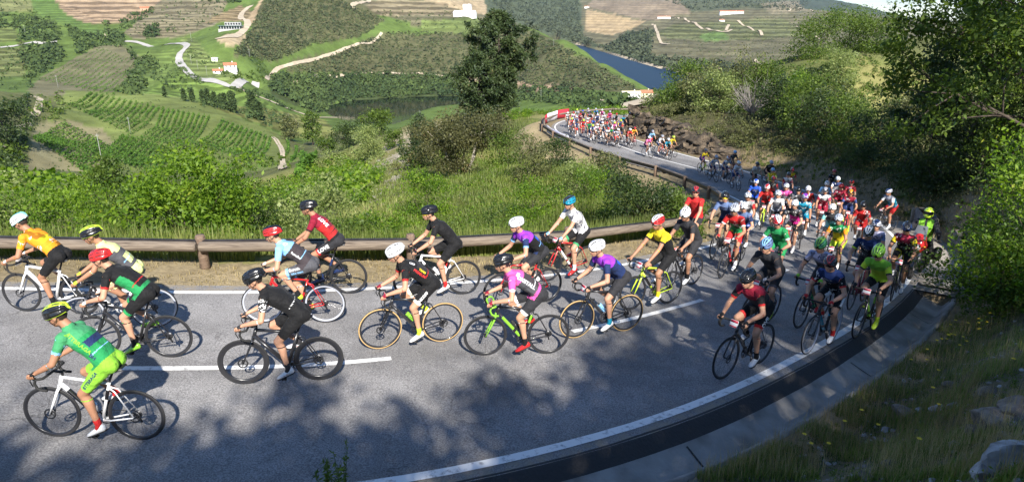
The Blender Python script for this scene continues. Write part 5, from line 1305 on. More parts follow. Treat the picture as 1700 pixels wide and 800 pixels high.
# bank in front of the camera
BK = [(1000, 800), (1130, 742), (1250, 690), (1400, 655), (1500, 590), (1560, 520), (1600, 440), (1700, 420), (1700, 800)]
P = scatter_px(BK, 9500, gg, 2, 22); P = np.repeat(P, 4, 0) + np.concatenate([gg.normal(size=(len(P) * 4, 2)) * .05, np.zeros((len(P) * 4, 1))], 1)
_i, _o = road_near(P[:, 0], P[:, 1]); P = P[(_o > HW[_i] + 1.06)]; P[:, 2] = gz(P[:, 0], P[:, 1]); dn = vnoise(P[:, 0] / .45, P[:, 1] / .45, 22); P1 = P[dn > .42]
grass('bank_grass', 'grass in light shade on the near bank', P1, .105, gg, GRASSD, .0038, .9)
P2 = P[(dn > .3) & (gg.random(len(P)) > .72)]
grass('bank_stalks', 'dry thin stalks on the near bank', P2, .30, gg, DRYG, .0022, .5)
P = scatter_px(BK, 1500, gg, 2, 20); _i, _o = road_near(P[:, 0], P[:, 1]); P = P[(_o > HW[_i] + 1.25)]
tufts('bank_weeds', 'small leafy weeds on the near bank', P, gg, L_MID, (.03, .12), 40, .020)
P = scatter_px(BK, 900, gg, 2, 20); _i, _o = road_near(P[:, 0], P[:, 1]); P = P[(_o > HW[_i] + 1.3)]; mb = MB()
for p in P:
    q = .008 + .045 * gg.random() ** 3; mb.ell(p, (q, q * .75, q * .5), Matrix.Rotation(gg.random() * 3, 3, 'Z') @ Matrix.Rotation(gg.normal() * .4, 3, 'X'), n=6, k=4)
tag(mb.build('pebbles', mat('pebble', (.42, .41, .40), .95, col2=(.14, .12, .10), scale=4), smooth=False), 'small pale stones strewn over the near bank', kind='stuff')
# the same bank carries on to both sides and behind the photographer
n_ = 26000; P = np.stack([gg.uniform(-6, 13, n_), gg.uniform(-5, 11, n_), np.zeros(n_)], 1); _i, _o = road_near(P[:, 0], P[:, 1]); _u, _v, _d = project(np.concatenate([P[:, :2], P[:, 2:] + .5], 1))
P = P[(_o > HW[_i] + 1.1) & ~((_d > .5) & (_u > 0) & (_u < 1700) & (_v < 800))]; P[:, 2] = gz(P[:, 0], P[:, 1])
grass('bank_grass', 'grass on the bank beside and behind the photographer', P, .13, gg, GRASSD, .006, .9)
tufts('bank_weeds', 'leafy weeds on the bank beside and behind the photographer', P[:1600], gg, L_MID, (.04, .16), 30, .035)
# yellow and blue wild flowers
YEL = mat('flower_yellow', (0.75, 0.52, 0.02), 0.7); BLU = mat('flower_blue', (0.15, 0.14, 0.5), 0.7); STM = mat('flower_stem', (0.06, 0.09, 0.02), 0.8)
def flowers(name, label, P, m_, h, r, g):
    mb = MB()
    for p in P:
        hh = h * (.7 + .6 * g.random()); t = Vector(p) + Vector((g.normal() * .03, g.normal() * .03, hh))
        mb.tube([p, t], [.002, .0015], 3, m=1, caps=False); mb.ell(t, (r * .35, r * .35, r * .22), n=6, k=4, m=0)
        for k in range(8):
            a = k * .785; u = Vector((math.cos(a), math.sin(a), .15)); v = Vector((-math.sin(a), math.cos(a), 0))
            mb.add([t, t + u * r * .6 + v * r * .22, t + u * r, t + u * r * .6 - v * r * .22], [(0, 1, 2, 3)])
    tag(mb.build(name, [m_, STM], smooth=False), label, kind='stuff')
P = scatter_px([(1480, 560), (1560, 535), (1590, 560), (1640, 545), (1600, 600), (1530, 620), (1480, 640)], 70, gg, 2, 20)
P = np.concatenate([P, scatter_px([(1010, 800), (1080, 760), (1130, 750), (1200, 715), (1240, 720), (1180, 800)], 26, gg, 2, 20), scatter_px(BK, 16, gg, 2, 20)])
_i, _o = road_near(P[:, 0], P[:, 1]); P = P[(_o > HW[_i] + 1.3)]
flowers('yellow_flowers', 'yellow daisy like flowers on the near bank', P, YEL, .28, .030, gg)
P = scatter_px([(1380, 640), (1470, 590), (1500, 610), (1400, 680)], 12, gg, 2, 20); _i, _o = road_near(P[:, 0], P[:, 1]); flowers('blue_flowers', 'a few blue flowers at the edge of the drain', P[_o > HW[_i] + 1.2], BLU, .2, .018, gg)
P = scatter_side(CUT0 - 2, CUT1 + 22, 1, 1.9, 4.6, 260, gg); P[:, 2] += 1.1; tufts('cut_top_scrub', 'scrub hanging over the top of the rock cutting', P, gg, L_OLIVE, (.25, .7), 44, .12)
# ---- rocks
def rock(px, py, size, label, seed, m_, sub=4, d=None):
    p = ray(px, py) if d is None else place(px, d); bm_ = bpy.data.meshes.new('rock'); import bmesh
    b = bmesh.new(); bmesh.ops.create_icosphere(b, subdivisions=sub, radius=1)
    g = G_(seed); ax = g.normal(size=(9, 3)); ax /= np.linalg.norm(ax, axis=1)[:, None]; cut = .55 + .35 * g.random(9); V = np.array([v.co[:] for v in b.verts])
    for a, c in zip(ax, cut):
        q = V @ a; V -= np.where(q > c, q - c, 0)[:, None] * a
    V *= (1 + .16 * fbm(V[:, 0] * 3 + seed, V[:, 1] * 3 + V[:, 2] * 2, 4, seed))[:, None]; V = V * np.array(size) / 2
    for v, c in zip(b.verts, V): v.co = c
    b.to_mesh(bm_); b.free(); o = mobj('rock', bm_, [m_]); o.location = (p[0], p[1], p[2] + size[2] * .12); o.rotation_euler = (g.normal() * .2, g.normal() * .2, g.random() * 6); smooth_angle(o, 25)
    tag(o, label, 'rock', 'rocks on the near bank'); return o
RKW = mat('rock_pale', (0.40, 0.40, 0.41), 0.9, col2=(0.16, 0.15, 0.14), scale=7, bump=.9, bscale=14); RKB = mat('rock_brown', (0.24, 0.20, 0.16), 0.95, col2=(0.08, 0.07, 0.06), scale=8, bump=1.0, bscale=12)
for k, a in enumerate([(1684, 772, (.62, .5, .42), 'large pale grey rock in the bottom right corner', RKW), (1640, 792, (.34, .25, .2), 'small angular pale rock left of the large corner rock', RKW), (1655, 708, (.62, .4, .30), 'rough dark brown outcrop above the corner rock', RKB), (1690, 690, (.5, .4, .34), 'brown jagged stone at the right border above the corner rock', RKB),
    (1506, 690, (.42, .26, .16), 'flat brown and white slab in the grass of the bank', RKB), (1527, 684, (.16, .12, .10), 'small white stone right of the flat brown slab', RKW), (1560, 682, (.28, .16, .12), 'pale flat stone in the middle of the bank', RKW), (1580, 676, (.2, .14, .12), 'pale stone touching the flat stone in the middle of the bank', RKW), (1470, 715, (.14, .11, .1), 'small grey stone low in the grass', RKW),
    (1480, 776, (.26, .2, .1), 'half buried brown stone near the bottom border', RKB), (1585, 740, (.2, .14, .09), 'half buried pale stone below the middle of the bank', RKW), (1610, 770, (.16, .12, .09), 'small brown stone left of the small angular rock', RKB), (1575, 640, (.22, .14, .1), 'lone stone in the upper grass of the bank', RKB), (1640, 655, (.26, .2, .14), 'grey stone at the upper right of the bank', RKB), (1440, 795, (.2, .14, .1), 'stone cut by the bottom border', RKB), (1620, 720, (.3, .2, .14), 'brown stone beside the rough outcrop', RKB)]):
    rock(a[0], a[1], a[2], a[3], 900 + k, a[4])
# pale stones on the stony slope of the spur
sg2 = G_(55); P = scatter_px([(570, 330), (610, 290), (650, 245), (690, 222), (720, 212), (700, 250), (660, 300), (620, 340)], 260, sg2, 25, 120); mb = MB()
for p in P:
    q = .08 + .42 * sg2.random() ** 4; mb.ell(p, (q, q * .8, q * .45), Matrix.Rotation(sg2.random() * 3, 3, 'Z') @ Matrix.Rotation(sg2.normal() * .4, 3, 'X'), n=6, k=4)
tag(mb.build('scree', mat('scree_stone', (0.30, 0.27, 0.22), 0.95, col2=(.16,.14,.11), scale=2), smooth=False), 'pale loose stones on the bare slope of the spur', kind='stuff')
# weeds standing up at the bottom border, close to the camera
for k, (px, d, h, lab) in enumerate([(560, 4.6, .62, 'tallest dark weed rising at the bottom border'), (532, 4.6, .40, 'leafy weed left of the tallest one at the bottom border'), (618, 4.5, .34, 'thin weed right of the tallest one at the bottom border')]):
    x = (px - 850) / F_ * d; ytop = {0: 735, 1: 762, 2: 778}[k]; top = at_depth(px, ytop, d); r = empty('weed', (top[0], top[1], top[2] - h)); tag(r, lab, 'plant', 'weeds at the bottom border')
    g = G_(800 + k); mb = MB(); st = []
    for s in range(5 if k < 2 else 2):
        e = Vector((g.normal() * .05, g.normal() * .05, h * (.7 + .3 * g.random()))); mb.tube([(0, 0, -1.6), (0, 0, 0), e * .5, e], [.004, .004, .003, .001], 4); st += [e * t for t in np.linspace(.15, 1, 16)]
    mb.build('stem', STM, r); P = np.repeat(np.array([list(q) for q in st]), 5, 0); V = leaves(P, g.normal(size=P.shape), .035, g, .2, .3); mobj('leaves', np_mesh('leaves', V, quads(len(V)), False), [L_MID], r)
# ------------------------------------------------------------------ bicycles (x forward, y left, z up, origin on the ground between the wheels)
RH, FH, BB = Vector((-.49, 0, .34)), Vector((.50, 0, .34)), Vector((-.085, 0, .27))
STOP, HB, HT = Vector((-.233, 0, .769)), Vector((.345, 0, .695)), Vector((.304, 0, .83))
BAR = Vector((.388, 0, .888)); HOOD = Vector((.492, .205, .925)); SAD = Vector((-.30, 0, .965)); CR = .170
_mc = {}
def cached(key, fn):
    if key not in _mc: _mc[key] = fn()
    return _mc[key]
def lathe_y(prof, n=40, m=0, mb=None):
    """prof (radius, y) revolved about the y axis"""
    mb = mb or MB(); V = []; k = len(prof)
    for i in range(n):
        a = 2 * math.pi * i / n
        for r, y in prof: V.append((r * math.cos(a), y, r * math.sin(a)))
    F = [(i * k + j, i * k + j + 1, ((i + 1) % n) * k + j + 1, ((i + 1) % n) * k + j) for i in range(n) for j in range(k - 1)]
    return mb.add(V, F, m)
def closed_prof(p): return p + [p[0]]
def me_tyre(n):
    return lathe_y(closed_prof([(.3225 + .0135 * math.cos(t), .0135 * math.sin(t)) for t in np.linspace(0, 2 * math.pi, 9)[:-1]]), n).mesh('tyre')
def me_rim(n, dep):
    r1 = .316; r0 = r1 - dep
    return lathe_y(closed_prof([(r1, .011), (r0 + dep * .35, .0125), (r0, .004), (r0, -.004), (r0 + dep * .35, -.0125), (r1, -.011)]), n).mesh('rim')
def me_spokes(k, dep, w=.0013):
    mb = MB(); r1 = .316 - dep
    for i in range(k):
        a = 2 * math.pi * i / k; b = a + (.35 if i % 2 else -.35) * (1 if (i // 2) % 2 else -1); y = .028 if i % 2 else -.028
        mb.tube([(.018 * math.cos(b), y, .018 * math.sin(b)), (r1 * math.cos(a), 0, r1 * math.sin(a))], w, 3, caps=False)
    return mb.mesh('spokes')
def me_hub(disc):
    mb = lathe_y([(.006, -.055), (.012, -.05), (.012, -.034), (.022, -.03), (.012, -.024), (.011, .024), (.022, .03), (.012, .034), (.012, .05), (.006, .055)], 12)
    if disc: lathe_y(closed_prof([(.07, .040), (.07, .042), (.05, .042), (.05, .040)]), 20, 0, mb); [mb.tube([(0, .041, 0), (.055 * math.cos(a), .041, .055 * math.sin(a))], .004, 4) for a in np.linspace(0, 6.28, 6)[:-1]]
    return mb.mesh('hub')
def me_cassette():
    mb = MB()
    for i, r in enumerate((.055, .049, .043, .037, .031, .026)): lathe_y([(.01, -.018 - i * .004), (r, -.018 - i * .004), (r, -.020 - i * .004), (.01, -.020 - i * .004)], 18, 0, mb)
    mb.box((-.01, -.045, -.075), (.02, .012, .09), Matrix.Rotation(.35, 3, 'Y')); mb.box((.012, -.045, -.05), (.035, .02, .04)); lathe_y([(0, -.052), (.018, -.052), (.018, -.046), (0, -.046)], 10, 0, mb)
    return mb.mesh('cassette')
def me_frame(aero):
    mb = MB(); q = 1.25 if aero else 1.0
    mb.tube([HB + Vector((0, 0, -.0)), HT], [.026, .023], 12, m=0)
    mb.tube([HB.lerp(HT, .25), BB + Vector((.01, 0, .01))], [.027 * q, .030 * q], 10, m=0, squash=.85)
    mb.tube([HT - Vector((-.004, 0, .018)), STOP + Vector((.0, 0, -.02))], [.019 * q, .015 * q], 10, m=0)
    mb.tube([BB, STOP], [.021 * q, .016 * q], 10, m=0, squash=.85)
    mb.tube([BB + Vector((0, -.045, 0)), BB + Vector((0, .045, 0))], .024, 12, m=0)
    for s in (-1, 1):
        mb.tube([BB + Vector((-.03, s * .02, 0)), BB + Vector((-.12, s * .04, .01)), RH + Vector((.01, s * .062, 0))], [.015, .011, .009], 8, m=0)
        mb.tube([STOP + Vector((.01, s * .012, -.07)), STOP.lerp(RH, .25) + Vector((0, s * .035, 0)), RH + Vector((0, s * .062, .005))], [.010, .008, .0075], 8, m=0)
    return mb.mesh('frame')
def me_decal():
    # coloured panels wrapped on the down tube and seat tube
    mb = MB(); a = HB.lerp(HT, .25); b = BB
    for t0, t1 in ((.18, .62), (.70, .86)): mb.tube([a.lerp(b, t0), a.lerp(b, t1)], [.0295, .0310], 10, caps=False, squash=.85)
    mb.tube([BB.lerp(STOP, .55), BB.lerp(STOP, .8)], .0205, 10, caps=False, squash=.85)
    return mb.mesh('frame_decal')
def me_fork(q=1.0):
    mb = MB(); mb.tube([HB + Vector((-.003, 0, .02)), HB + Vector((.012, 0, -.03))], [.025, .024], 10)
    for s in (-1, 1): mb.tube([HB + Vector((.008, s * .012, -.015)), HB + Vector((.022, s * .038, -.055)), HB.lerp(FH, .6) + Vector((-.004, s * .046, 0)), FH + Vector((0, s * .05, 0))], [.018 * q, .017 * q, .013 * q, .009], 8)
    return mb.mesh('fork')
def me_bar():
    mb = MB()
    mb.tube([HT + Vector((-.006, 0, .01)), HT + Vector((-.014, 0, .045)), BAR], [.017, .018, .016], 10, m=0)
    for s in (-1, 1):
        mb.tube([BAR, BAR + Vector((0, s * .12, .002)), BAR + Vector((.004, s * .185, .004)), BAR + Vector((.03, s * .203, .006)), BAR + Vector((.075, s * .207, -.006)), BAR + Vector((.088, s * .21, -.05)), BAR + Vector((.065, s * .212, -.105)), BAR + Vector((.02, s * .214, -.128)), BAR + Vector((-.045, s * .214, -.13))], [.0145, .0145, .0155, .0155, .0155, .0155, .0155, .0155, .0155], 8, m=1)
        mb.tube([BAR + Vector((.07, s * .207, .0)), BAR + Vector((.105, s * .205, .022)), BAR + Vector((.135, s * .203, .052)), BAR + Vector((.140, s * .203, .066))], [.018, .019, .017, .011], 8, m=2)
        mb.tube([BAR + Vector((.125, s * .203, .018)), BAR + Vector((.135, s * .206, -.03)), BAR + Vector((.105, s * .212, -.09))], [.008, .007, .006], 6, m=2)
    return mb.mesh('handlebar')
def me_saddle():
    mb = MB(); V = []; n = 11
    for i in range(n):
        t = i / (n - 1); x = -.135 + .27 * t; w = .068 * (1 - t) ** .8 + .018 if t > .12 else .06 + t * .1; z = .006 * math.cos(t * 6) + .004
        for j in range(8):
            a = math.pi * j / 7; V.append((x, w * math.cos(a), z + .012 - .004 * (1 - math.sin(a)) - (0.03 if j in (0, 7) else 0)))
    F = [(i * 8 + j, i * 8 + j + 1, (i + 1) * 8 + j + 1, (i + 1) * 8 + j) for i in range(n - 1) for j in range(7)]
    mb.add(V, F); mb.add([(v[0], v[1], v[2] - .012 if k % 8 not in (0, 7) else v[2]) for k, v in enumerate(V)], [f[::-1] for f in F])
    mb.tube([(-.10, .02, -.02), (-.04, .022, -.045), (.04, .022, -.045), (.10, .01, -.012)], .0035, 5); mb.tube([(-.10, -.02, -.02), (-.04, -.022, -.045), (.04, -.022, -.045), (.10, -.01, -.012)], .0035, 5)
    return mb.mesh('saddle')
def me_post(): 
    mb = MB(); mb.tube([STOP, SAD + Vector((.005, 0, -.05))], .0135, 10); mb.box(SAD + Vector((.004, 0, -.045)), (.05, .045, .02), bev=.004); return mb.mesh('seatpost')
def me_crank():
    mb = MB()
    for r in (.092, .070): lathe_y([(r - .010, -.052), (r, -.052), (r, -.049), (r - .010, -.049), (r - .010, -.052)], 30, 0, mb)
    for a in np.linspace(0, 6.28, 5)[:-1]: mb.tube([(0, -.050, 0), (.085 * math.cos(a + .5), -.050, .085 * math.sin(a + .5))], .009, 5)
    mb.tube([(0, -.07, 0), (0, .07, 0)], .014, 10); mb.tube([(0, .066, 0), (CR, .078, 0)], [.017, .011], 8); mb.tube([(0, -.066, 0), (-CR, -.078, 0)], [.017, .011], 8)
    return mb.mesh('crankset')
def me_pedal():
    mb = MB(); mb.box((0, 0, 0), (.065, .055, .016), bev=.004); mb.tube([(0, -.05, 0), (0, .03, 0)], .006, 6); return mb.mesh('pedal')
def me_chain():
    mb = MB(); y = -.050
    for s, r0, r1 in ((1, .092, .040), (-1, .092, .036)):
        mb.tube([BB + Vector((0, y, s * r0)), RH + Vector((0, y + .012, s * r1))], .0045, 4)
    mb.tube([BB + Vector((.092 * math.cos(a), y, .092 * math.sin(a))) for a in np.linspace(-1.57, 1.57, 9)], .0045, 4)
    return mb.mesh('chain')
def me_plate():
    mb = MB(); mb.box((0, 0, 0), (.006, .13, .11), bev=.002, m=0); mb.box((.0045, 0, .034), (.002, .12, .034), m=1); mb.box((.0045, 0, -.042), (.002, .12, .018), m=1); return mb.mesh('race_plate')
def me_bottle():
    mb = MB(); V = [(.0, -.0), (.036, 0), (.036, .10), (.031, .115), (.036, .13), (.034, .155), (.018, .17)]
    for (r, z), (r2, z2) in zip(V, V[1:]): mb.tube([(0, 0, z), (0, 0, z2 + .0005)], [max(r, .002), r2], 12, caps=False, m=0)
    mb.tube([(0, 0, .168), (0, 0, .178), (0, 0, .195)], [.020, .016, .009], 10, m=1); return mb.mesh('water_bottle')
def me_cage():
    mb = MB(); d = (BB - HB).normalized()
    for s in (-1, 1): mb.tube([(0, s * .03, .0), (0, s * .04, .05), (0, s * .04, .10)], .003, 4)
    mb.tube([(.03, -.03, .0), (.04, 0, .0), (.03, .03, 0), (0, .036, 0)], .003, 4); return mb.mesh('bottle_cage')
TYREM = mat('tyre_rubber', (0.018, 0.018, 0.019), 0.75); TANM = mat('tan_sidewall', (0.50, 0.33, 0.14), 0.75); BLKM = mat('black_plastic', (0.015, 0.015, 0.017), 0.45); CARB = mat('carbon_black', (0.022, 0.022, 0.025), 0.28, coat=.5)
ALU = mat('brushed_metal', (0.45, 0.45, 0.46), 0.3, metal=.9); DKM = mat('dark_metal', (0.08, 0.08, 0.085), 0.4, metal=.8); TAPE = mat('bar_tape', (0.02, 0.02, 0.02), 0.8); PLW = mat('plate_white', (0.78, 0.76, 0.76), .6); PLR = mat('plate_red', (0.55, 0.03, 0.06), .6)
COLS = dict(black=(.011, .011, .012), white=(.78, .78, .78), red=(.50, .022, .022), green=(.02, .26, .08), lime=(.22, .50, .04), fluo=(.52, .70, .04), yellow=(.78, .60, .02), orange=(.85, .33, .02), blue=(.02, .09, .50), navy=(.015, .03, .10), sky=(.25, .52, .82),
    teal=(.01, .25, .38), aqua=(.25, .70, .66), purple=(.28, .04, .50), magenta=(.72, .03, .30), pink=(.70, .10, .36), grey=(.08, .08, .09), silver=(.42, .44, .50), lilac=(.50, .50, .68), paleyellow=(.80, .85, .32), maroon=(.24, .01, .03), mint=(.055, .29, .12), char=(.028, .028, .032), steelblue=(.12, .18, .34), cream=(.72, .68, .55), brown=(.05, .04, .045))
def paint(c): return mat('paint_' + c, COLS[c], .25, coat=.6) if c in COLS else c
def cloth(c):
    k = 'cloth_' + c
    if k in _mats: return _mats[k]
    m = mat(k, COLS[c], .78, bump=1.0, bscale=7.5); m.node_tree.nodes['Principled BSDF'].inputs['Sheen Weight'].default_value = .03
    m.node_tree.nodes['Principled BSDF'].inputs['Specular IOR Level'].default_value = .25
    bp = [n for n in m.node_tree.nodes if n.type == 'BUMP'][0]; bp.inputs['Distance'].default_value = .055
    return m
def part(name, me, mats, parent, loc=(0, 0, 0), rot=(0, 0, 0)):
    o = bpy.data.objects.new(name, me)
    for i, m in enumerate(mats):
        if len(me.materials) <= i: me.materials.append(m)
    for i, m in enumerate(mats):
        if me.materials[i] is not m: o.material_slots[i].link = 'OBJECT'; o.material_slots[i].material = m
    COL.objects.link(o); o.parent = parent; o.location = loc; o.rotation_euler = rot
    return o
def make_bike(M, label, lod, frame='black', accent=None, fork=None, tyre='black', deep=False, aero=False, crank=0.0, disc=True, plate=True, tape='black', rimc=None, bottle=None, steer=0.0, group='bicycles in the race'):
    r = empty('bicycle'); r.matrix_world = M; tag(r, label, 'bicycle', group)
    fm = paint(frame) if frame != 'black' else CARB; n = 48 if lod == 0 else 24 if lod == 1 else 16
    dep = .055 if deep else .028
    for w, hubp in ((0, FH), (1, RH)):
        ty = part('wheel', cached(('rim', n, dep), lambda: me_rim(n, dep)), [paint(rimc) if rimc else CARB], r, hubp, (0, random.random() * 6, 0))
        part('tyre', cached(('tyre', n), lambda: me_tyre(n)), [TANM if tyre == 'tan' else TYREM], ty)
        if tyre == 'tan' and lod == 0:
            tr = lathe_y([(.3300, .0085), (.3352, .005), (.3366, 0), (.3352, -.005), (.3300, -.0085)], n).mesh('tread') if 'tread' not in _mc else _mc['tread']; _mc['tread'] = tr; part('tread', tr, [TYREM], ty)
        if lod < 2:
            ns = 20 if lod == 0 else 12
            part('spokes', cached(('sp', ns, dep), lambda: me_spokes(ns, dep, .0013 if lod == 0 else .002)), [DKM if not rimc else ALU], ty)
            part('hub', cached(('hub', disc), lambda: me_hub(disc)), [DKM], ty)
        if lod < 2 and w == 1: part('cassette', cached('cas', me_cassette), [DKM], r, RH)
    part('frame', cached(('frame', aero), lambda: me_frame(aero)), [fm], r)
    if accent and lod < 2: part('frame_decal', cached('decal', me_decal), [paint(accent)], r)
    part('fork', cached('fork', me_fork), [paint(fork) if fork else fm], r)
    part('handlebar', cached('bar', me_bar), [BLKM, paint(tape) if tape != 'black' else TAPE, BLKM], r)
    part('saddle', cached('sad', me_saddle), [BLKM], r, SAD); part('seatpost', cached('post', me_post), [BLKM], r)
    cr = part('crankset', cached('crank', me_crank), [DKM], r, BB, (0, -crank, 0))
    if lod < 2:
        part('chain', cached('chain', me_chain), [DKM], r)
        for s in (1, -1):
            a = crank if s == 1 else crank + math.pi
            part('pedal', cached('pedal', me_pedal), [BLKM], r, BB + Vector((CR * math.cos(a), s * .115, CR * math.sin(a))))
        if plate: part('race_plate', cached('plate', me_plate), [PLW, PLR], r, BAR + Vector((.05, 0, -.01)), (0, -.25, 0))
    if lod == 0:
        dirn = (HB.lerp(HT, .25) - BB).normalized(); c = BB + dirn * .17; ang = math.atan2(dirn.x, dirn.z)
        off = Vector((-dirn.z, 0, dirn.x)) * .066
        part('bottle_cage', cached('cage', me_cage), [BLKM], r, c + off, (0, ang, 0))
        if bottle:
            b = empty('water_bottle'); b.matrix_world = M @ Matrix.Translation(c + off) @ Matrix.Rotation(ang, 4, 'Y'); tag(b, bottle[1], 'bottle')
            part('body', cached('bottle', me_bottle), [mat('bottle_' + bottle[0], COLS[bottle[0]], .4), BLKM], b)
    return r
# ------------------------------------------------------------------ riders
SKIN = mat('skin', (0.50, 0.27, 0.17), 0.6, var=.08, scale=9); SKIND = mat('skin_tanned', (0.38, 0.19, 0.11), 0.6, var=.08, scale=9); HAIR = mat('hair_dark', (0.03, 0.02, 0.015), .7); LIPS = mat('lips', (0.42, 0.14, 0.11), .5)
LENS = mat('dark_lens', (0.01, 0.01, 0.012), .12); SOCKW = cloth('white')
def loft(mb, P, U, rs, n=16):
    """rings: P centres, U side-up frames (side vec, up vec), rs (half width, half depth)"""
    V = []
    for p, (s, u), (a, b) in zip(P, U, rs):
        for k in range(n):
            t = 2 * math.pi * k / n; V.append(p + s * (a * math.copysign(abs(math.cos(t)) ** .85, math.cos(t))) + u * (b * math.copysign(abs(math.sin(t)) ** .9, math.sin(t))))
    N = len(P); F = [(i * n + k, i * n + (k + 1) % n, (i + 1) * n + (k + 1) % n, (i + 1) * n + k) for i in range(N - 1) for k in range(n)]
    F += [tuple(reversed(range(n))), tuple(range((N - 1) * n, N * n))]; mb.add(V, F)
def limb(mb, pts, rad, n=10):
    pts = [Vector(p) for p in pts]; mb.tube(pts, rad, n)
    for p, r in ((pts[0], rad[0]), (pts[-1], rad[-1])): mb.ell(p, (r, r, r), n=10, k=7)
def ik(a, b, l1, l2, pole):
    d = b - a; L = min(d.length, l1 + l2 - .004); dn = d.normalized(); x = (l1 * l1 - l2 * l2 + L * L) / (2 * L); h = math.sqrt(max(l1 * l1 - x * x, 0))
    pl = (pole - dn * pole.dot(dn)).normalized(); return a + dn * x + pl * h, a + dn * L
def remesh(mb, vox, sm=2):
    me = mb.mesh('tmp', False); o = bpy.data.objects.new('tmp', me); COL.objects.link(o)
    md = o.modifiers.new('r', 'REMESH'); md.mode = 'VOXEL'; md.voxel_size = vox; md.use_smooth_shade = True
    s = o.modifiers.new('s', 'SMOOTH'); s.factor = .5; s.iterations = sm
    dg = bpy.context.evaluated_depsgraph_get(); out = bpy.data.meshes.new_from_object(o.evaluated_get(dg), depsgraph=dg)
    bpy.data.objects.remove(o); bpy.data.meshes.remove(me); return out
def sub_mesh(name, V, N, F, mask, off, mi=None, minc=None):
    f = F[mask]; ids = np.unique(f); mp_ = np.full(len(V), -1); mp_[ids] = np.arange(len(ids))
    o = off if np.isscalar(off) else off[ids][:, None]
    return np_mesh(name, V[ids] + N[ids] * o, mp_[f], True, None if mi is None else mi[mask])
def pose_meshes(key, lod):
    """key: (crank deg of the left pedal, torso lean deg, hands, head pitch deg, head yaw deg, build)"""
    crank, lean, hands, hp, hyaw, bulk = key; rnd = random.Random(str(key))
    th = R_(crank); mb = MB()
    hipc = Vector((-.262, 0, 1.045)); ln = R_(lean)
    sh = hipc + Vector((math.cos(ln), 0, math.sin(ln))) * .505
    up_s = Vector((-math.sin(ln), 0, math.cos(ln)))
    mid = hipc.lerp(sh, .5) + up_s * .035
    neck = sh + Vector((math.cos(ln + .25), 0, math.sin(ln + .25))) * .07 + up_s * .015
    # torso loft
    b = bulk; Y = Vector((0, 1, 0)); pts_ = [hipc + Vector((-.05, 0, -.045)), hipc + Vector((-.01, 0, -.01)), hipc.lerp(mid, .5) + up_s * .012, mid, mid.lerp(sh, .5) + up_s * .01, sh + up_s * -.005, sh.lerp(neck, .8)]
    rs_ = [(.10, .07), (.165 * b, .115), (.150 * b, .108 * b), (.152 * b, .112 * b), (.166 * b, .118), (.152, .088), (.065, .055)]
    U = []
    for i in range(len(pts_)):
        t = (pts_[min(i + 1, len(pts_) - 1)] - pts_[max(i - 1, 0)]).normalized(); U.append((Y, Vector((-t.z, 0, t.x))))
    loft(mb, pts_, U, rs_, 18)
    for s in (-1, 1): mb.ell(hipc + Vector((-.045, s * .075, -.01)), (.115, .092, .105))       # glutes
    segs = [('torso', hipc, sh)]
    # head
    hd = neck + Vector((math.cos(R_(58)) * .085, 0, math.sin(R_(58)) * .085)) + Vector((.045, 0, .05))
    limb(mb, [neck - Vector((.02, 0, .02)), hd + Vector((-.03, 0, -.05))], [.062, .055]); segs.append(('head', neck.lerp(hd, .35), hd + Vector((.02, 0, .05))))
    Rh = Matrix.Rotation(R_(hyaw), 3, 'Z') @ Matrix.Rotation(R_(hp), 3, 'Y')       # positive pitch = looking down
    HS = 1.10
    def H(x, y, z): return hd + Rh @ (Vector((x, y, z)) * HS)
    def E(c, r, *a): mb.ell(c, tuple(q * HS for q in r), *a)
    E(H(0, 0, .025), (.097, .077, .098), Rh, 16, 12); E(H(.035, 0, -.035), (.065, .060, .068), Rh); E(H(.062, 0, -.082), (.030, .032, .024), Rh)
    mb.tube([H(.088, 0, .012), H(.112, 0, -.022), H(.094, 0, -.030)], [.011, .016, .014], 7); E(H(.085, 0, .018), (.016, .058, .012), Rh); E(H(.088, 0, -.055), (.012, .026, .012), Rh)
    for s in (-1, 1): E(H(-.004, s * .078, -.008), (.020, .010, .032), Rh); E(H(.06, s * .04, -.02), (.028, .022, .024), Rh)
    # legs
    feet = []
    for s in (1, -1):
        a = th if s == 1 else th + math.pi
        ped = BB + Vector((CR * math.cos(a), s * .115, CR * math.sin(a) + .016))
        tilt = R_(16 + 10 * math.sin(-a))                        # toe a little down
        fd = Vector((math.cos(tilt), 0, -math.sin(tilt))); fu = Vector((math.sin(tilt), 0, math.cos(tilt)))
        ank = ped - fd * .115 + fu * .098
        hip = hipc + Vector((.0, s * .088, -.03)); knee, ank = ik(hip, ank, .435, .435, Vector((1, s * .10, .25)))
        limb(mb, [hip + Vector((-.03, 0, .02)), hip.lerp(knee, .3), hip.lerp(knee, .65), knee], [.096 * b, .090 * b, .072, .057]); mb.ell(knee, (.060, .056, .060))
        k2 = (ank - knee).normalized(); back = Vector((-k2.z, 0, k2.x)); back = back if back.x < 0 else -back
        limb(mb, [knee, knee.lerp(ank, .28) + back * .018, knee.lerp(ank, .6) + back * .006, ank], [.053, .058, .042, .034])
        limb(mb, [ank, ank + fd * .05 - fu * .05], [.036, .034])
        segs += [('thigh', hip, knee), ('shin', knee, ank)]; feet.append((ped, ank, fd, fu, s))
    # arms
    fingers = MB(); hc = []
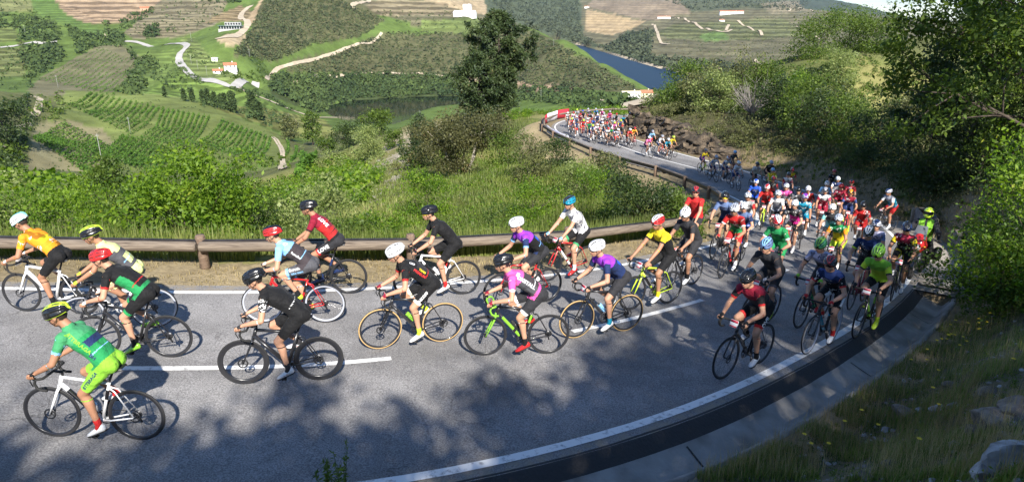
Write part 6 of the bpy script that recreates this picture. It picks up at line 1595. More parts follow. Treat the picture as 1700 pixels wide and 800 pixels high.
    for s in (1, -1):
        hnd = Vector((HOOD.x, s * HOOD.y, HOOD.z + .018)); h_ = hands
        if h_ == 'top': hnd = BAR + Vector((-.005, s * .12, .022))
        if h_ == 'drop': hnd = BAR + Vector((.07, s * .21, -.085))
        if h_ == 'wave' and s == -1: hnd = sh + Vector((.15, -.55, .12))
        shd = sh + Vector((.005, s * .162, -.005)); wr = hnd + Vector((-.058, 0, .030)) if h_ != 'drop' else hnd + Vector((-.06, 0, .02))
        elb, wr = ik(shd, wr, .300, .285, Vector((-.15, s * .50, -.8)))
        limb(mb, [shd - Vector((0, s * .02, 0)), shd.lerp(elb, .35), elb], [.062, .050, .039]); mb.ell(shd, (.062, .060, .058))
        limb(mb, [elb, elb.lerp(wr, .3), wr], [.040, .041, .027])
        f = (hnd - wr).normalized(); mb.ell(wr.lerp(hnd, .62), (.050, .040, .022), f.to_track_quat('X', 'Z').to_matrix()); limb(mb, [wr, wr.lerp(hnd, .6)], [.027, .024])
        segs += [('uarm', shd, elb), ('farm', elb, wr), ('hand', wr, hnd + Vector((.02, 0, 0)))]; hc.append(hnd)
        if lod < 2:
            for q in range(4):
                x = .030 - q * .019; L_ = (1.0, 1.08, 1.0, .82)[q]; K = hnd + Vector((x - .012, s * .014, .004))
                P = [hnd + Vector((x * .5 - .028, s * .006, .012)), K + Vector((.010, s * .012 * L_, .002)), K + Vector((.014, s * .020 * L_, -.020 * L_)), K + Vector((.010, s * .010, -.040 * L_)), K + Vector((.004, -s * .006 * L_, -.046 * L_))]
                fingers.tube(P, [.010, .0098, .009, .008, .0065], 6)
            fingers.tube([hnd + Vector((-.045, -s * .010, .008)), hnd + Vector((-.022, -s * .030, .004)), hnd + Vector((.002, -s * .036, -.004)), hnd + Vector((.016, -s * .030, -.012))], [.012, .011, .010, .008], 6)
    vox = (.0125, .016, .024)[lod]
    body = remesh(mb, vox, 3 if lod == 0 else 2)
    nV = len(body.vertices); V = np.empty(nV * 3, np.float32); body.vertices.foreach_get('co', V); V = V.reshape(-1, 3).astype(float)
    N = np.empty(nV * 3, np.float32); body.vertices.foreach_get('normal', N); N = N.reshape(-1, 3).astype(float)
    F = np.array([list(p.vertices) for p in body.polygons if len(p.vertices) == 4]); bpy.data.meshes.remove(body)
    # nearest segment for every vertex
    rad = {'torso': .13, 'head': .09, 'thigh': .075, 'shin': .045, 'uarm': .045, 'farm': .034, 'hand': .03}
    best = np.full(nV, 9.0); lab = np.zeros(nV, int); T = np.zeros(nV)
    for i, (nm, a, c) in enumerate(segs):
        a = np.array(a); c = np.array(c); ab = c - a; t = np.clip((V - a) @ ab / (ab @ ab), 0, 1); d = np.linalg.norm(V - a - t[:, None] * ab, axis=1)
        if nm == 'torso': dl = (V - a - t[:, None] * ab); d = np.sqrt((dl[:, 1] * .72) ** 2 + dl[:, 0] ** 2 + dl[:, 2] ** 2)
        d = d / rad[nm]; m = d < best; best[m] = d[m]; lab[m] = i; T[m] = t[m]
    names = np.array([s[0] for s in segs]); nl = names[lab]
    FV = V[F].mean(1); FN = N[F].mean(1); c0 = F[:, 0]; fl = nl[c0]; ft = T[F].mean(1)
    tt = (FV - np.array(hipc)) @ np.array((sh - hipc).normalized()) / .505          # along the back, 0 hip 1 shoulder
    out = {}
    tj = (fl == 'torso') | ((fl == 'uarm') & (ft < .60)) | ((fl == 'head') & (tt < 1.16) & (ft < .02) & (FV[:, 2] < neck.z + .01))
    jm = tj & ((tt > .06) | (fl == 'uarm'))
    mi = np.zeros(len(F), int)                                     # 0 main 1 side 2 yoke 3 sleeve 4 cuff 5 hem
    ts = fl == 'torso'
    mi[ts & (np.abs(FN[:, 1]) > .78) & (tt < .78)] = 1; mi[ts & (tt > .74)] = 2; mi[ts & (tt < .16)] = 5; mi[ts & (tt > .30) & (tt < .325) & (FN @ np.array(up_s) > .1)] = 4; mi[ts & (tt > .46) & (tt < .64) & (mi == 0)] = 6
    mi[fl == 'uarm'] = 3; mi[(fl == 'uarm') & (ft > .50)] = 4
    under = ts & (FN @ np.array(up_s) < -.35); mi[under & (tt < .74)] = 1
    out['jersey'] = sub_mesh('jersey', V, N, F, jm, .007 + .004 * fbm(V[:, 0] * 9 + V[:, 2] * 5, V[:, 1] * 11, 3, 5), mi)
    sm_ = (ts & (tt < .10)) | ((fl == 'thigh') & (ft < .80)); mi2 = np.zeros(len(F), int); mi2[(fl == 'thigh') & (ft > .70)] = 1; mi2[(fl == 'thigh') & (np.abs(FN[:, 1]) > .8) & (ft < .70) & (ft > .1)] = 2
    out['shorts'] = sub_mesh('shorts', V, N, F, sm_, .0045, mi2)
    km = (fl == 'shin') & (ft > .80); out['socks'] = sub_mesh('socks', V, N, F, km, .004)
    gm = (fl == 'hand') & (ft > .12); out['gloves'] = sub_mesh('gloves', V, N, F, gm, .004)
    hm = (fl == 'head') & (((FV - np.array(hd)) @ np.array(Rh)[:, 0]) < -.035) & (((FV - np.array(hd)) @ np.array(Rh)[:, 2]) > -.05)
    if hm.any() and lod < 2: out['hair'] = sub_mesh('hair', V, N, F, hm, .004)
    # body with fingers
    Vb = [tuple(v) for v in V]; Fb = F
    if lod < 2:
        fV = np.array([tuple(v) for v in fingers.V]); Vb = np.concatenate([V, fV]); tri = [tuple(i + nV for i in f) for f in fingers.F]
        me = bpy.data.meshes.new('body'); me.from_pydata(Vb.tolist(), [], F.tolist() + tri); me.update(); me.polygons.foreach_set('use_smooth', np.ones(len(me.polygons), bool)); out['body'] = me
    else: out['body'] = np_mesh('body', V, F)
    # shoes
    sb = MB()
    for ped, ank, fd, fu, s in feet:
        heel = ank - fd * .055 - fu * .075; Pn = [heel + fd * q for q in (0, .02, .07, .13, .19, .235, .258)]
        loft(sb, [p + fu * z for p, z in zip(Pn, (.032, .036, .036, .026, .020, .016, .013))], [(Y, fu)] * 7, [(.020, .026), (.034, .044), (.036, .046), (.041, .034), (.046, .026), (.034, .020), (.014, .010)], 12)
        n0 = len(sb.M)
        loft(sb, [p - fu * .010 for p in Pn], [(Y, fu)] * 7, [(.018, .006), (.032, .009), (.034, .009), (.042, .009), (.048, .009), (.036, .008), (.016, .006)], 10)
        for q in range(n0, len(sb.M)): sb.M[q] = 1
        for z in (.10, .14, .175): n0 = len(sb.M); sb.tube([heel + fd * z + Y * .042 + fu * .02, heel + fd * z + fu * (.075 - z * .16), heel + fd * z - Y * .042 + fu * .02], .006, 5); sb.M[n0:] = [2] * (len(sb.M) - n0)
    out['shoes'] = sb.mesh('shoes')
    # helmet
    hl = MB(); nu, nv = (34, 30) if lod == 0 else (20, 18) if lod == 1 else (12, 10); V_ = []; ctr = H(-.006, 0, .045)
    inner = []
    for i in range(nu + 1):
        u = -.02 + 1.05 * i / nu                                  # front (0) to back (1)
        for j in range(nv + 1):
            v = -1 + 2 * j / nv
            a = math.pi * u; w = v * R_(108)
            rx = .128 if u < .5 else .158 - .03 * abs(v); x = rx * math.cos(a); rad_ = math.sin(max(min(a, 3.1), .08)) ** .75
            y = .096 * rad_ * math.sin(w); z = .106 * (rad_ ** .8) * math.cos(w) - .012 - (.025 if u > .9 else 0)
            if z < -.03: z = -.03 - (z + .03) * -.35
            k = v * 3.5; rib = abs(k - round(k)); vent = rib > .20 and .10 < u < .93 and abs(v) < .88 and not (.46 < (u + .08 * abs(v)) < .53) and not (.73 < u < .775)
            V_.append((x, y, z, vent))
    for (x, y, z, vent) in V_:
        v3 = Vector((x, y, z)) * (.915 if vent else 1.0); inner.append(H(*(v3 + Vector((-.006, 0, .045)))))
    Fh = []; Mh = []
    for i in range(nu):
        for j in range(nv):
            q = [i * (nv + 1) + j, i * (nv + 1) + j + 1, (i + 1) * (nv + 1) + j + 1, (i + 1) * (nv + 1) + j]; nvn = sum(V_[k][3] for k in q)
            Fh.append(tuple(q)); k2 = abs(-1 + 2 * (j + .5) / nv); Mh.append(2 if nvn >= 3 else (1 if (k2 < .34 or k2 > .92) else 0))
    n0 = hl.n; hl.V += [tuple(p) for p in inner]; hl.F += Fh; hl.M += Mh; hl.n += len(inner)
    hl.add([tuple(hd + (Vector(p) - ctr) * .88 + (ctr - hd)) for p in inner], [f[::-1] for f in Fh], 2)
    out['helmet'] = hl.mesh('helmet')
    if lod < 2:
        st = MB()
        for s in (-1, 1): st.tube([H(.06, s * .083, .02), H(.045, s * .074, -.05), H(.052, 0, -.112)], .0035, 4); st.tube([H(-.06, s * .078, .02), H(.0, s * .080, -.035), H(.045, s * .074, -.05)], .0035, 4)
        out['strap'] = st.mesh('strap')
        gl = MB(); n_ = 14
        for r0, zz in ((1.0, 0),):
            Vg = []
            for k in range(n_ + 1):
                a = R_(-72 + 144 * k / n_); rr_ = .104
                e = .021 * (1 - .25 * abs(k / n_ * 2 - 1)) - (.009 if abs(k - n_ / 2) < 1 else 0)
                Vg += [H(rr_ * math.cos(a) + .006, .078 * math.sin(a) / .95, .012 + .016), H(rr_ * math.cos(a) + .008, .078 * math.sin(a) / .95, .012 - e)]
            gl.add(Vg, [(2 * k, 2 * k + 1, 2 * k + 3, 2 * k + 2) for k in range(n_)], 0)
        gl.tube([H(.104 * math.cos(R_(-72 + 144 * k / n_)) + .007, .083 * math.sin(R_(-72 + 144 * k / n_)), .029) for k in range(n_ + 1)], .0035, 4, m=1)
        for s in (-1, 1): gl.tube([H(.036, s * .080, .028), H(-.02, s * .084, .018)], .003, 4, m=1)
        out['glasses'] = gl.mesh('glasses', False)
        lp = MB(); lp.tube([H(.097, -.022, -.054), H(.103, 0, -.053), H(.097, .022, -.054)], [.003, .0055, .003], 6); out['mouth'] = lp.mesh('mouth')
    info = dict(hip=hipc, sh=sh, up=up_s, segs=segs, jersey_bv=None)
    return out, info
_poses = {}
def pose(key, lod):
    k = (key, lod)
    if k not in _poses: _poses[k] = pose_meshes(key, lod)
    return _poses[k]
def pcloth(c):
    """printed jersey cloth: panels in a second tone and small pale print"""
    k = 'print_' + c
    if k in _mats: return _mats[k]
    base = np.array(COLS[c]); m = bpy.data.materials.new(k); m.use_nodes = True; nt = m.node_tree; N = nt.nodes; L = nt.links; b = N['Principled BSDF']
    b.inputs['Roughness'].default_value = .8; b.inputs['Specular IOR Level'].default_value = .25
    t = N.new('ShaderNodeTexCoord'); oi = N.new('ShaderNodeObjectInfo'); ad = N.new('ShaderNodeVectorMath'); ad.operation = 'ADD'; L.new(t.outputs['Object'], ad.inputs[0]); 
    rv = N.new('ShaderNodeMath'); rv.operation = 'MULTIPLY'; rv.inputs[1].default_value = 9.0; L.new(oi.outputs['Random'], rv.inputs[0]); L.new(rv.outputs[0], ad.inputs[1])
    def noise(sc, det, dist=0.0, vec=(1, 1, 1)):
        mp = N.new('ShaderNodeMapping'); mp.inputs['Scale'].default_value = vec; L.new(ad.outputs[0], mp.inputs[0]); n = N.new('ShaderNodeTexNoise'); n.inputs['Scale'].default_value = sc; n.inputs['Detail'].default_value = det; n.inputs['Distortion'].default_value = dist; L.new(mp.outputs[0], n.inputs['Vector']); return n.outputs[0]
    def step(a, lo, hi):
        r = N.new('ShaderNodeMapRange'); r.inputs['From Min'].default_value = lo; r.inputs['From Max'].default_value = hi; L.new(a, r.inputs['Value']); return r.outputs[0]
    def mixc(f, a, bcol):
        x = N.new('ShaderNodeMix'); x.data_type = 'RGBA'; L.new(f, x.inputs[0])
        if hasattr(a, 'links'): L.new(a, x.inputs[6])
        else: x.inputs[6].default_value = (*a, 1)
        x.inputs[7].default_value = (*bcol, 1); return x.outputs[2]
    lum = base.mean(); second = base * .35 if lum > .12 else base * 2.2 + .03
    c1 = mixc(step(noise(5.0, 1, .4), .56, .575), tuple(base * .88), tuple(np.clip(second, 0, 1)))
    pale = (.62, .60, .58) if lum < .45 else (.06, .06, .10)
    fine = noise(34, 2, 0, (1, 1, .45)); region = step(noise(7.5, 0), .60, .61); fm_ = step(fine, .53, .56)
    mm = N.new('ShaderNodeMath'); mm.operation = 'MULTIPLY'; L.new(region, mm.inputs[0]); L.new(fm_, mm.inputs[1])
    c2 = mixc(mm.outputs[0], c1, pale); L.new(c2, b.inputs['Base Color'])
    bp = N.new('ShaderNodeBump'); bp.inputs['Strength'].default_value = .75; bp.inputs['Distance'].default_value = .022; L.new(noise(7, 3, 1.6, (1, .5, 1)), bp.inputs['Height']); L.new(bp.outputs[0], b.inputs['Normal'])
    _mats[k] = m; return m
def make_person(M, label, lod, key, kit, cat='cyclist', group='cyclists riding up the road'):
    ms, info = pose(key, lod); r = empty('person'); r.matrix_world = M; tag(r, label, 'cyclist', group)
    j = kit.get('j', 'black'); g = lambda k, d: kit.get(k, d)
    sk = SKIND if kit.get('tan') else SKIN
    b = part('body', ms['body'], [sk], r)
    pcloth_ = pcloth if (lod > 0 or kit.get('pr')) else cloth
    part('jersey', ms['jersey'], [pcloth_(j), pcloth_(g('side', j)), pcloth_(g('yoke', j)), pcloth_(g('sleeve', g('yoke', j))), cloth(g('cuff', g('sleeve', g('yoke', j)))), cloth(g('hem', g('side', j))), pcloth_(g('band', j))], r)
    s = g('s', 'black'); part('shorts', ms['shorts'], [cloth(s), cloth(g('scuff', s)), cloth(g('sside', s))], r)
    part('helmet', ms['helmet'], [paint(g('h', 'white')), paint(g('h2', g('h', 'white'))), BLKM], r)
    part('shoes', ms['shoes'], [paint(g('shoe', 'white')), BLKM, paint(g('shoe2', g('shoe', 'white')))], r)
    if lod < 2:
        part('socks', ms['socks'], [cloth(g('sock', 'white'))], r)
        if g('glove', 'black'): part('gloves', ms['gloves'], [cloth(g('glove', 'black'))], r)
        part('sunglasses', ms['glasses'], [LENS if not kit.get('lens') else mat('lens_' + kit['lens'], COLS[kit['lens']], .15), BLKM if not kit.get('gf') else paint(kit['gf'])], r)
        part('strap', ms['strap'], [BLKM], r); part('mouth', ms['mouth'], [LIPS], r)
        if 'hair' in ms: part('hair', ms['hair'], [HAIR], r)
    return r, info
def rider_matrix(front, rear, lean=0.0):
    f = Vector(front); b = Vector(rear); d = f - b; mid = (f + b) / 2; x = d.normalized(); up = Vector((0, 0, 1)); y = up.cross(x).normalized(); z = x.cross(y)
    M = Matrix((x, y, z)).transposed().to_4x4(); M = M @ Matrix.Rotation(R_(lean), 4, 'X'); M.translation = mid + Vector((0, 0, .005)); return M
def font_mesh(txt, size, bold=True):
    cu = bpy.data.curves.new('txt', 'FONT'); cu.body = txt; cu.size = size; cu.align_x = 'CENTER'; cu.align_y = 'CENTER'; cu.offset = size * (.035 if bold else 0); cu.resolution_u = 2
    o = bpy.data.objects.new('txt', cu); COL.objects.link(o); dg = bpy.context.evaluated_depsgraph_get(); me = bpy.data.meshes.new_from_object(o.evaluated_get(dg), depsgraph=dg)
    bpy.data.objects.remove(o); import bmesh; b = bmesh.new(); b.from_mesh(me); bmesh.ops.triangulate(b, faces=b.faces[:])
    for _ in range(2):
        e = [q for q in b.edges if q.calc_length() > size * .18]
        if e: bmesh.ops.subdivide_edges(b, edges=e, cuts=1); bmesh.ops.triangulate(b, faces=b.faces[:])
    V = [v.co.copy() for v in b.verts]; F = [tuple(v.index for v in f.verts) for f in b.faces]; b.free(); bpy.data.meshes.remove(me); return V, F
def text_on(person, info, ms, where, txt, t, up, size, colour):
    """letters laid on the garment on the rider's left side, read from the front backwards"""
    me = ms[where]; bv = BVHTree.FromPolygons([v.co[:] for v in me.vertices], [tuple(p.vertices) for p in me.polygons])
    if where == 'shorts': nm, a, b = [q for q in info['segs'] if q[0] == 'thigh'][0]; a, b = b, a; y = Vector((0, .95, .25)).normalized()
    else: a, b = info['sh'], info['hip']; y = Vector((0, .80, .60))
    o = Vector(a).lerp(Vector(b), t); bx = (Vector(b) - Vector(a)); bx.y = 0; bx = (bx - y * bx.dot(y)).normalized(); by = y.cross(bx); o += by * up
    if where == 'jersey': o.y += .03
    V, F = font_mesh(txt, size); out = []; ok = []
    for v in V:
        p = o + bx * v.x + by * v.y + y * .6; h = bv.ray_cast(p, -y, 1.2)
        good = h[0] is not None and abs((h[0] - o).dot(y)) < .30
        out.append(h[0] + y * .004 if good else p); ok.append(good)
    F = [f for f in F if all(ok[i] for i in f)]
    if not F: print('no text hit', txt); return
    par = [ch for ch in person.children if ch.name.split('.')[0] == where][0]
    part('lettering', np_mesh('lettering', np.array([tuple(v) for v in out]), F, False), [mat('ink_' + colour, COLS[colour], .7)], par)
# ------------------------------------------------------------------ the race
def P3px(px, py): return on_road(px, py)
SCL = (.96, .89, .84)
def wheels(fp, rp=None, yaw=None, lod=0):
    """front / rear contact points from the photo; the wheelbase is kept at 0.99 m"""
    f = P3px(*fp)
    if rp is not None:
        r = P3px(*rp); d = (f - r)[:2]; d /= np.linalg.norm(d); m = (f + r) / 2
    else:
        i = road_index(f[0], f[1]); t = -TG[i, :2] if True else 0; a = R_(yaw or 0); d = np.array((t[0] * math.cos(a) - t[1] * math.sin(a), t[0] * math.sin(a) + t[1] * math.cos(a))); m = f.copy(); m[:2] -= d * .495
    q_ = .495 * SCL[lod]; A = np.array((*(m[:2] + d * q_), 0)); B = np.array((*(m[:2] - d * q_), 0)); A[2] = surf(A[0], A[1]); B[2] = surf(B[0], B[1])
    return A, B
def surf(x, y):
    d = (RC[:, 0] - x) ** 2 + (RC[:, 1] - y) ** 2; i = int(d.argmin()); j = min(max(i, 1), RN - 2)
    t = ((x - RC[j, 0]) * TG[j, 0] + (y - RC[j, 1]) * TG[j, 1]) / .4; return float(np.interp(j + t, np.arange(RN), RC[:, 2]))
N_ = 0
def race(front, rear, key, kit, bike, who, lod=0, lean=0, yaw=None, texts=(), bottle=None):
    A, B = wheels(front, rear, yaw, lod); M = rider_matrix(A, B, lean) @ Matrix.Scale(SCL[lod], 4)
    key = (key[0], key[1], key[2], key[3], key[4], key[5] if len(key) > 5 else 1.0)
    make_bike(M, bike.pop('label'), lod, crank=R_(key[0]), bottle=bottle, **bike)
    p, info = make_person(M, who, lod, key, kit)
    ms = pose(key, lod)[0]
    for t in texts: text_on(p, info, ms, *t)
    return M
T_ = lambda where, txt, t, up, size, col: (where, txt, t, up, size, col)
# heading left in the photo: crank angle of the near (left) pedal, -90 = down
race((103, 726), (228, 731), (-75, 44, 'hood', 22, 5, 1.0), dict(j='green', yoke='mint', sleeve='mint', side='green', band='navy', cuff='sky', s='lime', scuff='lime', sside='lime', h='black', h2='fluo', shoe='white', sock='red', glove='black', tan=1),
     dict(label='white bicycle with red lined wheels nearest the camera at the left', frame='white', accent='black', fork='white', disc=True, tape='black'), 'rider in a mint and navy jersey and lime shorts, nearest the camera', texts=[T_('shorts', 'BTTBRAGA', .55, 0, .055, 'navy'), T_('jersey', 'BTTBRAGA', .45, 0, .06, 'lime'), T_('jersey', 'BH', .85, -.02, .055, 'navy')], bottle=('sky', 'blue bottle on the white bicycle nearest the camera'))
race((57, 518), (125, 522), (-80, 38, 'hood', 34, 0, .95), dict(pr=1, j='orange', side='orange', yoke='orange', band='yellow', sleeve='orange', hem='black', s='black', h='white', h2='aqua', shoe='black', sock='black', tan=1, glove='white'),
     dict(label='all white bicycle at the left border', frame='white', fork='white', aero=True, disc=True), 'rider in an orange jersey and black shorts bending low at the left border')
race((155, 557), (250, 545), (100, 46, 'hood', 18, 0, 1.0), dict(j='paleyellow', side='grey', band='grey', yoke='paleyellow', sleeve='paleyellow', cuff='sky', hem='grey', s='paleyellow', sside='grey', h='black', h2='fluo', shoe='white', sock='white', glove='fluo', tan=1),
     dict(label='black and white bicycle under the pale yellow and grey jersey', frame='black', accent='white', disc=False, rimc='silver'), 'rider in a pale yellow and grey jersey behind the black and green one')
race((176, 595), (277, 594), (-60, 36, 'hood', 16, 0, 1.06), dict(j='black', side='green', yoke='black', sleeve='black', cuff='red', s='black', scuff='green', h='red', h2='red', shoe='lime', sock='black', glove='white'),
     dict(label='black bicycle under the black and green jersey with a red helmet', frame='black', disc=False), 'rider in a black jersey with green side panel and a plain red helmet')
race((437, 535), (543, 535), (60, 35, 'hood', 14, 0, 1.0), dict(j='brown', side='brown', yoke='sky', sleeve='sky', cuff='sky', s='grey', scuff='sky', h='red', h2='black', shoe='fluo', sock='black', glove='white'),
     dict(label='red and black bicycle with silver spoked wheels under the grey and pale blue jersey', frame='red', accent='black', disc=False, rimc='silver'), 'rider in a grey jersey with pale blue shoulders and a red black helmet', texts=[T_('shorts', 'Barcelo', .55, .025, .062, 'white'), T_('shorts', 'bike team', .6, -.04, .048, 'sky'), T_('jersey', 'O', .12, .05, .09, 'white'), T_('jersey', 'Ramalho', .62, -.02, .045, 'white')])
race((487, 486), (581, 487), (-20, 47, 'hood', 10, 0, .98), dict(j='red', side='red', yoke='maroon', band='maroon', sleeve='maroon', cuff='black', hem='black', s='char', scuff='red', h='black', shoe='navy', sock='char', tan=1),
     dict(label='dark bicycle ridden close to the rail under the maroon love jersey', frame='black', accent='navy', disc=False), 'rider in a maroon and red jersey with white love lettering beside the rail', texts=[T_('shorts', 'LOVE', .5, 0, .09, 'white'), T_('jersey', 'LOVE', .35, .06, .085, 'white')])
race((410, 638), (530, 631), (-72, 36, 'hood', 26, 0, 1.04), dict(j='black', side='black', yoke='black', sleeve='white', cuff='white', s='black', h='black', shoe='white', shoe2='red', sock='char', glove='char'),
     dict(label='black aero bicycle with deep wheels carrying the rider with spotted white sleeves', frame='black', deep=True, aero=True), 'rider in a black jersey with white black-spotted sleeves and a black helmet')
race((632, 579), (735, 568), (-70, 37, 'hood', 24, 8, 1.04), dict(j='char', side='black', yoke='black', sleeve='black', cuff='red', s='black', scuff='cream', h='white', shoe='white', shoe2='fluo', sock='fluo', glove='maroon'),
     dict(label='black bicycle with tan tyres under the black lettered jersey and white helmet', frame='black', accent='char', fork='black', tyre='tan', deep=False), 'rider in a black jersey with coloured lettering and white helmet, on tan tyres', texts=[T_('shorts', 'TINKOFF', .45, 0, .06, 'white'), T_('jersey', 'PREMIUM', .55, -.03, .05, 'red'), T_('jersey', 'TEAM', .6, .025, .045, 'yellow'), T_('jersey', 'CIO', .2, .05, .05, 'white')], bottle=('lime', 'green bottle on the tan tyred bicycle'))
race((690, 494), (762, 489), (-82, 46, 'hood', 10, 0, 1.03), dict(j='black', s='black', h='black', shoe='white', sock='red', glove='black', lens='yellow'),
     dict(label='white and magenta bicycle under the rider all in black', frame='white', accent='black', disc=False), 'rider all in black with a black helmet and yellow tinted glasses, sitting upright', bottle=('white', 'white bottle on the white and magenta bicycle'))
race((800, 591), (913, 587), (-78, 33, 'hood', 14, 0, 1.0), dict(j='brown', side='grey', yoke='pink', band='brown', sleeve='pink', cuff='white', hem='pink', s='char', scuff='white', h='black', shoe='red', sock='black', glove='maroon'),
     dict(label='black and lime green bicycle under the pink and grey jersey', frame='black', accent='lime', fork='lime', tape='lime', disc=False), 'rider in a pink and grey lettered jersey with a black helmet', texts=[T_('jersey', 'DIGITALL', .52, -.01, .072, 'white'), T_('jersey', 'B', .18, .03, .10, 'white')], bottle=('char', 'dark bottle on the black and lime bicycle'))
race((828, 512), (905, 502), (-20, 38, 'hood', 12, 6, 1.0), dict(j='navy', side='black', yoke='purple', band='blue', sleeve='navy', cuff='sky', hem='black', s='char', h='white', h2='white', gf='red', shoe='white', sock='white'),
     dict(label='red bicycle half hidden behind the pink jersey', frame='red', accent='black'), 'rider in a purple and blue jersey with a white helmet, behind the pink jersey')
race((914, 466), (965, 461), (-70, 50, 'hood', 14, 10, 1.0), dict(pr=1, j='white', side='white', yoke='white', sleeve='white', s='black', scuff='mint', h='teal', h2='char', shoe='red', sock='white', glove='sky'),
     dict(label='bright red bicycle under the white jersey beside the rail', frame='red', fork='red', accent='white', disc=False), 'rider in a white jersey with a dark green helmet beside the rail')
race((956, 562), (1036, 550), (-66, 37, 'hood', 12, 6, 1.03), dict(j='navy', side='navy', yoke='purple', band='blue', sleeve='navy', cuff='navy', hem='char', s='char', h='white', shoe='white', sock='teal', glove='black'),
     dict(label='black bicycle with tan tyres under the purple and blue jersey, on the centre line', frame='black', accent='char', tyre='tan'), 'rider in a purple and blue jersey with a white helmet, on the centre line', bottle=('sky', 'blue bottle on the bicycle standing on the centre line'))
race((1050, 514), (1105, 504), (-60, 56, 'hood', 16, 8, 1.0), dict(j='yellow', side='black', yoke='yellow', sleeve='yellow', cuff='black', s='black', h='red', h2='white', shoe='white', sock='yellow', glove=None, tan=1),
     dict(label='fluorescent yellow and black bicycle under the bright yellow jersey', frame='fluo', accent='black', fork='fluo', disc=False), 'rider in a bright yellow jersey with a red and white helmet, sitting tall')
race((1106, 484), (1147, 473), (-66, 46, 'hood', 22, 15, 1.06), dict(j='char', side='char', yoke='char', sleeve='char', s='char', h='white', shoe='white', sock='black', glove=None, tan=1),
     dict(label='black bicycle with a red plate under the plain black jersey and white helmet', frame='black'), 'rider in a plain dark jersey with a white helmet, leaning in behind the yellow jersey')
race((1124, 436), (1157, 423), (90, 62, 'hood', 4, 20, 1.0), dict(j='red', s='char', h='char', h2='red', shoe='black', sock='black', glove=None), dict(label='black bicycle of the red jersey rider close to the rail', frame='black', disc=False), 'rider in a plain red jersey sitting up beside the rail')
race((1176, 435), (1207, 422), (0, 44, 'hood', 12, 25, 1.0), dict(j='navy', side='navy', yoke='steelblue', sleeve='steelblue', s='black', h='black', lens='yellow', shoe='black', sock='white'), dict(label='dark bicycle with one front wheel showing, under the navy jersey', frame='black'), 'rider in a navy jersey and black helmet left of the red and yellow jersey')
race((1191, 467), (1224, 448), (-50, 40, 'hood', 18, 12, .98), dict(pr=1, j='yellow', side='green', yoke='red', sleeve='red', cuff='white', s='red', h='white', h2='silver', shoe='white', sock='white', tan=1, glove='red'), dict(label='black bicycle with a red and white plate under the red and yellow jersey', frame='black', accent='red'), 'rider in a red and yellow jersey with red shorts')
race((1212, 446), (1236, 430), (90, 40, 'hood', 14, 12, 1.0), dict(j='blue', side='navy', yoke='steelblue', sleeve='navy', s='navy', h='white', shoe='white'), dict(label='bicycle hidden behind the red and yellow jersey', frame='black', accent='blue'), 'rider in blue mostly hidden behind the red and yellow jersey', lod=1)
race((1222, 420), (1240, 402), (0, 46, 'hood', 10, 12, 1.0), dict(j='red', side='white', yoke='white', sleeve='red', s='black', h='white', h2='silver', shoe='white', tan=1), dict(label='bicycle of the red and white vest rider at the end of the rail', frame='black'), 'rider in a red and white vest and white helmet at the rail end', lod=1)
race((1262, 490), (1292, 470), (-90, 34, 'hood', 20, 25, 1.04), dict(j='green', side='green', yoke='green', sleeve='green', cuff='white', hem='green', s='green', h='red', h2='white', shoe='white', sock='white'), dict(label='dark bicycle under the emerald green jersey', frame='black'), 'rider in an emerald green jersey with a red and white helmet', lod=0)
race((1240, 549), (1277, 532), (-100, 36, 'hood', 16, 6, 1.06), dict(j='char', side='char', yoke='char', sleeve='char', cuff='grey', s='char', scuff='grey', h='steelblue', h2='sky', shoe='fluo', sock='char'), dict(label='dark bicycle under the charcoal jersey and blue helmet', frame='black', accent='red'), 'rider in a charcoal jersey with a blue helmet raising a hand to the mouth')
race((1202, 627), (1259, 603), (-95, 37, 'hood', 18, 2, 1.04), dict(j='char', side='char', yoke='maroon', band='red', sleeve='black', cuff='red', hem='black', s='black', scuff='red', h='black', shoe='white', sock='black', gf='white', glove='black'),
     dict(label='black bicycle alone on the right lane in the shade', frame='black', accent='char'), 'rider in a black and red love jersey riding alone in the shaded right lane', texts=[T_('shorts', 'LOVE', .4, 0, .09, 'white')])
race((1326, 545), (1362, 528), (0, 38, 'hood', 20, 5, 1.0), dict(pr=1, j='lilac', side='char', yoke='lilac', sleeve='lilac', cuff='black', s='char', scuff='lilac', h='mint', h2='lime', shoe='red', sock='white', glove='lime'), dict(label='black bicycle with a pink plate under the lilac jersey', frame='black', accent='green'), 'rider in a pale lilac jersey with a mid green helmet')
race((1342, 588), (1376, 570), (-100, 36, 'hood', 12, 12, 1.0), dict(pr=1, j='black', side='black', yoke='navy', sleeve='black', cuff='red', s='black', sside='white', h='char', h2='red', shoe='white', shoe2='red', sock='red', glove='red'),
     dict(label='black bicycle with white lettered rims under the black jersey with red cuffs', frame='black', accent='teal', rimc='silver', plate=False), 'rider in a black jersey with red cuffs and a black red helmet, right lane')
race((1422, 561), (1448, 545), (-95, 40, 'hood', 32, 4, 1.0), dict(j='fluo', side='fluo', yoke='lime', sleeve='fluo', cuff='char', s='black', h='lime', h2='lime', shoe='fluo', sock='fluo', glove='black'), dict(label='black bicycle with lime details under the lime green jersey on the edge line', frame='black', accent='lime'), 'rider in a lime green jersey and lime helmet looking down, on the right edge line')
race((1409, 517), (1432, 500), (0, 42, 'hood', 22, 4, 1.0), dict(pr=1, j='silver', side='black', yoke='navy', sleeve='navy', cuff='fluo', s='black', h='black', h2='white', shoe='red', sock='red'), dict(label='dark red bicycle under the navy and white jersey', frame='maroon'), 'rider in a navy and pale jersey with a black helmet behind the lime jersey')
